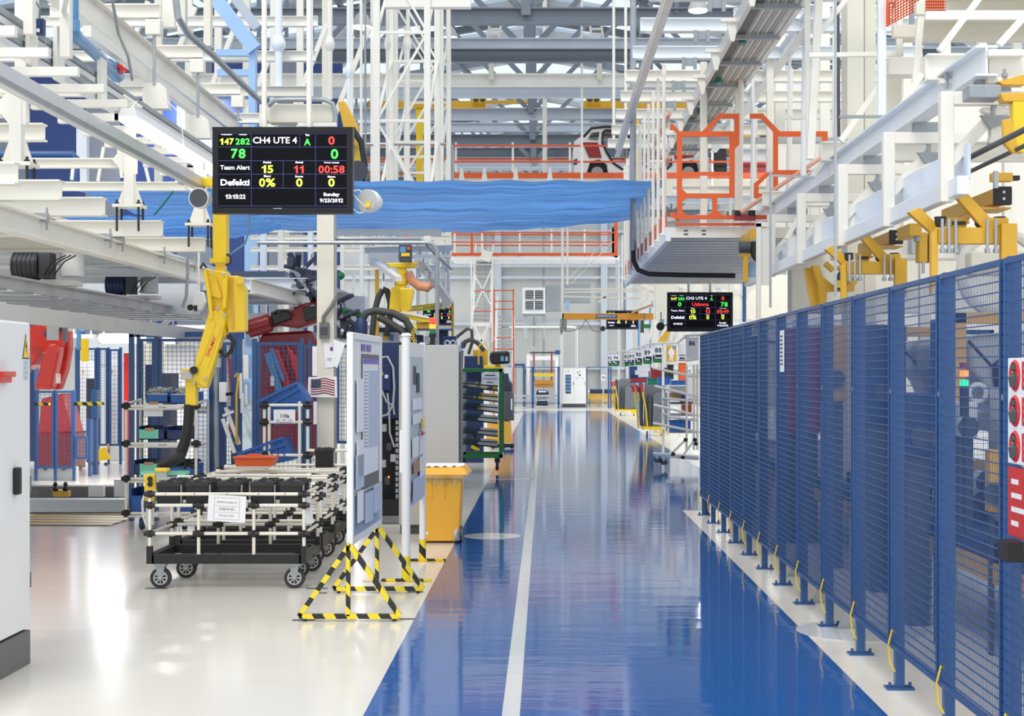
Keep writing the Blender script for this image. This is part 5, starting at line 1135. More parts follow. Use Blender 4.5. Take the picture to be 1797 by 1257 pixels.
# ------------------------------------------------------------------ flow rack with blue bins
fr = T('flow_rack', 'pipe shelf rack holding blue bins beside the left blue fence', 'rack', (PX(300, 17.1), 17.2, 0))
xl, xr, y0, y1 = PX(230, 17.1), PX(351, 17.1), 16.9, 17.5
for x in (xl, xr):
    for y in (y0, y1): B(MB().cyl((x, y, .15), (x, y, 1.42), .016, 10), 'post', 'pipe_white', fr, smooth=True)
    B(MB().cyl((x, y0, 1.38), (x, y1, 1.42), .016), 'rail', 'pipe_white', fr); B(MB().cyl((x, y0, .2), (x, y1, .2), .016), 'rail', 'pipe_white', fr)
for z in (1.36, .945, .56, .18):
    B(MB().cyl((xl, y0, z), (xr, y0, z), .016, 10), 'rail', 'pipe_white', fr, smooth=True)
    B(MB().box(xl + .02, xr - .02, y0 - .01, y1, z - .045, z - .02), 'shelf', 'cream', fr)
    for x in (xl, xr): B(MB().cyl((x, y0, z - .04), (x, y0, z + .04), .028, 8).cyl((x - .05, y0, z), (x + .05, y0, z), .026, 8), 'connector', 'black', fr, smooth=True)
    for a_ in (.2, .45): B(MB().box(xl + a_, xl + a_ + .16, y0 - .022, y0 - .016, z - .03, z + .0), 'label_holder', 'paper', fr)
B(MB().cyl((xl + .15, y0 + .03, .07), (xl + .19, y0 + .03, .07), .07, 18), 'wheel', 'navy', fr, smooth=True); B(MB().cyl((xr - .15, y0 + .03, .07), (xr - .11, y0 + .03, .07), .07, 18), 'wheel', 'navy', fr, smooth=True)
def bin_(label, px0, px1, py0, py1, Y, d, m, fill=None, card_=None, name='parts_bin'):
    t = T(name, label, 'bin', P((px0 + px1) / 2, py1, Y), 'blue parts bins')
    x0, x1, z0, z1 = PX(px0, Y), PX(px1, Y), PZ(py1, Y), PZ(py0, Y); e = .012
    b = MB().box(x0, x1, Y, Y + d, z0, z0 + e)
    b.box(x0, x0 + e, Y, Y + d, z0, z1).box(x1 - e, x1, Y, Y + d, z0, z1).box(x0, x1, Y + d - e, Y + d, z0, z1).box(x0, x1, Y, Y + e, z0, z0 + (z1 - z0) * .72)
    b.box(x0 - .008, x1 + .008, Y - .006, Y + .006, z0 + (z1 - z0) * .66, z0 + (z1 - z0) * .74)
    B(b, 'body', m, t, bev=.003)
    if fill:
        mm = MB(); r = random.Random(int(px0))
        for k in range(110):
            a = Vector((r.uniform(x0 + .03, x1 - .03), r.uniform(Y + .02, Y + d - .03), z1 - .02 + r.uniform(-.02, .06))); dd = Vector((r.uniform(-1, 1), r.uniform(-1, 1), r.uniform(-.4, .4))).normalized() * .022
            mm.cyl(a - dd, a + dd, .006, 5).cyl(a + dd * .9, a + dd * 1.3, .011, 6)
        mm.box(x0 + e, x1 - e, Y + e, Y + d - e, z0 + .02, z1 - .02)
        B(mm, 'bolts', fill, t)
    if card_:
        a, b_, c_, d_, m_ = card_; B(MB().pbox(a, b_, c_, d_, Y - .018, .004), 'card', m_, t, label='%s label card' % ('mint green' if m_ == 'mint' else 'white'))
        B(MB().pbox((a + b_) / 2 - 7, (a + b_) / 2 + 9, c_ - 3, c_ + 3, Y - .020, .002), 'tape', 'cardboard', t)
    return t
bin_('blue open bin full of bolts, left one on the top rack shelf', 256, 295, 688, 707, 16.95, .35, 'box_blue', 'bolts', (252, 286, 708, 731, 'paper'))
bin_('blue open bin full of bolts, right one on the top rack shelf', 298, 345, 688, 709, 16.95, .35, 'box_blue', 'bolts')
bin_('dark navy bin with mint card, left one on the middle rack shelf', 244, 289, 748, 772, 16.95, .35, 'box_navy', None, (244, 278, 754, 770, 'mint'))
bin_('dark navy bin without card, right one on the middle rack shelf', 292, 330, 749, 772, 16.95, .35, 'box_navy')
bin_('navy bin with mint card on the lower rack shelf', 235, 275, 808, 833, 16.95, .4, 'box_navy', None, (245, 275, 814, 831, 'mint'))
bin_('wide blue bin with black clips on the lower rack shelf', 292, 345, 815, 834, 16.95, .35, 'box_blue', 'black')
bin_('tall blue bin on the floor shelf of the rack', 229, 258, 858, 905, 16.95, .4, 'box_blue')
bin_('blue bin half hidden behind the battery trolley legs', 300, 345, 880, 908, 16.95, .4, 'box_blue')
S(MB().pbox(254, 270, 868, 880, 16.9, .1), 'small_bin', 'yellow', 'small yellow box behind the battery trolley', 'box')
# joystick pendant of the manipulator
t = T('control_pendant', 'yellow two-knob control pendant beside the black gripper hand', 'control', P(263, 850, 13))
B(MB().pbox(253, 272, 832, 862, 13, .06), 'box', 'yellow', t, bev=.006)
for py in (841, 850): B(MB().cyl(P(263, py, 12.97), P(263, py, 13), .022, 14), 'knob', 'black', t)
B(MB().pbox(271, 294, 822, 829, 13.0, .1), 'yellow_cap', 'yellow', t, bev=.01); B(MB().pbox(273, 292, 829, 838, 13.02, .07), 'neck', 'steel', t)
B(MB().tube([P(256, 862, 13), P(250, 880, 13), P(251, 905, 13.05), P(258, 925, 13.1)], .010, 6), 'cable', 'cabinet_white', t, smooth=True)
S(MB().pbox(246, 274, 829, 834, 13.4, .15).pbox(296, 326, 828, 834, 13.4, .15), 'mint_tray', 'mint', 'mint green tray edges under the black gripper hand', 'tray')
# yellow manipulator arm
ya = T('yellow_manipulator', 'yellow jointed manipulator arm with black gripper hanging over the batteries', 'manipulator', (PX(385, 13.5), 13.5, .8))
Y = 13.5
B(MB().box(PX(373, Y), PX(398, Y), Y, Y + .12, PZ(458, Y), PZ(312, Y)), 'column', 'yellow', ya, bev=.012)
B(MB().box(PX(330, Y), PX(376, Y), Y, Y + .12, PZ(327, Y), PZ(311, Y)), 'top_arm', 'yellow', ya, bev=.006)
B(MB().pbox(311, 332, 309, 322, Y - .02, .12), 'rail_carriage', 'steel', ya, bev=.004)
B(MB().lathe(P(386, 462, Y + .06), [(.09, 0), (.09, .04)], n=20).pbox(378, 394, 456, 476, Y + .01, .1), 'collar', 'yellow', ya)
B(MB().pprism([(356, 475), (364, 472), (398, 477), (400, 492), (396, 590), (384, 596), (372, 592), (362, 500), (358, 490)], Y - .02, .16), 'upper_link', 'yellow', ya, bev=.01)
B(MB().pprism([(364, 486), (378, 486), (390, 522), (384, 524), (370, 520)], Y - .05, .05), 'cylinder_cover', 'yellow', ya, bev=.008)
B(MB().pprism([(356, 476), (360, 473), (364, 484), (370, 520), (374, 560), (368, 562), (362, 510)], Y - .10, .10), 'outer_cheek', 'yellow', ya, bev=.006)
B(MB().pprism([(388, 478), (398, 478), (399, 500), (396, 540), (390, 545), (391, 510)], Y - .10, .10), 'outer_cheek', 'yellow', ya, bev=.006)
for a_, b_ in ((381, 541), (394, 553), (372, 478), (392, 482), (341, 672), (360, 664)): B(MB().cyl(P(a_, b_, Y - .115), P(a_, b_, Y - .08), .014, 10), 'bolt', 'steel', ya)
B(MB().bar(P(378, 566, Y - .083), P(350, 640, Y - .083), .012, .012).bar(P(388, 572, Y - .083), P(364, 644, Y - .083), .012, .012), 'edge_rib', 'yellow', ya)
B(MB().pprism([(404, 486), (408, 486), (412, 578), (406, 578)], Y - .02, .02), 'seam_strip', 'ochre', ya)
B(MB().pprism([(401, 484), (420, 484), (424, 498), (430, 506), (430, 582), (400, 584), (395, 560)], Y - .01, .15), 'counter_box', 'yellow', ya, bev=.012)
B(MB().cyl(P(421, 492, Y - .08), P(421, 492, Y + .1), .035, 16), 'pivot', 'yellow', ya, smooth=True)
B(MB().pprism([(366, 548), (390, 540), (396, 560), (390, 590), (362, 682), (336, 668), (346, 620)], Y - .08, .14), 'forearm', 'yellow', ya, bev=.012)
B(MB().text('DALMEC', P(371, 607, Y - .082), P(380, 585, Y) - P(362, 628, Y), Vector((-1, 0, .35)), .032, .19), 'lettering', 'robot_red', ya)
B(MB().pprism([(318, 647), (362, 651), (364, 672), (357, 682), (345, 680), (344, 671), (318, 666)], Y - .06, .12), 'wrist_plate', 'yellow', ya, bev=.006)
B(MB().pbox(319, 338, 652, 666, Y - .1, .1), 'wrist_block', 'cabinet_grey', ya, bev=.008)
B(MB().cyl(P(340, 650, Y - .12), P(340, 650, Y + .05), .035, 14), 'pivot', 'black', ya)
B(MB().pbox(325, 344, 668, 712, Y - .04, .10), 'lower_link', 'yellow', ya, bev=.008)
B(MB().tube([P(400, 588, Y), P(410, 600, Y), P(405, 618, Y), P(395, 625, Y), P(386, 615, Y)], .02, 8), 'cable_loop', 'black', ya, smooth=True)
B(MB().tube([P(363, 470, Y), P(356, 462, Y), P(352, 470, Y - .1)], .01, 6).tube([P(398, 446, Y), P(405, 452, Y), P(404, 462, Y), P(396, 466, Y)], .01, 6), 'hose', 'rubber', ya, smooth=True)
B(MB().tube([P(332, 710, Y), P(331, 735, Y), P(330, 750, Y), P(325, 775, Y), P(318, 795, Y), P(314, 803, Y - .05), P(300, 810, Y - .12), P(285, 815, Y - .2), P(277, 817, Y - .22)], .05, 14, [.045, .045, .046, .048, .05, .05, .055, .05, .028]), 'black_gripper_sleeve', 'black', ya, smooth=True)
m = MB()
for k in range(10):
    r = random.Random(k); m.cyl(P(320 + r.uniform(0, 22), 805 + r.uniform(0, 18), Y + .1), P(320 + r.uniform(0, 22), 805 + r.uniform(0, 18), Y + .12), .012, 6)
B(m, 'gripper_linkage', 'black', ya)

# sprung reel
t = T('tool_balancer', 'white spring balancer on a twin aluminium rail left of the yellow arm', 'balancer', P(349, 530, 15.5))
B(MB().pprism([(341, 512), (356, 512), (360, 530), (352, 545), (343, 545), (338, 528)], 15.5, .08), 'body', 'cabinet_white', t, bev=.01)
B(MB().cyl(P(335, 540, 15.3), P(352, 540, 16.6), .045, 14), 'rail_tube', 'alu', t, smooth=True); B(MB().cyl(P(334, 540, 15.29), P(334, 540, 15.31), .032, 14).pbox(340, 346, 536, 546, 15.29, .01), 'rail_mouth', 'black', t)

# ------------------------------------------------------------------ rack 110a
rk = T('crate_rack', 'pipe rack with sign 110a holding two tilted blue crates', 'rack', (PX(500, 16.3), 16.4, 0))
a0, a1 = PX(464, 16.3), PX(540, 16.3)
for x, zt in ((a0, 1.36), (PX(484, 16.7), 1.36), (a1, 1.42), (PX(536, 16.7), 1.42)): B(MB().cyl((x, 16.3, .1), (x, 16.3, zt), .017, 10), 'post', 'pipe_white', rk, smooth=True)
for z in (1.38, 1.2, .6, .85): B(MB().cyl((a0, 16.3, z), (a1, 16.3, z), .016, 10), 'rail', 'pipe_white', rk, smooth=True)
for x in (a0, a1):
    for z in (1.38, 1.2, .85): B(MB().cyl((x, 16.3, z - .04), (x, 16.3, z + .04), .028, 8).cyl((x - .05, 16.3, z), (x + .05, 16.3, z), .026, 8), 'connector', 'black', rk)
B(MB().cyl((PX(560, 16.3), 16.3, .9), (PX(615, 16.3), 16.3, .9), .017, 10).cyl((a1, 16.3, .9), (PX(560, 16.3), 16.3, .9), .017, 10), 'rail', 'pipe_white', rk, smooth=True)
def crate(label, pts, Y, d):
    t = T('blue_crate', label, 'crate', P(*pts[0], Y), 'tilted blue crates'); B(MB().pprism(pts, Y, d), 'body', 'box_blue', t, bev=.008)
    a, b, c, e = [P(*p, Y) for p in pts[:4]]; rb = MB()
    for k in range(1, 8):
        s = k / 8; rb.bar(a + (b - a) * s + Vector((0, -.008, 0)), e + (c - e) * s + Vector((0, -.008, 0)), .014, .016, up=(0, 1, 0))
    rb.bar(a + Vector((0, -.012, 0)), b + Vector((0, -.012, 0)), .03, .03); rb.bar(a + (e - a) * .3 + Vector((0, -.012, 0)), b + (c - b) * .3 + Vector((0, -.012, 0)), .02, .02)
    B(rb, 'ribs', 'box_blue', t); return t
crate('upper tilted blue crate with ribbed sides behind the sign 110a', [(452, 706), (521, 672), (541, 704), (478, 748)], 16.45, .4)
crate('lower tilted blue crate with ribbed sides behind the orange tool tray', [(418, 797), (498, 768), (513, 808), (440, 822)], 16.3, .4)
t = T('rack_sign', 'white sign reading 110a on the crate rack', 'sign', P(499, 742, 16.2))
B(MB().pbox(480, 518, 719, 743, 16.22, .004), 'sheet', 'paper', t); m = MB().text('110a', P(500, 730, 16.217), (1, 0, 0), (0, 0, 1), 6.5 * 16.2 / K)
m.pbox(483, 515, 741, 741.8, 16.216, .002).pbox(485, 490, 737, 738, 16.216, .002).pbox(496, 501, 737, 738, 16.216, .002).pbox(507, 512, 737, 738, 16.216, .002); B(m, 'lettering', 'dark_grey', t)
bx = T('white_control_box', 'small white control box on a steel pole in front of the red mesh cell', 'control box', P(390, 705, 17.2))
B(MB().pbox(384, 397, 671, 706, 17.2, .1), 'box', 'cabinet_white', bx, bev=.01); B(MB().cyl(P(379, 645, 17.25), P(380, 825, 17.25), .03, 10), 'pole', 'galv', bx, smooth=True); B(MB().pbox(375, 385, 628, 645, 17.2, .1), 'lamp_head', 'cabinet_grey', bx)
B(MB().tube([P(398, 692, 17.1), P(408, 691, 17.05)], .02, 8), 'red_knob', 'black', bx)
S(MB().bar(P(391, 735, 17.3), P(412, 795, 17.3), .04).bar(P(396, 715, 17.35), P(420, 780, 17.35), .04).bar(P(391, 730, 17.3), P(410, 722, 17.3), .03), 'profile_brace', 'alu', 'aluminium profile braces behind the cream wires beside the white control box', 'brace')
S(MB().tube([P(412, 662, 17.3), P(416, 655, 17.3), P(418, 662, 17.3), P(416, 685, 17.3), P(415, 690, 17.3), P(415, 780, 17.3)], .014, 8), 'yellow_gas_strut', 'ochre', 'long yellow and black rod hanging in front of the red mesh cell', 'rod', smooth=True)

# ------------------------------------------------------------------ left blue fence and cells
def mesh_panel(par, x0, x1, Y, z0, z1, cell=.05, fr=.035, m='fence_blue', wr=.0025):
    f_ = MB(); f_.xframe(x0, x1, Y - .015, Y + .015, z0, z1, fr)
    pf_ = B(f_, 'panel_frame', m, par); w_ = MB(); nx, nz = int((x1 - x0) / cell), int((z1 - z0) / cell)
    for k in range(1, nx): xk = x0 + (x1 - x0) * k / nx; w_.box(xk - wr, xk + wr, Y - .003, Y, z0, z1)
    for k in range(1, nz): zk = z0 + (z1 - z0) * k / nz; w_.box(x0, x1, Y, Y + .003, zk - wr, zk + wr)
    B(w_, 'wire_mesh', m, pf_)
lf = T('cell_fence', 'tall blue mesh fence with doors behind the racks on the left', 'fence', (PX(400, 17.9), 17.9, 0))
Y = 17.9
for px, w in ((231, 8), (243, 5), (275, 7), (375, 7), (388, 6), (412, 5), (420, 9), (447, 8), (530, 5), (544, 4)):
    B(MB().box(PX(px - w / 2, Y), PX(px + w / 2, Y), Y - .03, Y + .03, 0 if w > 5 else .1, 2.2 - (.08 if px > 380 else 0)), 'post', 'fence_blue', lf)
B(MB().box(PX(228, Y), PX(372, Y), Y - .03, Y + .03, 2.14, 2.2), 'header', 'fence_blue', lf)
mesh_panel(lf, PX(246, Y), PX(272, Y), Y, .25, 2.12, .05); mesh_panel(lf, PX(279, Y), PX(372, Y), Y, .25, 2.12, .05)
B(MB().box(PX(279, Y), PX(410, Y), Y - .02, Y + .02, 1.3, 1.335), 'crossbar', 'fence_blue', lf)
mesh_panel(lf, PX(392, Y), PX(411, Y), Y, .25, 2.08, .05); mesh_panel(lf, PX(452, Y), PX(528, Y), Y, .35, 2.08, .05); mesh_panel(lf, PX(532, Y), PX(560, Y), Y, .35, 2.05, .05); mesh_panel(lf, PX(590, Y), PX(625, Y), Y, .9, 2.05, .05)
dp = MB().box(PX(424, Y), PX(444, Y), Y - .01, Y - .005, .15, 2.1); B(dp, 'clear_door_pane', 'plexi', lf)
S(MB().pbox(427, 436, 623, 665, 17.8, .004).pbox(420, 425, 655, 700, 17.85, .004).pbox(430, 434, 675, 710, 17.8, .004).pbox(422, 428, 690, 725, 17.8, .004), 'taped_papers', 'paper', 'white paper strips taped on the clear door of the blue fence', 'paper')
# low fence, guard and inner enclosures on the far left
lw = T('low_mesh_guard', 'low blue mesh guard in front of the left red robot', 'fence', (PX(90, 24.5), 24.5, 0)); Y = 24.5
for px in (62, 96, 129): B(MB().box(PX(px - 2, Y), PX(px + 2, Y), Y, Y + .05, 0, PZ(685, Y)), 'post', 'fence_blue', lw)
mesh_panel(lw, PX(63, Y), PX(95, Y), Y, .2, PZ(686, Y), .06); mesh_panel(lw, PX(97, Y), PX(129, Y), Y, .2, PZ(686, Y), .06); mesh_panel(lw, PX(132, Y), PX(154, Y), Y, .35, PZ(766, Y), .06)
B(MB().box(PX(61, Y), PX(130, Y), Y + .1, Y + .25, 0, .22), 'kerb', 'cabinet_white', lw)
for px in (78, 110, 140): S(MB().pbox(px - 2, px + 3, 817, 826, Y + .05, .04), 'anchor_bracket', 'plinth_grey', '%s small grey anchor bracket on the kerb of the low mesh guard' % ORD[[78, 110, 140].index(px)], 'bracket', 'anchor brackets')
tf = T('tall_mesh_door', 'tall blue mesh enclosure with door right of the left red robot', 'fence', (PX(175, 29), 29, 0)); Y = 29
for px, w in ((134, 5), (171, 5), (190, 3), (211, 4)): B(MB().box(PX(px - w / 2, Y), PX(px + w / 2, Y), Y, Y + .06, 0, PZ(610, Y)), 'post', 'fence_blue', tf)
mesh_panel(tf, PX(137, Y), PX(169, Y), Y, .6, PZ(611, Y), .07); mesh_panel(tf, PX(173, Y), PX(189, Y), Y, .35, PZ(611, Y), .05); mesh_panel(tf, PX(192, Y), PX(210, Y), Y, .35, PZ(613, Y), .08)
for i, (px0, px1, py0, py1, Y, d, m, lab, nm, ct) in enumerate([
    (189, 209, 634, 772, 30, .5, 'cabinet_white', 'white electrical cabinet behind the tall blue mesh enclosure', 'electrical_cabinet', 'cabinet'),
    (139, 158, 634, 762, 30, .5, 'cabinet_white', 'white cabinet left in the tall blue mesh enclosure', 'electrical_cabinet', 'cabinet'),
    (151, 168, 664, 740, 29.4, .3, 'dark_grey', 'dark grey cabinet inside the tall blue mesh enclosure', 'electrical_cabinet', 'cabinet'),
    (217, 226, 620, 780, 26, .3, 'red', 'tall bright red panel beside the tall mesh enclosure', 'red_locker', 'locker'),
    (159, 170, 684, 735, 26, .2, 'fence_blue', 'dark blue pillar box at the end of the striped barrier', 'pillar_box', 'box'),
    (151, 158, 736, 812, 25.5, .2, 'fence_blue', 'blue stub post beside the low mesh guard', 'stub_post', 'post'),
    (255, 270, 640, 690, 21, .3, 'navy', 'dark navy control desk behind the tall fence, left', 'control_desk', 'desk'),
    (255, 300, 655, 700, 23, .5, 'ink', 'dark machine body behind the left tall fence', 'machine_housing', 'machine'),
    (290, 340, 605, 690, 26, .5, 'cabinet_white', 'white machine enclosure behind the tall fence', 'machine_housing', 'machine'),
    (340, 372, 640, 720, 22, .5, 'truss_light', 'pale grey machine behind the tall fence near the yellow arm', 'machine_housing', 'machine'),
    (0, 60, 560, 900, 30, .3, 'navy', 'navy cladding behind the white switch cabinet', 'cladding_screen', 'screen wall'),
    (60, 134, 560, 800, 33, .3, 'cabinet_grey', 'large grey panel behind the left red robot', 'partition_screen', 'screen wall'),
    (134, 240, 590, 640, 36, .3, 'white_cool', 'white wall unit behind the lit battens in the left cell', 'wall_unit', 'panel')]):
    t = T(nm, lab, ct, P((px0 + px1) / 2, py1, Y))
    B(MB().pbox(px0, px1, py0, py1, Y, d).box(PX(px0, Y) + .02, PX(px1, Y) - .02, Y + .05, Y + d - .02, 0, PZ(py1, Y) + .01), 'body', m, t, bev=.008)
    if i < 2: B(MB().pbox(px0 + 2, px1 - 2, py0 + 4, py1 - 4, Y - .02, .02), 'door', m, t); B(MB().pbox(px0 + 5, px0 + 8, py0 + 15, py0 + 21, Y - .03, .01), 'warning_label', 'ochre', t)
bx2 = MB().pbox(60, 86, 707, 712, 24, .06).pbox(129, 181, 706, 712, 24, .06)
S(bx2, 'striped_barrier', 'tape_h', 'yellow and black striped barrier bar across the low mesh guard', 'barrier')
t = T('yellow_floor_cart', 'small yellow plate trolley standing in front of the tall mesh enclosure', 'trolley', P(175, 815, 26.5))
B(MB().pprism([(159, 791), (185, 786), (194, 806), (164, 812)], 26.5, .05), 'plate', 'yellow', t); B(MB().pprism([(158, 785), (161, 785), (161, 797), (158, 797)], 26.4, .04).pbox(188, 190, 779, 790, 26.5, .04), 'upright', 'ochre', t)
for px in (165, 186): B(MB().cyl(P(px, 815, 26.4), P(px, 815, 26.5), .035, 12), 'wheel', 'dark_grey', t)
# luminaires over the cell
for i, (px0, px1, py, Y) in enumerate([(172, 262, 594, 24), (283, 312, 597, 24), (255, 370, 574, 21), (120, 168, 590, 30)]):
    t = T('cell_lamp', '%s glowing white lamp over the robot cell on the left' % ['big rounded', 'short rounded', 'long thin', 'distant'][i], 'lamp', P(px0, py, Y), 'cell lamps')
    hpx = [9, 7, 3, 3][i]
    B(MB().cyl(P(px0 + 4, py, Y), P(px1 - 4, py, Y), hpx * Y / K, 14), 'tube', 'lamp_soft', t, smooth=True); B(MB().pbox(px0, px0 + 5, py - hpx, py + hpx, Y - .05, .1).pbox(px1 - 5, px1, py - hpx, py + hpx, Y - .05, .1), 'end_cap', 'cabinet_white', t)
    l = bpy.data.objects.new('lamp_light', bpy.data.lights.new('lamp_light', 'AREA')); C.objects.link(l); l.parent = t
    l.data.shape = 'RECTANGLE'; l.data.size = (px1 - px0) * Y / K; l.data.size_y = .12; l.data.energy = [50, 25, 30, 40][i]; l.location = P((px0 + px1) / 2, py + hpx + 1, Y) - WB[t.name]
    B(MB().pbox(px0 + 8, px0 + 10, py - 60, py - hpx, Y, .05).pbox(px1 - 10, px1 - 8, py - 60, py - hpx, Y, .05), 'suspension', 'white', t)
S(MB().pbox(134, 140, 572, 614, 28.98, .1).lathe(P(146, 584, 29), [(.06, 0), (.09, .03), (.06, .09)], n=12), 'blue_hose_reel', 'pvc_blue', 'small light blue pipe fitting above the tall mesh enclosure', 'pipe fitting', smooth=True)
S(MB().pbox(142, 155, 595, 635, 28.95, .03), 'yellow_poster', 'yellow', 'yellow and blue poster behind the tall mesh enclosure', 'poster')
# left red robot
rr = T('red_robot', 'bright red robot with long curved arms behind the low mesh guard', 'robot', (PX(90, 27), 27, 0)); Y = 27
B(MB().pprism([(40, 615), (60, 578), (75, 580), (100, 592), (104, 605), (92, 622), (75, 618), (58, 640), (40, 650)], Y, .6), 'shoulder', 'robot_red', rr, bev=.03)
B(MB().cyl(P(90, 596, Y - .1), P(97, 606, Y + .7), .22, 18).cyl(P(66, 590, Y - .15), P(66, 590, Y + .1), .2, 18), 'joint', 'robot_red', rr, smooth=True)
B(MB().pprism([(84, 604), (96, 602), (104, 608), (104, 618), (90, 684), (60, 684), (70, 640)], Y - .2, .3), 'lower_arm', 'robot_red', rr, bev=.04)
B(MB().pprism([(116, 580), (122, 582), (122, 612), (116, 648), (104, 684), (90, 684), (104, 640), (112, 600)], Y + .4, .25), 'balance_arm', 'robot_red', rr, bev=.04)
B(MB().cyl(P(80, 588, Y - .1), P(102, 568, Y - .1), .06, 12).cyl(P(88, 592, Y - .1), P(106, 570, Y - .1), .05, 12), 'hydraulic_tube', 'ink', rr, smooth=True)
B(MB().pbox(60, 130, 760, 825, Y, .7), 'base', 'maroon', rr, bev=.03); B(MB().pprism([(72, 700), (112, 690), (130, 760), (66, 765)], Y + .1, .6), 'turret', 'robot_red', rr, bev=.03)
B(MB().pbox(98, 106, 656, 673, Y - .23, .01), 'warning_sticker', 'paper', rr); B(MB().pprism([(100, 662), (104, 662), (102, 657)], Y - .24, .01), 'warning_mark', 'yellow', rr)
B(MB().pbox(73, 86, 560, 577, Y, .4), 'head', 'orange', rr, bev=.02); B(MB().pbox(96, 112, 563, 598, Y + .7, .2), 'drive_housing', 'dark_ink', rr)
S(MB().box(PX(109, 25.5), PX(116, 25.5), 25.5, 25.6, PZ(600, 25.5), PZ(520, 25.5)), 'grey_upright', 'truss_grey', 'grey steel upright in front of the left red robot', 'upright')
# dark red robot behind the mesh
dr_ = T('dark_red_robot', 'dark red robot reaching left with grey tooling head, behind the blue mesh', 'robot', (PX(500, 20.5), 20.5, 0)); Y = 20.5
B(MB().pprism([(428, 568), (470, 552), (500, 545), (534, 532), (560, 528), (560, 566), (520, 576), (490, 572), (430, 588)], Y, .4), 'upper_arm', 'maroon', dr_, bev=.03)
B(MB().cyl(P(436, 578, Y - .05), P(475, 566, Y - .05), .12, 16), 'arm_barrel', 'maroon', dr_, smooth=True)
B(MB().pprism([(474, 548), (506, 542), (512, 560), (478, 572)], Y - .08, .08), 'motor_cover', 'black_gloss', dr_, bev=.02)
B(MB().pprism([(530, 540), (556, 532), (560, 556), (536, 566)], Y - .08, .08), 'motor_cover', 'black_gloss', dr_, bev=.02)
B(MB().pprism([(460, 585), (545, 580), (556, 600), (560, 800), (455, 800), (440, 640), (452, 600)], Y + .2, .5), 'body', 'maroon', dr_, bev=.04)
B(MB().pprism([(476, 610), (488, 612), (518, 700), (505, 700)], Y + .05, .15), 'lower_link', 'robot_red', dr_, bev=.02); B(MB().pprism([(500, 600), (530, 640), (545, 700), (525, 690)], Y + .1, .1), 'balance_link', 'robot_red', dr_, bev=.02)
B(MB().pprism([(397, 620), (412, 650), (416, 700), (412, 760), (400, 760), (404, 700)], Y - .3, .2), 'side_arm', 'robot_red', dr_, bev=.02)
B(MB().bar(P(470, 620, Y), P(492, 690, Y), .05, .09).bar(P(476, 612, Y + .02), P(498, 668, Y), .03, .05), 'hose_bundle', 'pvc_blue', dr_); B(MB().pbox(474, 481, 660, 678, Y - .05, .01), 'warning_sticker', 'paper', dr_)
B(MB().tube([P(462, 562, Y - .1), P(455, 568, Y - .1), P(458, 580, Y - .1)], .02, 6).tube([P(478, 550, Y - .15), P(488, 545, Y - .15), P(505, 545, Y - .15), P(512, 555, Y - .15)], .02, 6), 'cable', 'black', dr_, smooth=True)
th = MB(); r = random.Random(5); th2 = MB()
for (ax, ay), (bx_, by) in [((498, 467), (557, 480)), ((508, 445), (524, 475)), ((524, 445), (522, 470)), ((535, 470), (556, 450)), ((510, 480), (530, 506)), ((530, 485), (556, 520)), ((545, 500), (552, 530)), ((520, 470), (556, 500)), ((516, 500), (556, 488)), ((525, 505), (545, 490)), ((552, 520), (545, 545)),
                      ((585, 535), (618, 518)), ((588, 545), (612, 575)), ((600, 530), (606, 570)), ((590, 560), (630, 545)), ((610, 560), (632, 580)), ((587, 572), (600, 590)), ((615, 545), (600, 585))]:
    th.bar(P(ax, ay, Y + r.uniform(-.3, .3)), P(bx_, by, Y + r.uniform(-.3, .3)), .05 + r.random() * .03, .05)
for px, py in ((515, 460), (522, 495), (540, 480), (548, 512), (595, 548), (608, 572), (600, 585), (620, 582)): th.bar(P(px - 6, py, Y - .1), P(px + 6, py + 3, Y + .1), .1, .12)
B(th, 'tooling_head', 'ink', dr_, bev=.01)
for k in range(40):
    left_ = k % 2; px = r.uniform(500, 555) if left_ else r.uniform(588, 630); py = r.uniform(450, 540) if left_ else r.uniform(525, 590); a_ = r.uniform(0, 6.28); L_ = r.uniform(4, 12)
    (th2 if k % 3 else th).cyl(P(px, py, Y + r.uniform(-.4, .2)), P(px + L_ * math.cos(a_), py + L_ * math.sin(a_), Y + r.uniform(-.4, .2)), r.uniform(.008, .025), 8)
B(th2, 'hoses_and_rods', 'steel', dr_)
for px, py in ((597, 484), (627, 552), (604, 545)):
    B(MB().lathe(P(px, py, Y - .1), [(.055, 0), (.055, .02), (.02, .06)], (1, -.3, 0), 14), 'suction_cup', 'green', dr_, smooth=True); B(MB().bar(P(px - 8, py + 1, Y), P(px, py, Y - .1), .03), 'cup_stem', 'dark_grey', dr_)
# pit with conveyor
t = T('pit_conveyor', 'grey conveyor channel lying in the floor pit on the left', 'conveyor', (PX(140, 19.3), 19.3, 0))
B(MB().box(PX(-20, 19), PX(224, 19), 18.85, 19.1, 0.01, .17), 'side_channel', 'truss_light', t, bev=.01); B(MB().box(PX(-20, 21), PX(224, 21), 20.6, 20.9, 0.01, .20), 'rear_wall', 'plinth_grey', t)
B(MB().box(PX(-20, 19), PX(224, 19), 19.1, 20.6, 0.005, .04), 'pit_bottom', 'plinth_grey', t); B(MB().pbox(155, 181, 852, 872, 20.4, .1), 'steel_plate', 'cabinet_white', t); B(MB().pbox(200, 220, 842, 872, 20.2, .2), 'steel_plate', 'cabinet_white', t)
t = T('yellow_clevis', 'yellow bracket with two black buffers in the floor pit', 'bracket', P(106, 872, 19.8))
B(MB().pprism([(90, 858), (120, 863), (120, 872), (94, 872)], 19.8, .1), 'plate', 'ochre', t); 
for px in (97, 115): B(MB().lathe(P(px, 862, 19.8), [(.03, 0), (.04, .03), (.02, .06), (.03, .09), (.01, .12)], n=12), 'buffer', 'black', t, smooth=True)
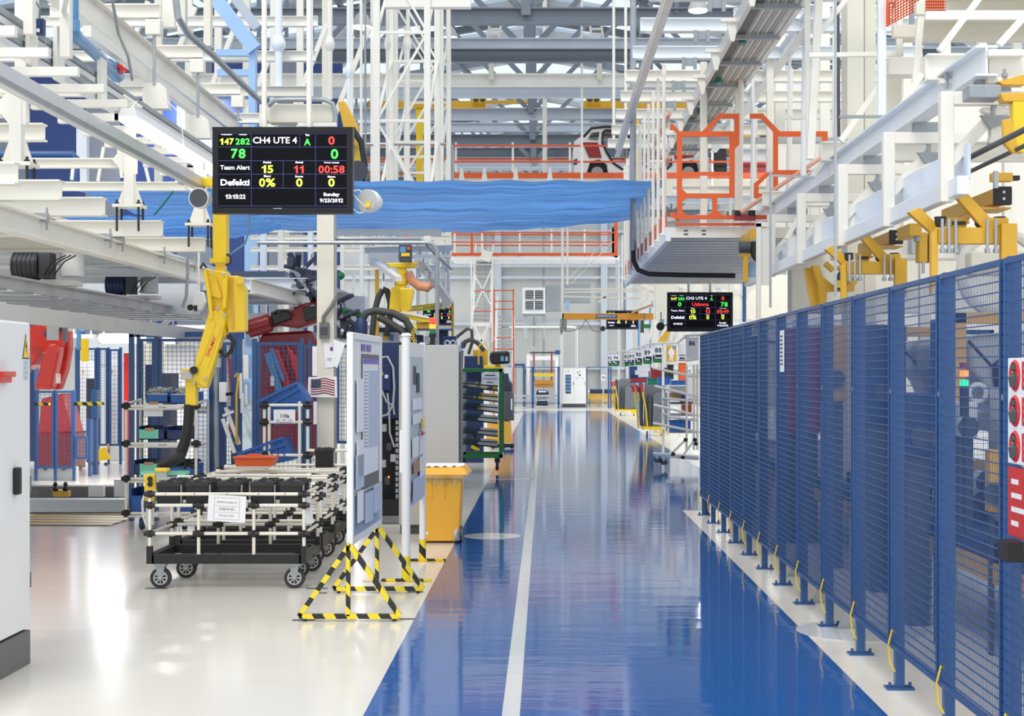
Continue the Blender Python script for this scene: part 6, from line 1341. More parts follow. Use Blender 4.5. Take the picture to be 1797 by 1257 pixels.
S(MB().prism([P(212, 902, 18), P(226, 886, 18), P(226, 902, 18)], (0, .02, 0)), 'yellow_wedge', 'ochre', 'small yellow wedge guard at the foot of the flow rack', 'wedge')

# ------------------------------------------------------------------ notice boards on striped stands
def board(label, pA, pB, z0, z1, contents):
    """pA near corner, pB far corner (x, y) of a notice board standing edge on to the camera"""
    t = T('notice_board', label, 'notice board', (pA[0], (pA[1] + pB[1]) / 2, 0), 'notice boards'); A = Vector((pA[0], pA[1], 0)); Bv = Vector((pB[0], pB[1], 0)); d = (Bv - A).normalized(); n = Vector((d.y, -d.x, 0)); return t, A, Bv, d, n
A = Vector((-1.352, 10.7, 0)); Bq = Vector((-1.300, 12.06, 0)); d = (Bq - A).normalized(); n = Vector((d.y, -d.x, 0)); L = (Bq - A).length; Zv = Vector((0, 0, 1))
def onb(A, d, n, s, z, off=0.0): return A + d * s + Zv * z + n * off
def sheet(A, d, n, s0, s1, z0, z1, off, th=.003): return MB().prism([onb(A, d, n, s0, z0, off), onb(A, d, n, s1, z0, off), onb(A, d, n, s1, z1, off), onb(A, d, n, s0, z1, off)], n * th)
t = T('notice_board', 'big notice board with long chart on yellow-black stands, nearest the battery trolley', 'notice board', (A.x, A.y, 0), 'notice boards')
B(sheet(A, d, n, 0, L, .54, 2.0, -.012, .02), 'panel', 'cabinet_white', t)
fm = MB(); up_ = Vector((0, 0, 1))
fm.bar(A + Zv * .5, A + Zv * 2.0, .045, .05, up=d); fm.bar(Bq + Zv * .5, Bq + Zv * 2.0, .045, .05, up=d); fm.bar(A + Zv * 1.98, Bq + Zv * 1.98, .045, .05); fm.bar(A + Zv * .55, Bq + Zv * .55, .045, .05)
B(fm, 'frame', 'cabinet_white', t, bev=.006)
B(sheet(A, d, n, .42, 1.28, .86, 1.86, .010), 'dark_back_sheet', 'plinth_grey', t)
ch = B(sheet(A, d, n, .46, 1.22, .97, 1.83, .014), 'chart', 'paper', t); B(sheet(A, d, n, .46, 1.22, 1.79, 1.83, .018), 'header_strip', 'purple', ch); B(sheet(A, d, n, .72, 1.16, 1.17, 1.74, .018), 'grid_block', 'paper_blue', ch)
m = MB()
for k in range(22): z = 1.18 + .026 * k; m.prism([onb(A, d, n, .5, z, .0185), onb(A, d, n, .66, z, .0185), onb(A, d, n, .66, z + .006, .0185), onb(A, d, n, .5, z + .006, .0185)], n * .001)
B(m, 'writing', 'truss_grey', ch)
for s0, s1, z0, z1 in ((.42, .60, 1.88, 1.93), (.68, .86, 1.88, 1.93)): B(sheet(A, d, n, s0, s1, z0, z1, .012), 'purple_label', 'purple', t)
for s0, s1, z0, z1, m_ in ((.14, .38, 1.30, 1.68, 'paper'), (.14, .38, .98, 1.24, 'paper'), (.10, .42, .90, 1.14, 'paper_blue'), (.16, .40, .66, .88, 'paper'), (.50, .86, .62, .84, 'paper_blue'), (.92, 1.24, .66, .86, 'paper_blue')):
    B(sheet(A, d, n, s0, s1, z0, z1, .02, .012), 'document_pocket', m_, t, bev=.003)
B(sheet(A, d, n, .03, L - .03, .86, .875, .015, .01), 'tray_ledge', 'steel', t)
B(sheet(A, d, n, .03, L - .03, .58, .86, .022, .003), 'clear_pocket_row', 'plexi', t)
def stand(label, c, w, hh, name='striped_stand'):
    t = T(name, label, 'stand', (c.x, c.y, 0), 'striped triangle stands'); c = Vector((c.x, c.y - .04, 0)); z0 = .035
    B(MB().bar(c + Vector((-w / 2, 0, z0)), c + Vector((0, 0, hh)), .034, .034, up=(0, 1, 0)), 'slanted_leg', 'tape_r', t, bev=.003)
    B(MB().bar(c + Vector((w / 2, 0, z0)), c + Vector((0, 0, hh)), .034, .05, up=(0, 1, 0)), 'slanted_leg', 'tape_l', t, bev=.003)
    B(MB().bar(c + Vector((-.01, 0, z0)), c + Vector((-.01, 0, hh)), .03, .034, up=(0, 1, 0)), 'upright', 'tape_y', t, bev=.003)
    B(MB().bar(c + Vector((-w / 2, 0, z0)), c + Vector((w / 2, 0, z0)), .034, .034), 'base_bar', 'tape_h', t, bev=.003)
    for e in (-1, 1): B(MB().cyl(c + Vector((e * (w / 2 - .04), 0, 0)), c + Vector((e * (w / 2 - .04), 0, z0)), .014, 10), 'foot', 'black', t)
    return t
stand('yellow and black striped triangle stand under the near end of the big notice board', A, .70, .53); stand('yellow and black striped triangle stand under the far end of the big notice board', Bq, .70, .52)
A2 = Vector((-1.146, 12.7, 0)); B2 = Vector((-1.118, 14.07, 0)); d2 = (B2 - A2).normalized(); n2 = Vector((d2.y, -d2.x, 0)); L2 = (B2 - A2).length
t = T('notice_board', 'slim white notice board with glazed sheets beside the yellow wheelie bin', 'notice board', (A2.x, A2.y, 0), 'notice boards')
B(MB().cyl(A2 + Zv * .21, A2 + Zv * 2.03, .036, 16).lathe(A2 + Zv * 2.02, [(.04, 0), (.046, .01), (.03, .03)], n=16), 'near_post', 'cabinet_white', t, smooth=True)
B(MB().cyl(B2 + Zv * .2, B2 + Zv * 2.0, .03, 14), 'far_post', 'cabinet_white', t, smooth=True); B(MB().cyl(A2 + Zv * .02, A2 + Zv * .21, .036, 16), 'near_striped_foot', 'tape_y', t); B(MB().cyl(B2 + Zv * .0, B2 + Zv * .2, .032, 14), 'far_striped_foot', 'tape_y', t)
B(sheet(A2, d2, n2, 0, L2, .58, 1.98, -.01, .02), 'panel', 'cabinet_white', t); B(sheet(A2, d2, n2, .2, L2 - .1, .72, 1.86, .012, .004), 'blue_back_sheet', 'truss_light', t)
for i, (s0, s1, z0, z1, m_) in enumerate([(.40, .62, 1.62, 1.78, 'ink'), (.66, .9, 1.55, 1.72, 'dark_ink'), (.30, 1.1, 1.40, 1.5, 'paper'), (.3, 1.1, 1.28, 1.37, 'paper'), (.25, .8, 1.0, 1.17, 'paper'), (.85, 1.2, 1.0, 1.2, 'paper'), (.30, 1.2, .86, .96, 'cardboard'), (.25, 1.25, .62, .82, 'paper_blue'), (.8, 1.2, .80, .98, 'paper')]):
    B(sheet(A2, d2, n2, s0, s1, z0, z1, .017 + .002 * i, .003), 'posted_sheet', m_, t)
B(sheet(A2, d2, n2, .95, 1.1, 1.22, 1.32, .04, .01), 'yellow_note', 'yellow', t); B(sheet(A2, d2, n2, .9, 1.08, 1.17, 1.2, .04, .01), 'red_note', 'red', t)
for c0, lab in ((A2, 'near'), (B2, 'far')):
    B(MB().box(c0.x - .2, c0.x + .21, c0.y - .03, c0.y + .03, 0.003, .02), '%s_base_foot' % lab, 'tape_h', t)
B(sheet(A2, d2, n2, -.02, .0, .9, 1.25, -.05, .04), 'rear_pocket', 'cabinet_white', t)
# yellow wheelie bin
t = T('wheelie_bin', 'yellow wheelie bin with plastic liner beside the blue walkway', 'bin', (-1.06, 15.8, 0)); Y = 15.55
xa, xb = PX(738, Y), PX(805, Y)
b = MB(); b.add([(xa, Y, .02), (xb, Y, .02), (xb, Y + .40, .02), (xa, Y + .40, .02), (xa - .03, Y - .04, .66), (xb + .03, Y - .04, .66), (xb + .04, Y + .5, .66), (xa - .03, Y + .5, .66)], [(0, 3, 2, 1), (0, 1, 5, 4), (1, 2, 6, 5), (2, 3, 7, 6), (3, 0, 4, 7), (4, 5, 6, 7)])
B(b, 'body', 'bin_yellow', t, bev=.012)
B(MB().box(xa - .05, xb + .055, Y - .06, Y + .5, .655, .695), 'rim', 'bin_yellow', t, bev=.008)
B(MB().add([(xa - .05, Y - .07, .69), (xb + .10, Y - .07, .69), (xb + .12, Y + .5, .69), (xa - .05, Y + .5, .69), (xa - .02, Y + .0, .765), (xb + .05, Y + .0, .775), (xb + .06, Y + .4, .78), (xa - .02, Y + .4, .765)], [(0, 3, 2, 1), (0, 1, 5, 4), (1, 2, 6, 5), (2, 3, 7, 6), (3, 0, 4, 7), (4, 5, 6, 7)]), 'lid', 'bin_yellow', t, bev=.015)
lm = MB(); pts = []
for k in range(25): a = k / 24; pts.append(Vector((xa - .05 + (xb - xa + .15) * a, Y - .075 - .01 * math.sin(k * 2.1), .64 + .02 * math.sin(k * 1.3) - .05 * math.sin(math.pi * a * .9))))
for k in range(24): lm.add([pts[k], pts[k + 1], Vector((pts[k + 1].x, Y - .06, .69)), Vector((pts[k].x, Y - .06, .69))], [(0, 1, 2, 3)])
B(lm, 'liner', 'plexi', t); lm = MB()
for k in range(12): a = k / 12; lm.add([Vector((xa + .05 + (xb - xa) * a, Y + .0, .775 + .012 * math.sin(k * 2.3))), Vector((xa + .05 + (xb - xa) * (a + .09), Y + .0, .775 + .012 * math.sin(k * 2.3 + 2.3))), Vector((xa + .05 + (xb - xa) * (a + .09), Y + .2, .80)), Vector((xa + .05 + (xb - xa) * a, Y + .2, .80))], [(0, 1, 2, 3)])
B(lm, 'top_liner', 'paper', t)
for e in (.28, .62): B(MB().box(xa + (xb - xa) * e, xa + (xb - xa) * e + .012, Y - .04, Y - .01, .46, .655), 'rib', 'bin_yellow', t)
wl = B(MB().cyl((xb - .02, Y + .1, .085), (xb + .03, Y + .1, .085), .085, 22), 'wheel', 'dark_grey', t, smooth=True); B(MB().cyl((xb + .0, Y + .0, .085), (xb - .03, Y + .01, .085), .06, 18), 'hub', 'cabinet_grey', wl)
B(MB().box(xb - .5 + .12, xb - .35 + .04, Y - .006, Y - .001, .09, .12), 'sticker', 'paper', t)
# grey cabinet, open machine
t = T('grey_cabinet', 'tall plain grey cabinet behind the yellow wheelie bin', 'cabinet', (-1.05, 16.6, 0))
B(MB().box(PX(700, 16.4), PX(805, 16.4), 16.4, 16.9, .1, 2.02), 'body', 'cabinet_grey', t, bev=.008); B(MB().box(PX(702, 16.4), PX(804, 16.4), 16.43, 16.88, 0, .1), 'plinth', 'dark_grey', t)
B(MB().box(PX(806, 16.4), PX(808, 16.4), 16.5, 16.88, .3, 1.95), 'side_seal', 'plinth_grey', t)
for px in (785, 795): B(MB().ring(P(px, 602, 16.5), (0, 1, 0), .026, .008, 16, 6), 'lifting_eye', 'steel', t)
t = T('signal_lamp', 'signal tower with two lit red-orange lamps on the grey cabinet', 'signal light', P(759, 606, 16.6))
B(MB().cyl(P(759, 606, 16.6), P(759, 592, 16.6), .028).cyl(P(759, 592, 16.6), P(759, 586, 16.6), .04), 'base', 'black', t); B(MB().cyl(P(759, 586, 16.6), P(759, 578, 16.6), .035), 'green_lamp', 'teal', t)
B(MB().cyl(P(759, 577, 16.6), P(759, 569, 16.6), .035), 'orange_lamp', 'led_orange', t); B(MB().cyl(P(759, 567, 16.6), P(759, 558, 16.6), .035), 'red_lamp', 'led_red', t)
S(MB().tube([P(588, 419, 17), P(738, 419, 17), P(746, 426, 17), P(766, 448, 18), P(792, 472, 20)], .02, 8), 'overhead_conduit', 'galv', 'upper grey conduit running right from the cream post and slanting down', 'conduit', smooth=True)
S(MB().tube([P(452, 426, 16.7), P(748, 426, 16.7), P(758, 428, 16.7), P(766, 436, 16.7), P(767, 448, 16.7), P(767, 606, 16.7)], .022, 8), 'overhead_conduit', 'galv', 'lower grey conduit bending down onto the grey cabinet', 'conduit', smooth=True)
t = T('open_machine', 'open machine cabinet with dark blue backplate and hoses between the notice boards', 'machine', (PX(690, 18.6), 18.6, 0)); Y = 18.6
B(MB().pbox(655, 700, 601, 735, Y, .1), 'blue_backplate', 'navy', t, bev=.006); B(MB().pbox(655, 706, 601, 890, Y + .25, .3).pbox(700, 707, 601, 890, Y, .3), 'frame', 'black', t); B(MB().box(PX(650, Y), PX(707, Y), Y - .1, Y + .5, 0, .2), 'base', 'black', t); B(MB().pbox(668, 686, 640, 685, Y - .06, .06), 'terminal_box', 'box_navy', t, bev=.004)
B(MB().pbox(675, 681, 658, 664, Y - .07, .01), 'switch_plate', 'paper', t); B(MB().pprism([(668, 658), (673, 658), (670.5, 651)], Y - .07, .01), 'warning_mark', 'yellow', t)
m = MB(); m.tube([P(668, 628, Y - .1), P(680, 626, Y - .1), P(690, 645, Y - .1), P(692, 680, Y - .1), P(690, 710, Y - .1), P(680, 728, Y - .1), P(665, 732, Y - .1)], .014, 6).tube([P(680, 690, Y - .1), P(683, 720, Y - .1), P(684, 760, Y - .1), P(692, 785, Y - .1)], .012, 6)
m.tube([P(670, 685, Y - .1), P(678, 705, Y - .1), P(690, 712, Y - .1), P(692, 728, Y - .1)], .012, 6); B(m, 'hoses', 'cabinet_grey', t, smooth=True)
for k, (px, py) in enumerate([(674, 752), (683, 785), (673, 815), (680, 845), (690, 805)]): B(MB().pbox(px - 5, px + 4, py - 7, py + 6, Y - .05, .1), 'valve_block', 'cabinet_grey' if k % 2 == 0 else 'dark_grey', t, bev=.004)
for k in range(14): B(MB().pbox(694, 699, 738 + 10 * k, 745 + 10 * k, Y - .03, .05), 'cable_clip', 'steel', t)
B(MB().pbox(681, 683.5, 836, 839, Y - .12, .02), 'orange_led', 'led_orange', t)
S(MB().box(PX(668, 17.9), PX(708, 17.9), 17.5, 18.1, 0.005, .03), 'floor_grating', 'plinth_grey', 'grey floor grating in front of the open machine cabinet', 'grating')
# hoses and yellow frames behind the boards
t = T('corrugated_hoses', 'thick dark grey corrugated hoses arching over the open machine cabinet', 'hose', P(680, 600, 19)); Y = 19
for pts in ([(632, 595), (634, 566), (642, 550), (658, 545), (690, 550), (712, 562), (722, 580), (727, 600)], [(664, 556), (682, 566), (704, 580), (716, 600)]):
    B(MB().tube([P(a, b, Y) for a, b in pts], .046, 12), 'hose', 'hose', t, smooth=True)
B(MB().tube([P(a, b, Y + 1.2) for a, b in ((678, 590), (684, 560), (685, 532), (679, 510), (672, 508))], .04, 12), 'hose', 'rubber', t, smooth=True); B(MB().tube([P(a, b, Y + 1.3) for a, b in ((672, 508), (664, 522), (657, 548), (653, 590))], .04, 12), 'hose', 'hose', t, smooth=True)
m = MB()
for k in range(9): m.ring(P(726 + 3 * math.sin(k), 568 + 4.5 * k, Y - .1), (0, 1, 0), .018, .006, 10, 5)
B(m, 'drag_chain', 'yellow', t)
S(MB().lathe(P(634, 580, 18.97), [(.04, -.22), (.08, -.1), (.08, .1), (.04, .16)], n=14), 'blue_connector', 'navy', 'dark blue connector at the left end of the corrugated hoses', 'connector', smooth=True)
for i, (px, w, a, b, Y, lab) in enumerate([(661, 6, 473, 610, 21, 'tall yellow upright behind the corrugated hoses'), (794, 4, 530, 600, 24, 'slim yellow upright right of the small screen')]):
    S(MB().pbox(px - w / 2, px + w / 2, a, b, Y, .1).box(PX(px - w / 2, Y) + .005, PX(px + w / 2, Y) - .005, Y + .02, Y + .08, 0, PZ(b, Y) + .02), 'yellow_upright', 'ochre', lab, 'upright', bev=.004)
S(MB().bar(P(718, 540, 24), P(794, 531, 24), .04).bar(P(728, 538, 24.3), P(728, 544, 24.3), .03).bar(P(718, 545, 24), P(794, 538, 24), .04), 'yellow_rail_frame', 'yellow', 'yellow rail frame above the small screen', 'rail')
# second yellow manipulator
t = T('yellow_manipulator', 'second yellow manipulator arm further back, with blue-green control box', 'manipulator', P(710, 600, 20)); Y = 20
B(MB().box(PX(698, Y), PX(713, Y), Y, Y + .12, PZ(500, Y), PZ(468, Y)), 'column', 'yellow', t, bev=.01); B(MB().pprism([(676, 462), (734, 460), (728, 470), (690, 470)], Y - .02, .16), 'top_plate', 'yellow', t, bev=.008)
B(MB().lathe(P(705, 500, Y + .06), [(.085, 0), (.085, .04)], n=18), 'collar', 'yellow', t); B(MB().pprism([(686, 506), (698, 499), (712, 499), (703, 548), (682, 548)], Y, .16), 'left_link', 'yellow', t, bev=.012); B(MB().pprism([(700, 506), (725, 506), (726, 512), (719, 545), (706, 552), (702, 540)], Y - .06, .14), 'right_link', 'yellow', t, bev=.012)
B(MB().pprism([(702, 546), (722, 548), (752, 556), (754, 566), (740, 566), (704, 556)], Y - .1, .14), 'forearm', 'yellow', t, bev=.008); B(MB().pprism([(704, 546), (752, 555), (752, 559), (704, 550)], Y - .12, .02), 'forearm_edge', 'paper', t); B(MB().pbox(730, 754, 566, 577, Y - .05, .2), 'wrist', 'ochre', t, bev=.01)
B(MB().pbox(700, 722, 429, 460, Y - .25, .1), 'control_box', 'ink', t, bev=.012); B(MB().pbox(702, 712, 433, 443, Y - .265, .015), 'blue_panel', 'pvc_blue', t); B(MB().pbox(704, 719, 444, 450, Y - .265, .015), 'yellow_label', 'yellow', t); B(MB().cyl(P(717, 436, Y - .28), P(717, 436, Y - .25), .022), 'knob', 'orange', t); B(MB().pbox(708, 714, 414, 422, Y - .25, .05), 'orange_beacon', 'orange', t)
S(MB().tube([P(716, 478, 20), P(722, 492, 20), P(735, 502, 20), P(750, 505, 20), P(756, 498, 20)], .06, 12), 'orange_hose_sleeve', 'sleeve_orange', 'faded orange sleeve curving right of the second yellow manipulator', 'hose', smooth=True)
# structure around the second arm: white conveyors
t = T('white_hoist_frame', 'white overhead frame carrying the second yellow manipulator', 'frame', P(720, 450, 21.5))
B(MB().box(PX(648, 21.5), PX(698, 21.5), 21.5, 21.7, PZ(465, 21.5), PZ(443, 21.5)).box(PX(698, 21.5), PX(790, 21.5), 21.55, 21.7, PZ(452, 21.5), PZ(446, 21.5)), 'main_beam', 'white', t, bev=.01); B(MB().ibeam(P(588, 408, 22), P(775, 408, 22), .09, .08), 'upper_beam', 'white', t); B(MB().ibeam(P(640, 440, 23), P(792, 436, 23), .09, .1), 'rear_beam', 'white', t)
rr_ = random.Random(3)
for k in range(26):
    px = 650 + rr_.random() * 135; py = 412 + rr_.random() * 70; Yk = 21.8 + rr_.random() * 2; w_ = rr_.choice((2, 3, 4)); h_ = rr_.choice((5, 8, 14, 22))
    B(MB().pbox(px, px + w_, py, py + h_, Yk, .1) if k % 3 else MB().cyl(P(px, py, Yk), P(px + 3 * w_, py + 1, Yk), .03, 8), 'fitting', rr_.choice(('white', 'cabinet_white', 'steel', 'galv', 'white')), t)
B(MB().bar(P(655, 458, 21.3), P(700, 490, 19), .08, .06).bar(P(735, 455, 21.3), P(788, 530, 23), .12, .06), 'slanted_track', 'white', t); B(MB().pbox(735, 770, 465, 478, 22, .15), 'bracket', 'cabinet_white', t)
for px in (768, 778, 786): B(MB().pbox(px - 3, px + 3, 440, 540, 23.2, .1), 'upright', 'white', t)
for px in (748, 760, 776):
    B(MB().pbox(px - 4, px + 4, 452, 462, 21.3, .1).pbox(px - 3, px + 3, 475, 490, 21.6, .1), 'clamp', 'cabinet_white', t)
for i, (px, w) in enumerate([(461, 10), (492, 9), (544, 8), (600, 6), (634, 6), (672, 4), (691, 4), (502, 6), (620, 3)]):
    S(MB().box(PX(px - w / 2, 26 + i * .3), PX(px + w / 2, 26 + i * .3), 26 + i * .3, 26.15 + i * .3, 0, PZ(396, 26 + i * .3)), 'white_upright', 'white' if i % 2 else 'white_cool', '%s white upright standing below the tarpaulin' % ['leftmost', 'second thick', 'third thick', 'slim fourth', 'slim fifth', 'thin sixth', 'thin seventh', 'slim extra second', 'thin'][i], 'upright', 'white uprights below the tarpaulin')
for i, py in enumerate((404, 417, 438, 470)):
    S(MB().ibeam(P(440, py, 28), P(790 if i < 2 else 700, py, 28), .08, .06), 'white_crossbar', 'white', '%s white crossbar below the tarpaulin counted downwards' % ORD[i], 'crossbar', 'white crossbars below the tarpaulin')
S(MB().ibeam(P(440, 502, 17.6), P(572, 538, 23), .17, .11), 'slanted_track', 'white', 'white track beam slanting back right of the yellow arm', 'beam')
S(MB().box(PX(405, 22), PX(500, 22), 22, 22.3, PZ(492, 22), PZ(476, 22)), 'blue_grey_girder', 'truss_grey', 'blue-grey girder right of the yellow arm column', 'girder')
S(MB().pbox(588, 640, 520, 600, 24, .4), 'pale_machine_cabinet', 'cabinet_white', 'pale machine cabinet behind the grey tooling head', 'cabinet')
t = T('blue_machine_row', 'row of small blue and yellow machine parts behind the open machine cabinet', 'machine', P(700, 600, 22))
for k, (px0, px1, a, b, mm) in enumerate([(656, 700, 582, 600, 'cabinet_white'), (672, 682, 584, 596, 'yellow'), (684, 690, 586, 598, 'pvc_blue'), (728, 742, 588, 606, 'navy'), (745, 752, 590, 604, 'cabinet_white'), (770, 786, 580, 606, 'navy'), (664, 726, 575, 583, 'dark_ink'), (776, 800, 590, 606, 'box_navy'), (725, 795, 577, 580, 'fence_blue')]):
    B(MB().pbox(px0, px1, a, b, 22 - .05 * k, .2), 'block', mm, t, bev=.006)
B(MB().box(PX(656, 22.3), PX(800, 22.3), 22.3, 22.6, 0, PZ(600, 22)), 'machine_base', 'dark_grey', t)
# ------------------------------------------------------------------ glass rack and things behind it
gr = T('windscreen_rack', 'green framed rack of tilted windscreens beside the walkway', 'rack', (PX(845, 26.5), 26.6, 0)); Y = 26.5
x0, x1 = PX(808, Y), PX(882, Y); z0, z1 = PZ(803, Y), PZ(648, Y)
for x in (x0 + .02, x1 - .03):
    for y in (Y, Y + .9): B(MB().box(x - .03, x + .03, y - .03, y + .03, z0, z1), 'post', 'green' if x > -1.2 else 'steel', gr)
for z in (z0 + .02, z1 - .02):
    for y in (Y, Y + .9): B(MB().box(x0, x1, y - .03, y + .03, z - .03, z + .03), 'rail', 'green', gr)
    B(MB().box(x1 - .06, x1, Y, Y + .9, z - .03, z + .03), 'side_rail', 'cabinet_grey', gr)
B(MB().box(x0, x1, Y, Y + .9, z1, z1 + .012), 'top_sheet', 'paper', gr)
for px in (812, 872):
    B(MB().cyl(P(px, 818, Y) + Vector((-.02, 0, 0)), P(px, 818, Y) + Vector((.03, 0, 0)), .075, 16).pbox(px - 4, px + 5, 803, 812, Y, .1), 'caster', 'dark_ink', gr)
B(MB().pbox(845, 875, 654, 676, Y - .05, .005), 'notice', 'paper', gr); m = MB()
m.pbox(851, 869, 658, 660, Y - .056, .002).text('VETROBRANSKO', P(860, 665, Y - .056), (1, 0, 0), (0, 0, 1), .03, .2).text('STAKLO', P(860, 671, Y - .056), (1, 0, 0), (0, 0, 1), .03, .12); B(m, 'lettering', 'ink', gr)
for k in range(6):
    y_ = 676 + 19 * k + (4 if k > 3 else 0)
    t = T('windscreen', '%s windscreen from the top lying in the green rack' % ORD[k], 'windscreen', P(845, y_, Y + .3), 'windscreens in the green rack')
    pts = [P(808, y_, Y - .02), P(812, y_ + 4, Y - .02), P(845, y_ + 7, Y - .02), P(874, y_ + 10, Y - .02), P(874, y_ + 8, Y - .02), P(850, y_ + 1, Y - .02)]
    B(MB().add([P(808, y_ + 1, Y - .05), P(873, y_ + 9, Y - .05), P(873, y_ - 3, Y + .8), P(808, y_ - 9, Y + .8)], [(0, 1, 2, 3)]).add([P(808, y_ + 2.5, Y - .05), P(873, y_ + 10.5, Y - .05), P(873, y_ + 9, Y - .05), P(808, y_ + 1, Y - .05)], [(0, 1, 2, 3)]), 'glass', 'glass_green', t)
    B(MB().bar(P(808, y_ - 3, Y - .06), P(874, y_ + 2, Y - .06), .03, .02), 'upper_edge', 'black', t); B(MB().bar(P(808, y_ + 3, Y - .06), P(874, y_ + 10, Y - .06), .03, .025), 'lower_edge', 'black', t)
S(MB().pprism([(830, 753), (834, 753), (842, 791), (826, 791)], 27.9, .02), 'striped_cone_board', 'tape_r', 'small yellow-black striped board seen through the green rack', 'sign')
t = T('blue_robot_box', 'navy machine box with yellow column and drag chain above the green rack', 'machine', P(835, 648, 29)); Y = 29
B(MB().pbox(815, 847, 625, 648, Y, .4), 'box', 'navy', t, bev=.01); B(MB().box(PX(812, Y), PX(846, Y), Y + .5, Y + .9, 0, PZ(640, Y)), 'lower_cabinet', 'navy', t); B(MB().pbox(830, 856, 614, 648, Y + .5, .2), 'yellow_column', 'ochre', t, bev=.01); B(MB().pbox(849, 882, 641, 648, Y - .1, .3), 'yellow_tray', 'yellow', t, bev=.01)
m = MB()
for a in arc(P(848, 612, Y - .1), .09, 0, 180, 8): m.ring(a, (0, 1, 0), .014, .006, 8, 5)
for k in range(7): m.ring(P(840, 614 + 4 * k, Y - .1), (0, 1, 0), .014, .006, 8, 5).ring(P(856, 614 + 4 * k, Y - .1), (0, 1, 0), .014, .006, 8, 5)
B(m, 'drag_chain', 'yellow', t)
B(MB().tube([P(792, 600, Y), P(806, 588, Y), P(820, 577, Y), P(828, 580, Y), P(829, 600, Y), P(822, 622, Y)], .03, 8).tube([P(812, 610, Y), P(816, 600, Y), P(826, 596, Y), P(838, 602, Y), P(850, 616, Y)], .045, 10), 'hose', 'hose', t, smooth=True)
B(MB().bar(P(812, 600, Y), P(811, 612, Y), .06).bar(P(811, 615, Y), P(810, 645, Y), .05), 'blue_fitting', 'box_blue', t)
t = T('black_motor', 'black motor unit with blue label above the green rack', 'motor', P(875, 638, 28))
B(MB().pprism([(859, 622), (863, 617), (892, 616), (894, 620), (894, 638), (864, 640), (859, 634)], 28, .4), 'housing', 'black', t, bev=.03); B(MB().pprism([(879, 625), (884, 625), (885, 634), (878, 634)], 27.98, .02), 'blue_label', 'pvc_blue', t); B(MB().pbox(887, 891, 626, 634, 27.97, .02), 'grey_label', 'cabinet_grey', t)
B(MB().bar(P(874, 640, 28.1), P(874, 650, 28.1), .1), 'stand', 'ochre', t)
v = T('vacuum_unit', 'tall dark industrial vacuum on a yellow drum beside the walkway', 'vacuum', P(889, 785, 35)); Y = 35
B(MB().lathe(P(888, 738, Y) , [(.17, 0), (.19, .02), (.18, .6), (.14, .68)], n=20), 'dust_drum', 'dark_grey', v, smooth=True); B(MB().lathe(P(888, 688, Y), [(.15, 0), (.15, .18), (.08, .27), (.05, .42)], n=18), 'motor_head', 'dark_ink', v, smooth=True)
B(MB().lathe(P(876, 777, Y), [(.3, 0), (.3, .05), (.27, .48), (.2, .5)], n=20), 'yellow_base_drum', 'bin_yellow', v, smooth=True); B(MB().box(PX(860, Y), PX(902, Y), Y - .25, Y + .25, .04, .1), 'cart_frame', 'black', v)
for px in (866, 884, 898): B(MB().cyl(P(px, 783, Y - .2) , P(px, 783, Y - .16), .06, 12), 'caster', 'dark_grey', v)
B(MB().pbox(896.5, 899, 700, 720, Y - .2, .01), 'white_label', 'paper', v)
S(MB().pbox(882, 897, 645, 668, 36, .4).box(PX(884, 36), PX(896, 36), 36.05, 36.35, 0, PZ(668, 36)), 'white_machine_corner', 'cabinet_white', 'white machine corner behind the industrial vacuum', 'machine')
# stairs
def stairs(label, px0, px1, py0, py1, Y0, n_, m, lean, cat='stairs'):
    t = T('steel_stairs', label, cat, P((px0 + px1) / 2, py1, Y0), None); tm = MB()
    for k in range(n_):
        s = k / (n_ - 1); py = py1 + (py0 - py1) * s; Yk = Y0 + lean * s
        z = PZ(py, Yk); x0_, x1_ = PX(px0, Y0), PX(px1, Y0)
        B(MB().box(x0_, x1_, Yk, Yk + .28, z - .06, z + .03), 'tread', m, t)
    for px in (px0, px1):
        x = PX(px, Y0); B(MB().bar((x, Y0, PZ(py1, Y0) - .1), (x, Y0 + lean, PZ(py0, Y0)), .06, .25), 'stringer', 'cabinet_white', t)
        B(MB().bar((x, Y0 - .2, PZ(py1, Y0) + .9), (x, Y0 + lean - .2, PZ(py0, Y0) + .9), .05), 'handrail', 'white' if m != 'cabinet_grey_' else 'orange', t)
    return t
s_1 = stairs('upper white steel staircase climbing to the rear mezzanine', 829, 861, 460, 566, 58, 17, 'cabinet_grey', 3.2)
s_2 = stairs('lower staircase with orange rails left of the walkway end', 869, 899, 556, 640, 56, 13, 'cabinet_grey', 3)
for st_, px0, px1, a, b, Y in ((s_2, 867, 901, 508, 640, 56), (s_1, 827, 864, 455, 600, 57.8)):
    for px in (px0, px1): B(MB().pbox(px - 1.2, px + 1.2, a, b + (150 if st_ is s_2 else 0), Y, .06), 'post', 'rail_orange' if st_ is s_2 else 'white', st_)
    if st_ is s_2:
        for py in (509, 528, 542, 592, 612): B(MB().pbox(px0, px1, py, py + 1.8, Y, .05), 'guard_bar', 'rail_orange', st_)
    else:
        for py in (510, 545): B(MB().pbox(px0 + 5, px1 - 2, py, py + 2, Y, .05), 'orange_tread_edge', 'rail_orange', st_)
        B(MB().bar(P(px0 + 4, 480, Y), P(px1, 540, Y), .05).bar(P(px0 + 4, 545, Y), P(px1, 470, Y), .05).pbox(px0 + 2, px1 - 4, 566, 573, Y, 2).bar(P(px0 + 6, 573, Y), P(px1 - 6, 625, Y), .06).bar(P(px1 - 8, 573, Y), P(px0 + 6, 625, Y), .06), 'brace', 'white', st_)
B(MB().box(PX(831, 58), PX(858, 58), 58, 58.1, 0, PZ(566, 58)), 'support', 'cabinet_white', s_1); 
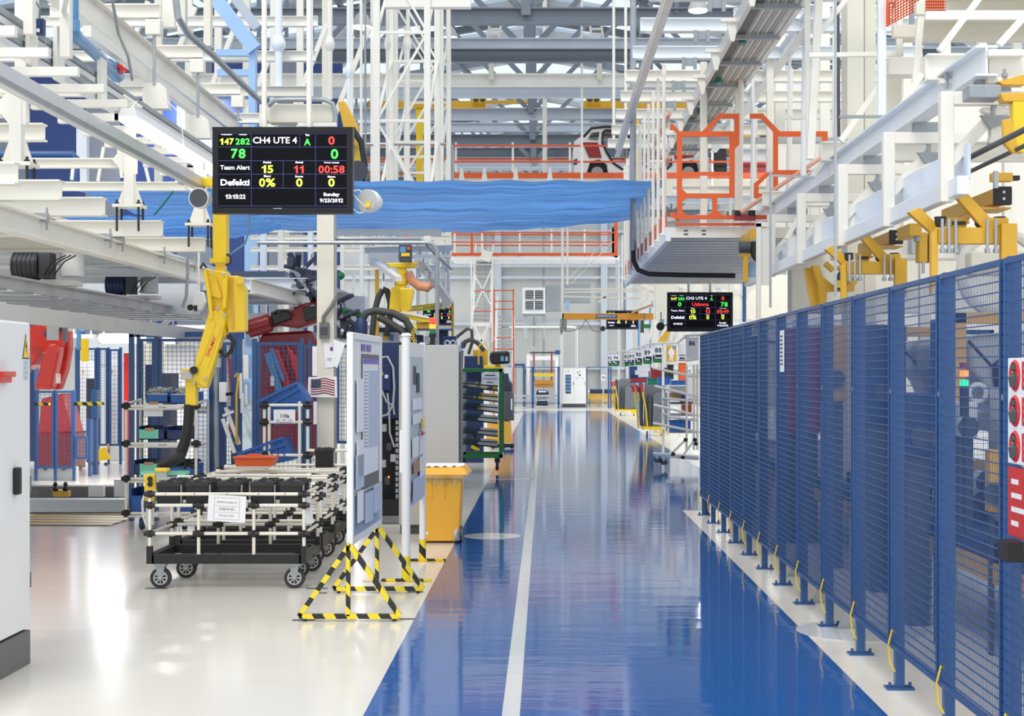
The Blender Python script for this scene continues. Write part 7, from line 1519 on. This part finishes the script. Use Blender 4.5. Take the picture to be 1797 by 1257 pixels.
# rear mezzanine
mz = T('mezzanine', 'cream rear mezzanine deck with orange guard rails below the tarpaulin', 'mezzanine', P(940, 455, 60)); Y = 60
B(MB().box(PX(792, Y), PX(1087, Y), Y, Y + 2.2, PZ(456, Y), PZ(449, Y)), 'deck', 'cabinet_white', mz)
for px in (798, 846, 912, 968, 1026, 1076): B(MB().pbox(px - 1.5, px + 1.5, 402, 450, Y, .08), 'rail_post', 'white', mz)
for py in (408, 412, 425, 431): B(MB().bar(P(792, py, Y + (0 if py in (408, 425) else 3)), P(1082, py, Y + (0 if py in (408, 425) else 3)), .05), 'guard_rail', 'rail_orange', mz)
B(MB().pbox(792, 1082, 444, 449, Y - .04, .03), 'toe_board', 'rail_orange', mz); B(MB().pbox(1078, 1084, 390, 452, Y, .2), 'orange_post', 'rail_orange', mz); B(MB().pbox(826, 830, 405, 447, Y, .2), 'orange_post', 'rail_orange', mz); B(MB().pbox(1074, 1078, 398, 448, Y, .1), 'blue_post', 'fence_blue', mz)
S(MB().bar(P(845, 447, 59.5), P(862, 452, 59.5), .4), 'lit_bracket', 'white', 'bright white bracket at the top of the upper staircase', 'bracket')
# air handler
ah = T('air_handler', 'white louvred air handler with silver duct on the end wall', 'air handler', P(937, 550, 76)); Y = 76
B(MB().pbox(917, 957, 505, 551, Y, 1.2), 'case', 'cabinet_white', ah, bev=.03); B(MB().pbox(922, 953, 510, 544, Y - .03, .05), 'opening', 'dark_grey', ah)
m = MB()
for k in range(9): m.pbox(922, 953, 512 + 3.7 * k, 514 + 3.7 * k, Y - .08, .06)
B(m, 'louvres', 'galv', ah); B(MB().pbox(936.5, 938.5, 510, 544, Y - .1, .05).pbox(922, 953, 526, 528, Y - .1, .05), 'cross_bars', 'cabinet_white', ah)
B(MB().pbox(957, 985, 500, 546, Y + .1, 1).pbox(985, 1038, 497, 531, Y + .2, 1), 'duct', 'galv', ah, bev=.05); B(MB().pbox(917, 957, 551, 553, Y, 1.2), 'shelf', 'galv', ah)
B(MB().pbox(919, 925, 553, 595, Y + 1, .2).pbox(953, 957, 553, 595, Y + 1, .2), 'leg', 'truss_light', ah)
for i, (px, w, a, b, Y, m, lab) in enumerate([(937, 3, 556, 608, 79.6, 'galv', 'short wall ladder below the air handler'), (987, 4, 400, 640, 45, 'white', 'left cream mast of the crane frame'), (996, 3, 395, 500, 45, 'white', 'second cream mast of the crane frame'), (1082, 3, 455, 540, 50, 'truss_light', 'thin grey pipe left of the platform'), (1086, 4, 455, 710, 79, 'truss_light', 'grey wall pipe near the number signs'), (985, 3, 560, 710, 60, 'white', 'thin white post left of the distant white cabinet'), (1012, 2, 572, 645, 70, 'truss_light', 'thin grey post above the distant white cabinet'),
    (1163, 4, 520, 755, 46, 'pvc_blue', 'light blue upright left of the far black speaker'), (1141, 3, 540, 747, 50, 'pvc_blue', 'slim light blue upright behind the green hoist'), (1121, 3, 560, 739, 55, 'pvc_blue', 'far light blue upright behind the number signs'), (1307, 5, 495, 565, 24, 'pvc_blue', 'light blue upright right of the CH3 screen')]):
    S(MB().pbox(px - w / 2, px + w / 2, a, b, Y, .12), 'thin_upright', m, lab, 'upright')
S(MB().tube([P(893, 574, 76), P(1008, 574, 76), P(1012, 578, 76), P(1012, 645, 76)], .06, 6), 'wall_pipe', 'white', 'white pipe crossing the end wall below the air handler', 'pipe')
# orange crane
cr = T('jib_crane', 'orange jib crane beam with cream arm in front of the end wall', 'crane', P(1066, 561, 45)); Y = 45
B(MB().pbox(986, 1149, 550, 561, Y, .15), 'beam', 'crane_orange', cr, bev=.01); B(MB().pbox(1046, 1083, 552.5, 558.5, Y - .01, .01), 'name_plate', 'fence_blue', cr); B(MB().text('NOSIVOST Kg 125', P(1064, 555.5, Y - .013), (1, 0, 0), (0, 0, 1), .055, .52), 'lettering', 'paper', cr)
for a, b in (((990, 508), (1140, 507)), ((990, 513), (1142, 511)), ((990, 520), (1120, 524)), ((1120, 524), (1145, 511)), ((1125, 535), (1148, 510)), ((1050, 531), (1068, 516)), ((988, 500), (1065, 420)), ((1000, 500), (1075, 425))): B(MB().bar(P(*a, Y + .2), P(*b, Y + .2), .05 if b[1] > 450 else .02), 'arm_bar', 'cream', cr)
B(MB().bar(P(1108, 549, Y - .1), P(1145, 535, Y - .1), .1, .06), 'cable_bundle', 'cardboard', cr); B(MB().pbox(1143, 1149, 528, 540, Y - .1, .1).pbox(992, 999, 528, 545, Y - .1, .1), 'pivot', 'pale_blue', cr)
m = MB(); m.tube([P(1028, 561, Y), P(1020, 576, Y), P(1000, 582, Y), P(990, 580, Y)], .012, 5).tube([P(1028, 561, Y), P(1040, 580, Y), P(1055, 583, Y)], .012, 5)
for k in range(6): m.tube([P(984 + 2 * k, 560, Y), P(983 + 2 * k, 575 + 4 * (k % 3), Y), P(985 + 1.5 * k, 588 - 3 * k, Y)], .014, 5)
B(m, 'cable', 'plinth_grey', cr, smooth=True)
t = T('green_hoist', 'small green chain hoist right of the crane beam', 'hoist', P(1134, 575, 40)); B(MB().pbox(1128, 1142, 569, 576, 40, .12), 'body', 'green', t, bev=.01); B(MB().pbox(1124, 1130, 562, 584, 40.05, .1), 'hook_block', 'dark_grey', t); B(MB().cyl(P(1131, 563, 40), P(1131, 550, 40), .02), 'chain', 'plinth_grey', t)
S(MB().pprism([(1153, 602), (1172, 576), (1178, 576), (1170, 602)], 42, .2), 'ochre_brace', 'ochre', 'ochre slanted plate behind the number signs', 'plate')
# number signs
def nsign(num, px0, px1, py0, py1, Y, board_=True):
    t = T('station_sign', {'86': 'station sign 86, biggest and nearest, over the far end of the blue fence', '88': 'station sign 88 with green board, beside the yellow overalls poster', '89': 'station sign 89 with green board, between the signs 88 and 90', '90': 'station sign 90 with green board, just left of sign 89', '91': 'station sign 91, half covered by sign 90', '92': 'station sign partly hidden behind sign 91', '94': 'station sign 94, second in the far left pair of signs', '95': 'farthest station sign, hidden in part by sign 94'}[num], 'sign', P((px0 + px1) / 2, py1, Y), 'station number signs')
    ph = py0 + (py1 - py0) * (.5 if board_ else 1)
    B(MB().pbox(px0, px1, py0, ph, Y, .01), 'number_card', 'paper', t); B(MB().text(num, P((px0 + px1) / 2, (py0 + ph) / 2 + 1, Y - .004), (1, 0, 0), (0, 0, 1), (ph - py0) * .58 * Y / K), 'number', 'dark_ink', t); B(MB().pbox(px0 - .5, px1 + .5, py0 - 1.5, py0 + .5, Y - .005, .02), 'header', 'truss_light', t)
    if board_:
        B(MB().pbox(px0 + .5, px1, ph + 1, ph + (py1 - ph) * .6, Y, .01), 'navy_field', 'dark_ink', t); B(MB().pbox(px0 + .5, px1, ph + (py1 - ph) * .6, py1, Y, .01), 'green_field', 'green', t); B(MB().pbox(px0 + 4, px1 - 4, ph + (py1 - ph) * .38, ph + (py1 - ph) * .5, Y - .004, .004).pbox(px0 + 2, px0 + 5, ph + 2, ph + 4, Y - .004, .004), 'writing', 'paper', t)
    B(MB().cyl(P(px0 + 2, py0, Y), P(px0 + 2, py0 - 4, Y), .006, 6).cyl(P(px1 - 2, py0, Y), P(px1 - 2, py0 - 4, Y), .006, 6), 'hook', 'steel', t)
nsign('86', 1203, 1226, 594, 609, 25.6, False)
for a in [('88', 1145, 1165, 606, 637, 33), ('89', 1128, 1144, 611, 639, 36.8), ('90', 1114, 1127, 615, 641, 40), ('91', 1104, 1113, 619, 642, 44), ('92', 1096, 1104, 620, 643, 48), ('94', 1074, 1087, 622, 643, 53), ('95', 1067, 1074, 623, 643, 57)]: nsign(*a)
S(MB().tube([P(1228, 588, 25.6), P(1203, 590, 25.6), P(1190, 602, 29), P(1145, 602, 33), P(1128, 608, 36.8), P(1112, 611, 40), P(1104, 615, 44), P(1066, 619, 57)], .022, 6), 'sign_rail', 'white', 'white rail from which the station number signs hang', 'rail')
t = T('safety_poster', 'yellow safety poster with white figure in overalls and helmet', 'poster', P(1179, 637, 31)); Y = 31
B(MB().pbox(1170, 1187, 607, 635, Y, .01), 'sheet', 'ochre', t); B(MB().pprism([(1176, 612), (1178, 609), (1180, 612), (1183, 617), (1184, 624), (1181.5, 622), (1181, 634), (1178.8, 634), (1178, 626), (1177, 634), (1175, 634), (1175, 622), (1172.5, 623), (1173, 617)], Y - .006, .004), 'figure', 'paper', t); B(MB().pbox(1181, 1186, 607, 612, Y - .006, .004), 'blue_symbol', 'pvc_blue', t); B(MB().bar(P(1171, 607, Y), P(1171, 603, Y), .01).bar(P(1186, 607, Y), P(1186, 603, Y), .01), 'hook', 'steel', t)
t = T('part_poster', 'white poster with grey picture between the yellow poster and sign 86', 'poster', P(1196, 637, 29)); B(MB().pbox(1190, 1204, 604, 634, 29, .01), 'sheet', 'paper', t); B(MB().pbox(1191, 1203, 623, 624, 28.99, .005).pbox(1191, 1203, 632, 633, 28.99, .005).pprism([(1192, 630), (1194, 627), (1198, 628), (1202, 628), (1202, 630)], 28.99, .005), 'picture', 'dark_ink', t)
S(MB().pbox(1204, 1226, 609, 630, 25.605, .01), 'blank_card', 'cabinet_white', 'blank pale card hanging under station sign 86', 'sign')
# yellow transport carts with grey seat backs
def seatcart(label, px0, px1, base, top, Y, n_, num):
    t = T('seat_cart', label, 'cart', P(px0, base, Y), 'yellow seat carts'); x0, x1 = PX(px0, Y), PX(px1, Y); zb = .18
    B(MB().box(x0, x1, Y, Y + 1.0, zb, zb + .08), 'platform', 'yellow', t); B(MB().box(x0 + (x1 - x0) * .7, x1, Y - .02, Y + .1, .08, zb + .08).bar((x0 + .2, Y, zb), (x0 + .5, Y, .06), .02).bar((x0 + .8, Y, zb), (x0 + .5, Y, .06), .02), 'apron', 'yellow', t)
    for k in range(n_):
        y = Y + .1 + .35 * k; x = x0 - .12 + .1 * (n_ - 1 - k)
        p_ = B(MB().tube([(x + .06, y, zb), (x + .02, y, zb + .5), (x - .08, y, zb + 1.05)], .02, 8).tube([(x + .06, y + .22, zb), (x + .02, y + .22, zb + .5), (x - .08, y + .22, zb + 1.05)], .02, 8).bar((x - .02, y, zb + .7), (x - .02, y + .22, zb + .7), .02), 'yellow_handle', 'yellow', t)
        B(MB().tube([(x - .075, y, zb + 1.02), (x - .10, y, zb + 1.15), (x - .14, y, zb + 1.2)], .035, 8).tube([(x - .075, y + .22, zb + 1.02), (x - .10, y + .22, zb + 1.15), (x - .14, y + .22, zb + 1.2)], .035, 8), 'red_grip', 'red', p_)
    for px in (x0 + .1, x1 - .15): B(MB().cyl((px, Y + .05, .07), (px + .04, Y + .05, .07), .07, 14), 'wheel', 'dark_grey', t)
    for k in range(2):
        xx = x0 + .05 + .22 * k; yy = Y + .35 - .25 * k; ww = x1 - x0 - .05 - .12 * k
        q = T('grey_seat_pack', '%s grey seat back pack standing on the %s' % (['rear', 'front'][k], 'near yellow cart' if n_ == 3 else 'far yellow cart'), 'seat panel', (xx, yy, zb + .08), 'grey seat panels')
        zt = zb + (1.32 if k == 0 else 1.0)
        B(MB().prism([(xx, yy, zb + .08), (xx + ww, yy, zb + .08), (xx + ww, yy, zt - .02), (xx + ww - .05, yy, zt), (xx + .1, yy, zt), (xx + .02, yy, zt - .06)], (0, .12, 0)), 'panel', 'grey_plastic', q, bev=.02)
        B(MB().text(num, (xx + ww * .55, yy - .004, zb + .7), (1, 0, 0), (0, 0, 1), .05).box(xx + ww * .4, xx + ww * .7, yy - .004, yy - .001, zb + .5, zb + .52), 'lettering', 'dark_grey', q)
        B(MB().prism([(xx - .1, yy + .02, zb + .08), (xx - .02, yy + .02, zb + .08), (xx + .0, yy + .02, zt - .1), (xx - .05, yy + .02, zt - .02), (xx - .12, yy + .02, zt - .05)], (0, .3, 0)), 'dark_side_cushion', 'dark_grey', q, bev=.03)
seatcart('near yellow cart with red grips and grey seat panels', 1128, 1170, 762, 680, 42, 3, '4202'); seatcart('far yellow cart with red grips and grey seat panels', 1084, 1118, 729, 672, 62, 2, '4202')
# right side racks with crates
rk = T('pipe_rack_shelf', 'white pipe shelving with protruding slanted rails at the far end of the fence', 'rack', P(1200, 800, 27.5)); Y = 27.5
for px in (1205, 1218, 1224): B(MB().cyl(P(px, 640, Y), P(px, 790, Y), .022, 10), 'post', 'pipe_white', rk, smooth=True)
B(MB().cyl(P(1173, 675, Y + 2), P(1173, 760, Y + 2), .018, 10), 'post', 'pipe_white', rk, smooth=True)
for i, (a, b) in enumerate([((1146, 646), (1226, 663)), ((1150, 678), (1226, 697)), ((1148, 711), (1226, 730)), ((1147, 743), (1226, 759)), ((1204, 633), (1226, 630)), ((1172, 700), (1226, 705)), ((1172, 732), (1226, 738))]): B(MB().cyl(P(*a, Y + (1.0 if i < 4 else .2)), P(*b, Y), .025, 10), 'slanted_rail' if i < 4 else 'rail', 'pipe_white', rk, smooth=True)
for px, py in ((1203, 771), (1219, 771), (1181, 796), (1198, 802), (1221, 778)): B(MB().bar(P(px - 3, py, Y), P(px + 3, py + 2, Y), .06), 'connector', 'black', rk)
B(MB().cyl(P(1203, 772, Y), P(1181, 794, Y), .022, 8).cyl(P(1219, 772, Y), P(1198, 800, Y), .022, 8).cyl(P(1146, 796, Y), P(1226, 802, Y), .025, 8).cyl(P(1150, 799, Y + .6), P(1226, 806, Y), .02, 8), 'foot_frame', 'pipe_white', rk, smooth=True)
for px, py in ((1152, 806), (1164, 810)): B(MB().cyl(P(px, py, Y), P(px + 3, py, Y + .05), .065, 14), 'caster_wheel', 'dark_grey', rk, smooth=True); B(MB().pprism([(px - 4, 798), (px + 5, 798), (px + 2, py), (px - 1, py)], Y - .02, .02), 'caster_fork', 'pale_blue', rk)
for i, (px0, px1, a, b, Y, d, m, lab) in enumerate([
    (1105, 1140, 643, 672, 44, .5, 'fence_blue', 'blue ribbed panel left of the white cartons'), (1116, 1138, 650, 662, 40, .4, 'cabinet_white', 'lower white carton above the grey seat panels'), (1120, 1140, 641, 652, 39, .4, 'paper', 'upper white carton above the grey seat panels'), (1106, 1120, 658, 667, 39, .3, 'box_navy', 'small navy bin left of the white cartons'), (1107, 1138, 665, 670, 38, .4, 'red', 'low red tray above the far grey seat panels'),
    (1137, 1160, 664, 675, 34, .4, 'teal', 'teal open crate on the right racks'), (1156, 1178, 662, 677, 33, .4, 'box_blue', 'tilted blue crate beside the teal crate'), (1178, 1214, 668, 676, 31, .4, 'box_blue', 'long blue crate on the right racks'), (1178, 1212, 676, 690, 31, .4, 'cabinet_white', 'white carton below the long blue crate'), (1174, 1196, 690, 700, 30, .4, 'cardboard', 'brown cardboard carton on the right racks'), (1196, 1214, 692, 708, 30, .4, 'box_blue', 'small blue crate beside the cardboard carton'),
    (1142, 1168, 645, 668, 38, .3, 'maroon', 'dark red hanging parts behind the racks'), (1172, 1182, 640, 666, 36, .3, 'black', 'black hanging part behind the slanted rails'), (1192, 1204, 637, 668, 35, .3, 'orange', 'orange red panel behind the slanted rails'), (1160, 1174, 646, 664, 37, .3, 'black', 'black part left of the long blue crate'), (1206, 1222, 655, 700, 29, .3, 'cabinet_white', 'white cloth sheet hanging by the far end of the fence'), (1198, 1214, 706, 728, 30, .4, 'orange', 'orange crate low on the right racks'), (1172, 1212, 738, 757, 29.5, .5, 'box_blue', 'big blue crate at the bottom of the right racks')]):
    t = T('storage_crate' if d == .4 or d == .5 else 'hanging_part', lab, 'crate' if d >= .4 else 'part', P((px0 + px1) / 2, b, Y), 'goods on the right side racks')
    B(MB().pbox(px0, px1, a, b, Y, d), 'body', m, t, bev=.008); B(MB().pbox(px0 - .6, px1 + .6, a, a + 1.5, Y - .015, .03), 'rim', m, t)
t = T('storage_shelves', 'white steel shelving behind the goods on the right', 'shelving', P(1190, 720, 30))
for py in (677, 700.5, 708, 728.5, 757.5): B(MB().box(PX(1172, 30), PX(1226, 30), 29.4, 31.5, PZ(py + 1, 30), PZ(py, 30)), 'shelf', 'truss_light', t)
for px, Y in ((1172, 31.5), (1226, 29.4)): B(MB().box(PX(px, 30), PX(px, 30) + .05, Y, Y + .05, 0, 2.3), 'post', 'white', t)
# the far end
fc = T('far_cabinet', 'white double switch cabinet at the far end of the walkway', 'cabinet', P(1007, 713, 77)); Y = 77
k77 = Y / K; zb = 0
B(MB().box(PX(987, Y), PX(1028, Y), Y, Y + .5, .18, 1.96), 'body', 'cabinet_white', fc, bev=.01); B(MB().box(PX(987, Y), PX(1028, Y), Y + .02, Y + .5, 0, .18), 'plinth', 'dark_grey', fc)
for a, b in ((987.5, 1007.3), (1007.7, 1027.6)):
    dd = B(MB().box(PX(a, Y), PX(b, Y), Y - .02, Y, .2, 1.95), 'door', 'cabinet_white', fc, bev=.006); B(MB().pbox(b - 1.2, b - .6, 670, 676, Y - .05, .03), 'handle', 'black', dd)
    B(MB().pprism([((a + b) / 2 - 1.6, 652.5), ((a + b) / 2 + 1.6, 652.5), ((a + b) / 2, 649)], Y - .03, .01), 'warning_triangle', 'ochre', dd)
B(MB().pbox(992.5, 1002, 658, 691, Y - .03, .01), 'glass_window', 'ink', fc); m = MB()
for k in range(5): m.pbox(993.5, 1001.5, 660 + 6 * k, 664 + 6 * k, Y - .04, .01)
B(m, 'window_units', 'pvc_blue', fc)
for px, c_ in ((1012, 'plinth_grey'), (1015, 'led_green'), (1019, 'cabinet_grey'), (1023, 'led_red')): B(MB().cyl(P(px, 664, Y - .04), P(px, 664, Y - .02), .025, 10), 'indicator', c_, fc)
B(MB().pbox(1013, 1015, 653, 655, Y - .03, .01).pbox(1016, 1019, 657, 660, Y - .03, .01), 'meter', 'ink', fc)
pr = T('press_frame', 'white lifting press with ochre cross plates at the end of the walkway', 'press', P(950, 713, 78)); Y = 76
for px in (927, 977): B(MB().box(PX(px - 3, Y), PX(px + 3, Y), Y, Y + .3, 0, PZ(622, Y)), 'column', 'cabinet_white', pr, bev=.01)
B(MB().pbox(930, 974, 625, 632, Y, .3), 'top_beam', 'cabinet_white', pr); B(MB().pbox(932, 973, 655, 661, Y - .1, .2), 'yellow_beam', 'yellow', pr); B(MB().pbox(938, 971, 667, 674, Y - .1, .2).pbox(938, 971, 674, 680, Y - .05, .2), 'ochre_plate', 'crane_orange', pr)
for px in (937, 968): B(MB().cyl(P(px, 617, Y), P(px, 670, Y), .04, 8), 'spindle', 'maroon', pr)
B(MB().cyl(P(930, 619, Y), P(980, 619, Y), .04, 8), 'drive_shaft', 'dark_grey', pr); B(MB().cyl(P(979, 615, Y), P(979, 622, Y), .14, 14), 'blue_motor', 'fence_blue', pr)
B(MB().pprism([(943, 685), (960, 685), (963, 690), (963, 698), (941, 698), (941, 690)], Y - .4, .4), 'black_fixture', 'black', pr, bev=.02); B(MB().pprism([(943, 700), (960, 700), (962, 712), (941, 712)], Y - .3, .4), 'lower_fixture', 'black', pr, bev=.02); B(MB().pbox(945, 959, 686, 689, Y - .42, .02).pbox(946, 958, 699, 701, Y - .32, .02), 'white_pads', 'paper', pr)
B(MB().pbox(900, 985, 693, 697, Y - .6, .2).pbox(900, 985, 701, 704, Y - .6, .2), 'guard_rail', 'truss_light', pr)
ff = T('far_fence', 'blue mesh fence at the far end of the walkway around the press', 'fence', P(990, 713, 75)); Y = 75
for px, w in ((935, 4), (980, 3.5), (985, 1.5), (1030, 1.5), (1068, 2.5), (1072, 2.5)): B(MB().box(PX(px - w / 2, Y), PX(px + w / 2, Y), Y, Y + .08, 0, PZ(644, Y)), 'post', 'fence_blue', ff)
for a, b in ((896, 984), (1030, 1066)): B(MB().pbox(a, b, 644, 645.3, Y, .05).pbox(a, b, 707, 708.3, Y, .05), 'rail', 'fence_blue', ff); 
mm = MB()
for a, b in ((896, 984), (1030, 1066)):
    for k in range(int((b - a) / 2.2)): mm.pbox(a + 2.2 * k, a + 2.2 * k + .15, 645, 707, Y, .005)
B(mm, 'wire_mesh', 'fence_blue', ff)
t = T('roller_conveyor', 'yellow conveyor with two black rollers at the far end, right of the white cabinet', 'conveyor', P(1055, 713, 77)); Y = 77.5
B(MB().pbox(1032, 1082, 692, 701, Y, .6), 'bed', 'ochre', t); B(MB().pbox(1032, 1082, 704, 710, Y + .1, .4), 'lower_bed', 'ochre', t)
for a, b in ((1035, 1058), (1060, 1082)): B(MB().cyl(P(a, 687, Y), P(b, 687, Y), .11, 14), 'roller', 'dark_ink', t, smooth=True); B(MB().cyl(P(a - 3, 687, Y), P(a, 687, Y), .07, 10), 'roller_end', 'cabinet_white', t)
B(MB().box(PX(1034, Y), PX(1036, Y), Y, Y + .3, 0, PZ(700, Y)).box(PX(1078, Y), PX(1080, Y), Y, Y + .3, 0, PZ(700, Y)), 'leg', 'truss_grey', t)
t = T('control_terminal', 'small white control terminal on a pole in front of the far conveyor', 'control', P(1058, 713, 74)); Y = 73
B(MB().pbox(1055, 1062.5, 658, 668, Y, .1), 'box', 'cabinet_white', t, bev=.01); B(MB().box(PX(1057.5, Y), PX(1059, Y), Y, Y + .05, 0, PZ(668, Y)), 'pole', 'cabinet_grey', t); B(MB().pbox(1057, 1059, 660, 665, Y - .01, .01), 'green_button', 'teal', t); B(MB().pbox(1060, 1061.5, 661, 666, Y - .01, .01), 'red_button', 'red', t)
# right background white clutter behind screen and beyond the fence
t = T('background_frame', 'white steel framework behind the right side racks and the CH3 screen', 'steel frame', P(1250, 600, 36)); r = random.Random(11)
for k in range(9):
    px = 1125 + 22 * k; Y = 46 - 1.6 * k; B(MB().box(PX(px, Y), PX(px, Y) + .12, Y, Y + .12, 0, PZ(470, Y)), 'column', 'white' if k % 2 else 'white_cool', t)
    B(MB().bar(P(px, 500 + 10 * (k % 3), Y), P(px + 26, 495 + 12 * ((k + 1) % 3), Y), .1, .12), 'beam', 'white', t); B(MB().bar(P(px, 640, Y), P(px + 24, 560, Y), .08), 'brace', 'white', t)
B(MB().box(PX(1150, 42), PX(1480, 42), 42, 42.3, 3.2, 4.4), 'panel', 'cream', t)
t = T('conveyor_casing', 'cream conveyor casings above the far part of the blue fence', 'conveyor', P(1400, 520, 22))
B(MB().box(3.2, 9, 20, 20.3, 2.5, 3.3), 'casing', 'cream', t, bev=.02); B(MB().box(3.0, 9, 16, 16.2, 2.9, 3.15), 'casing', 'white', t, bev=.02); B(MB().box(3.6, 9, 13.0, 13.2, 2.55, 2.75), 'casing', 'cream', t, bev=.02); B(MB().box(3.5, 9, 24, 24.2, 3.6, 6.2), 'rear_panel', 'white', t)
for k, x in enumerate((3.3, 4.2, 5.2, 6.1)): B(MB().box(x, x + .12, 17 + k * .2, 17.12 + k * .2, 0, 4.8), 'upright', 'white', t)
for k in range(6): B(MB().cyl((3.3 + .5 * k, 15.9, 2.95), (3.3 + .5 * k, 15.9, 3.12), .05, 10), 'bolt_head', 'steel', t)
B(MB().ring((4.0, 13.5, 2.6), (0, 1, 0), .35, .05, 24, 8), 'bent_duct', 'white', t, smooth=True)
t = T('overhead_conveyor', 'cream overhead conveyor framework filling the upper right background', 'conveyor', (6, 22, 5))
for k in range(7):
    x = 3.3 + .75 * k; B(MB().box(x, x + .14, 22 + .6 * k, 22.14 + .6 * k, 3.4, 10), 'upright', 'white', t)
for z in (4.4, 5.2, 6.4, 7.6, 8.8): B(MB().ibeam((3.1, 23 + z * .3, z), (12, 23 + z * .3, z), .2, .14), 'beam', 'white_cool', t)
# left upper background
t = T('overhead_framework', 'white overhead framework filling the upper left background', 'steel frame', (-7, 24, 5))
for k in range(9):
    x = -6.6 + .4 * k; B(MB().box(x, x + .12, 26 + .5 * k, 26.12 + .5 * k, 4.9, 10), 'upright', 'white' if k % 3 else 'cream', t)
for z in (6.1, 6.7, 7.3, 8.2): B(MB().ibeam((-10, 21.5 + .4 * z, z), (-3.6, 21.5 + .4 * z, z), .16, .12), 'beam', 'white' if z != 6.1 else 'cream', t)
for k in range(6): B(MB().bar((-7.4 + .7 * k, 26 + .4 * k, 6.2), (-6.7 + .7 * k, 26 + .4 * k, 8.0), .08), 'brace', 'white', t)
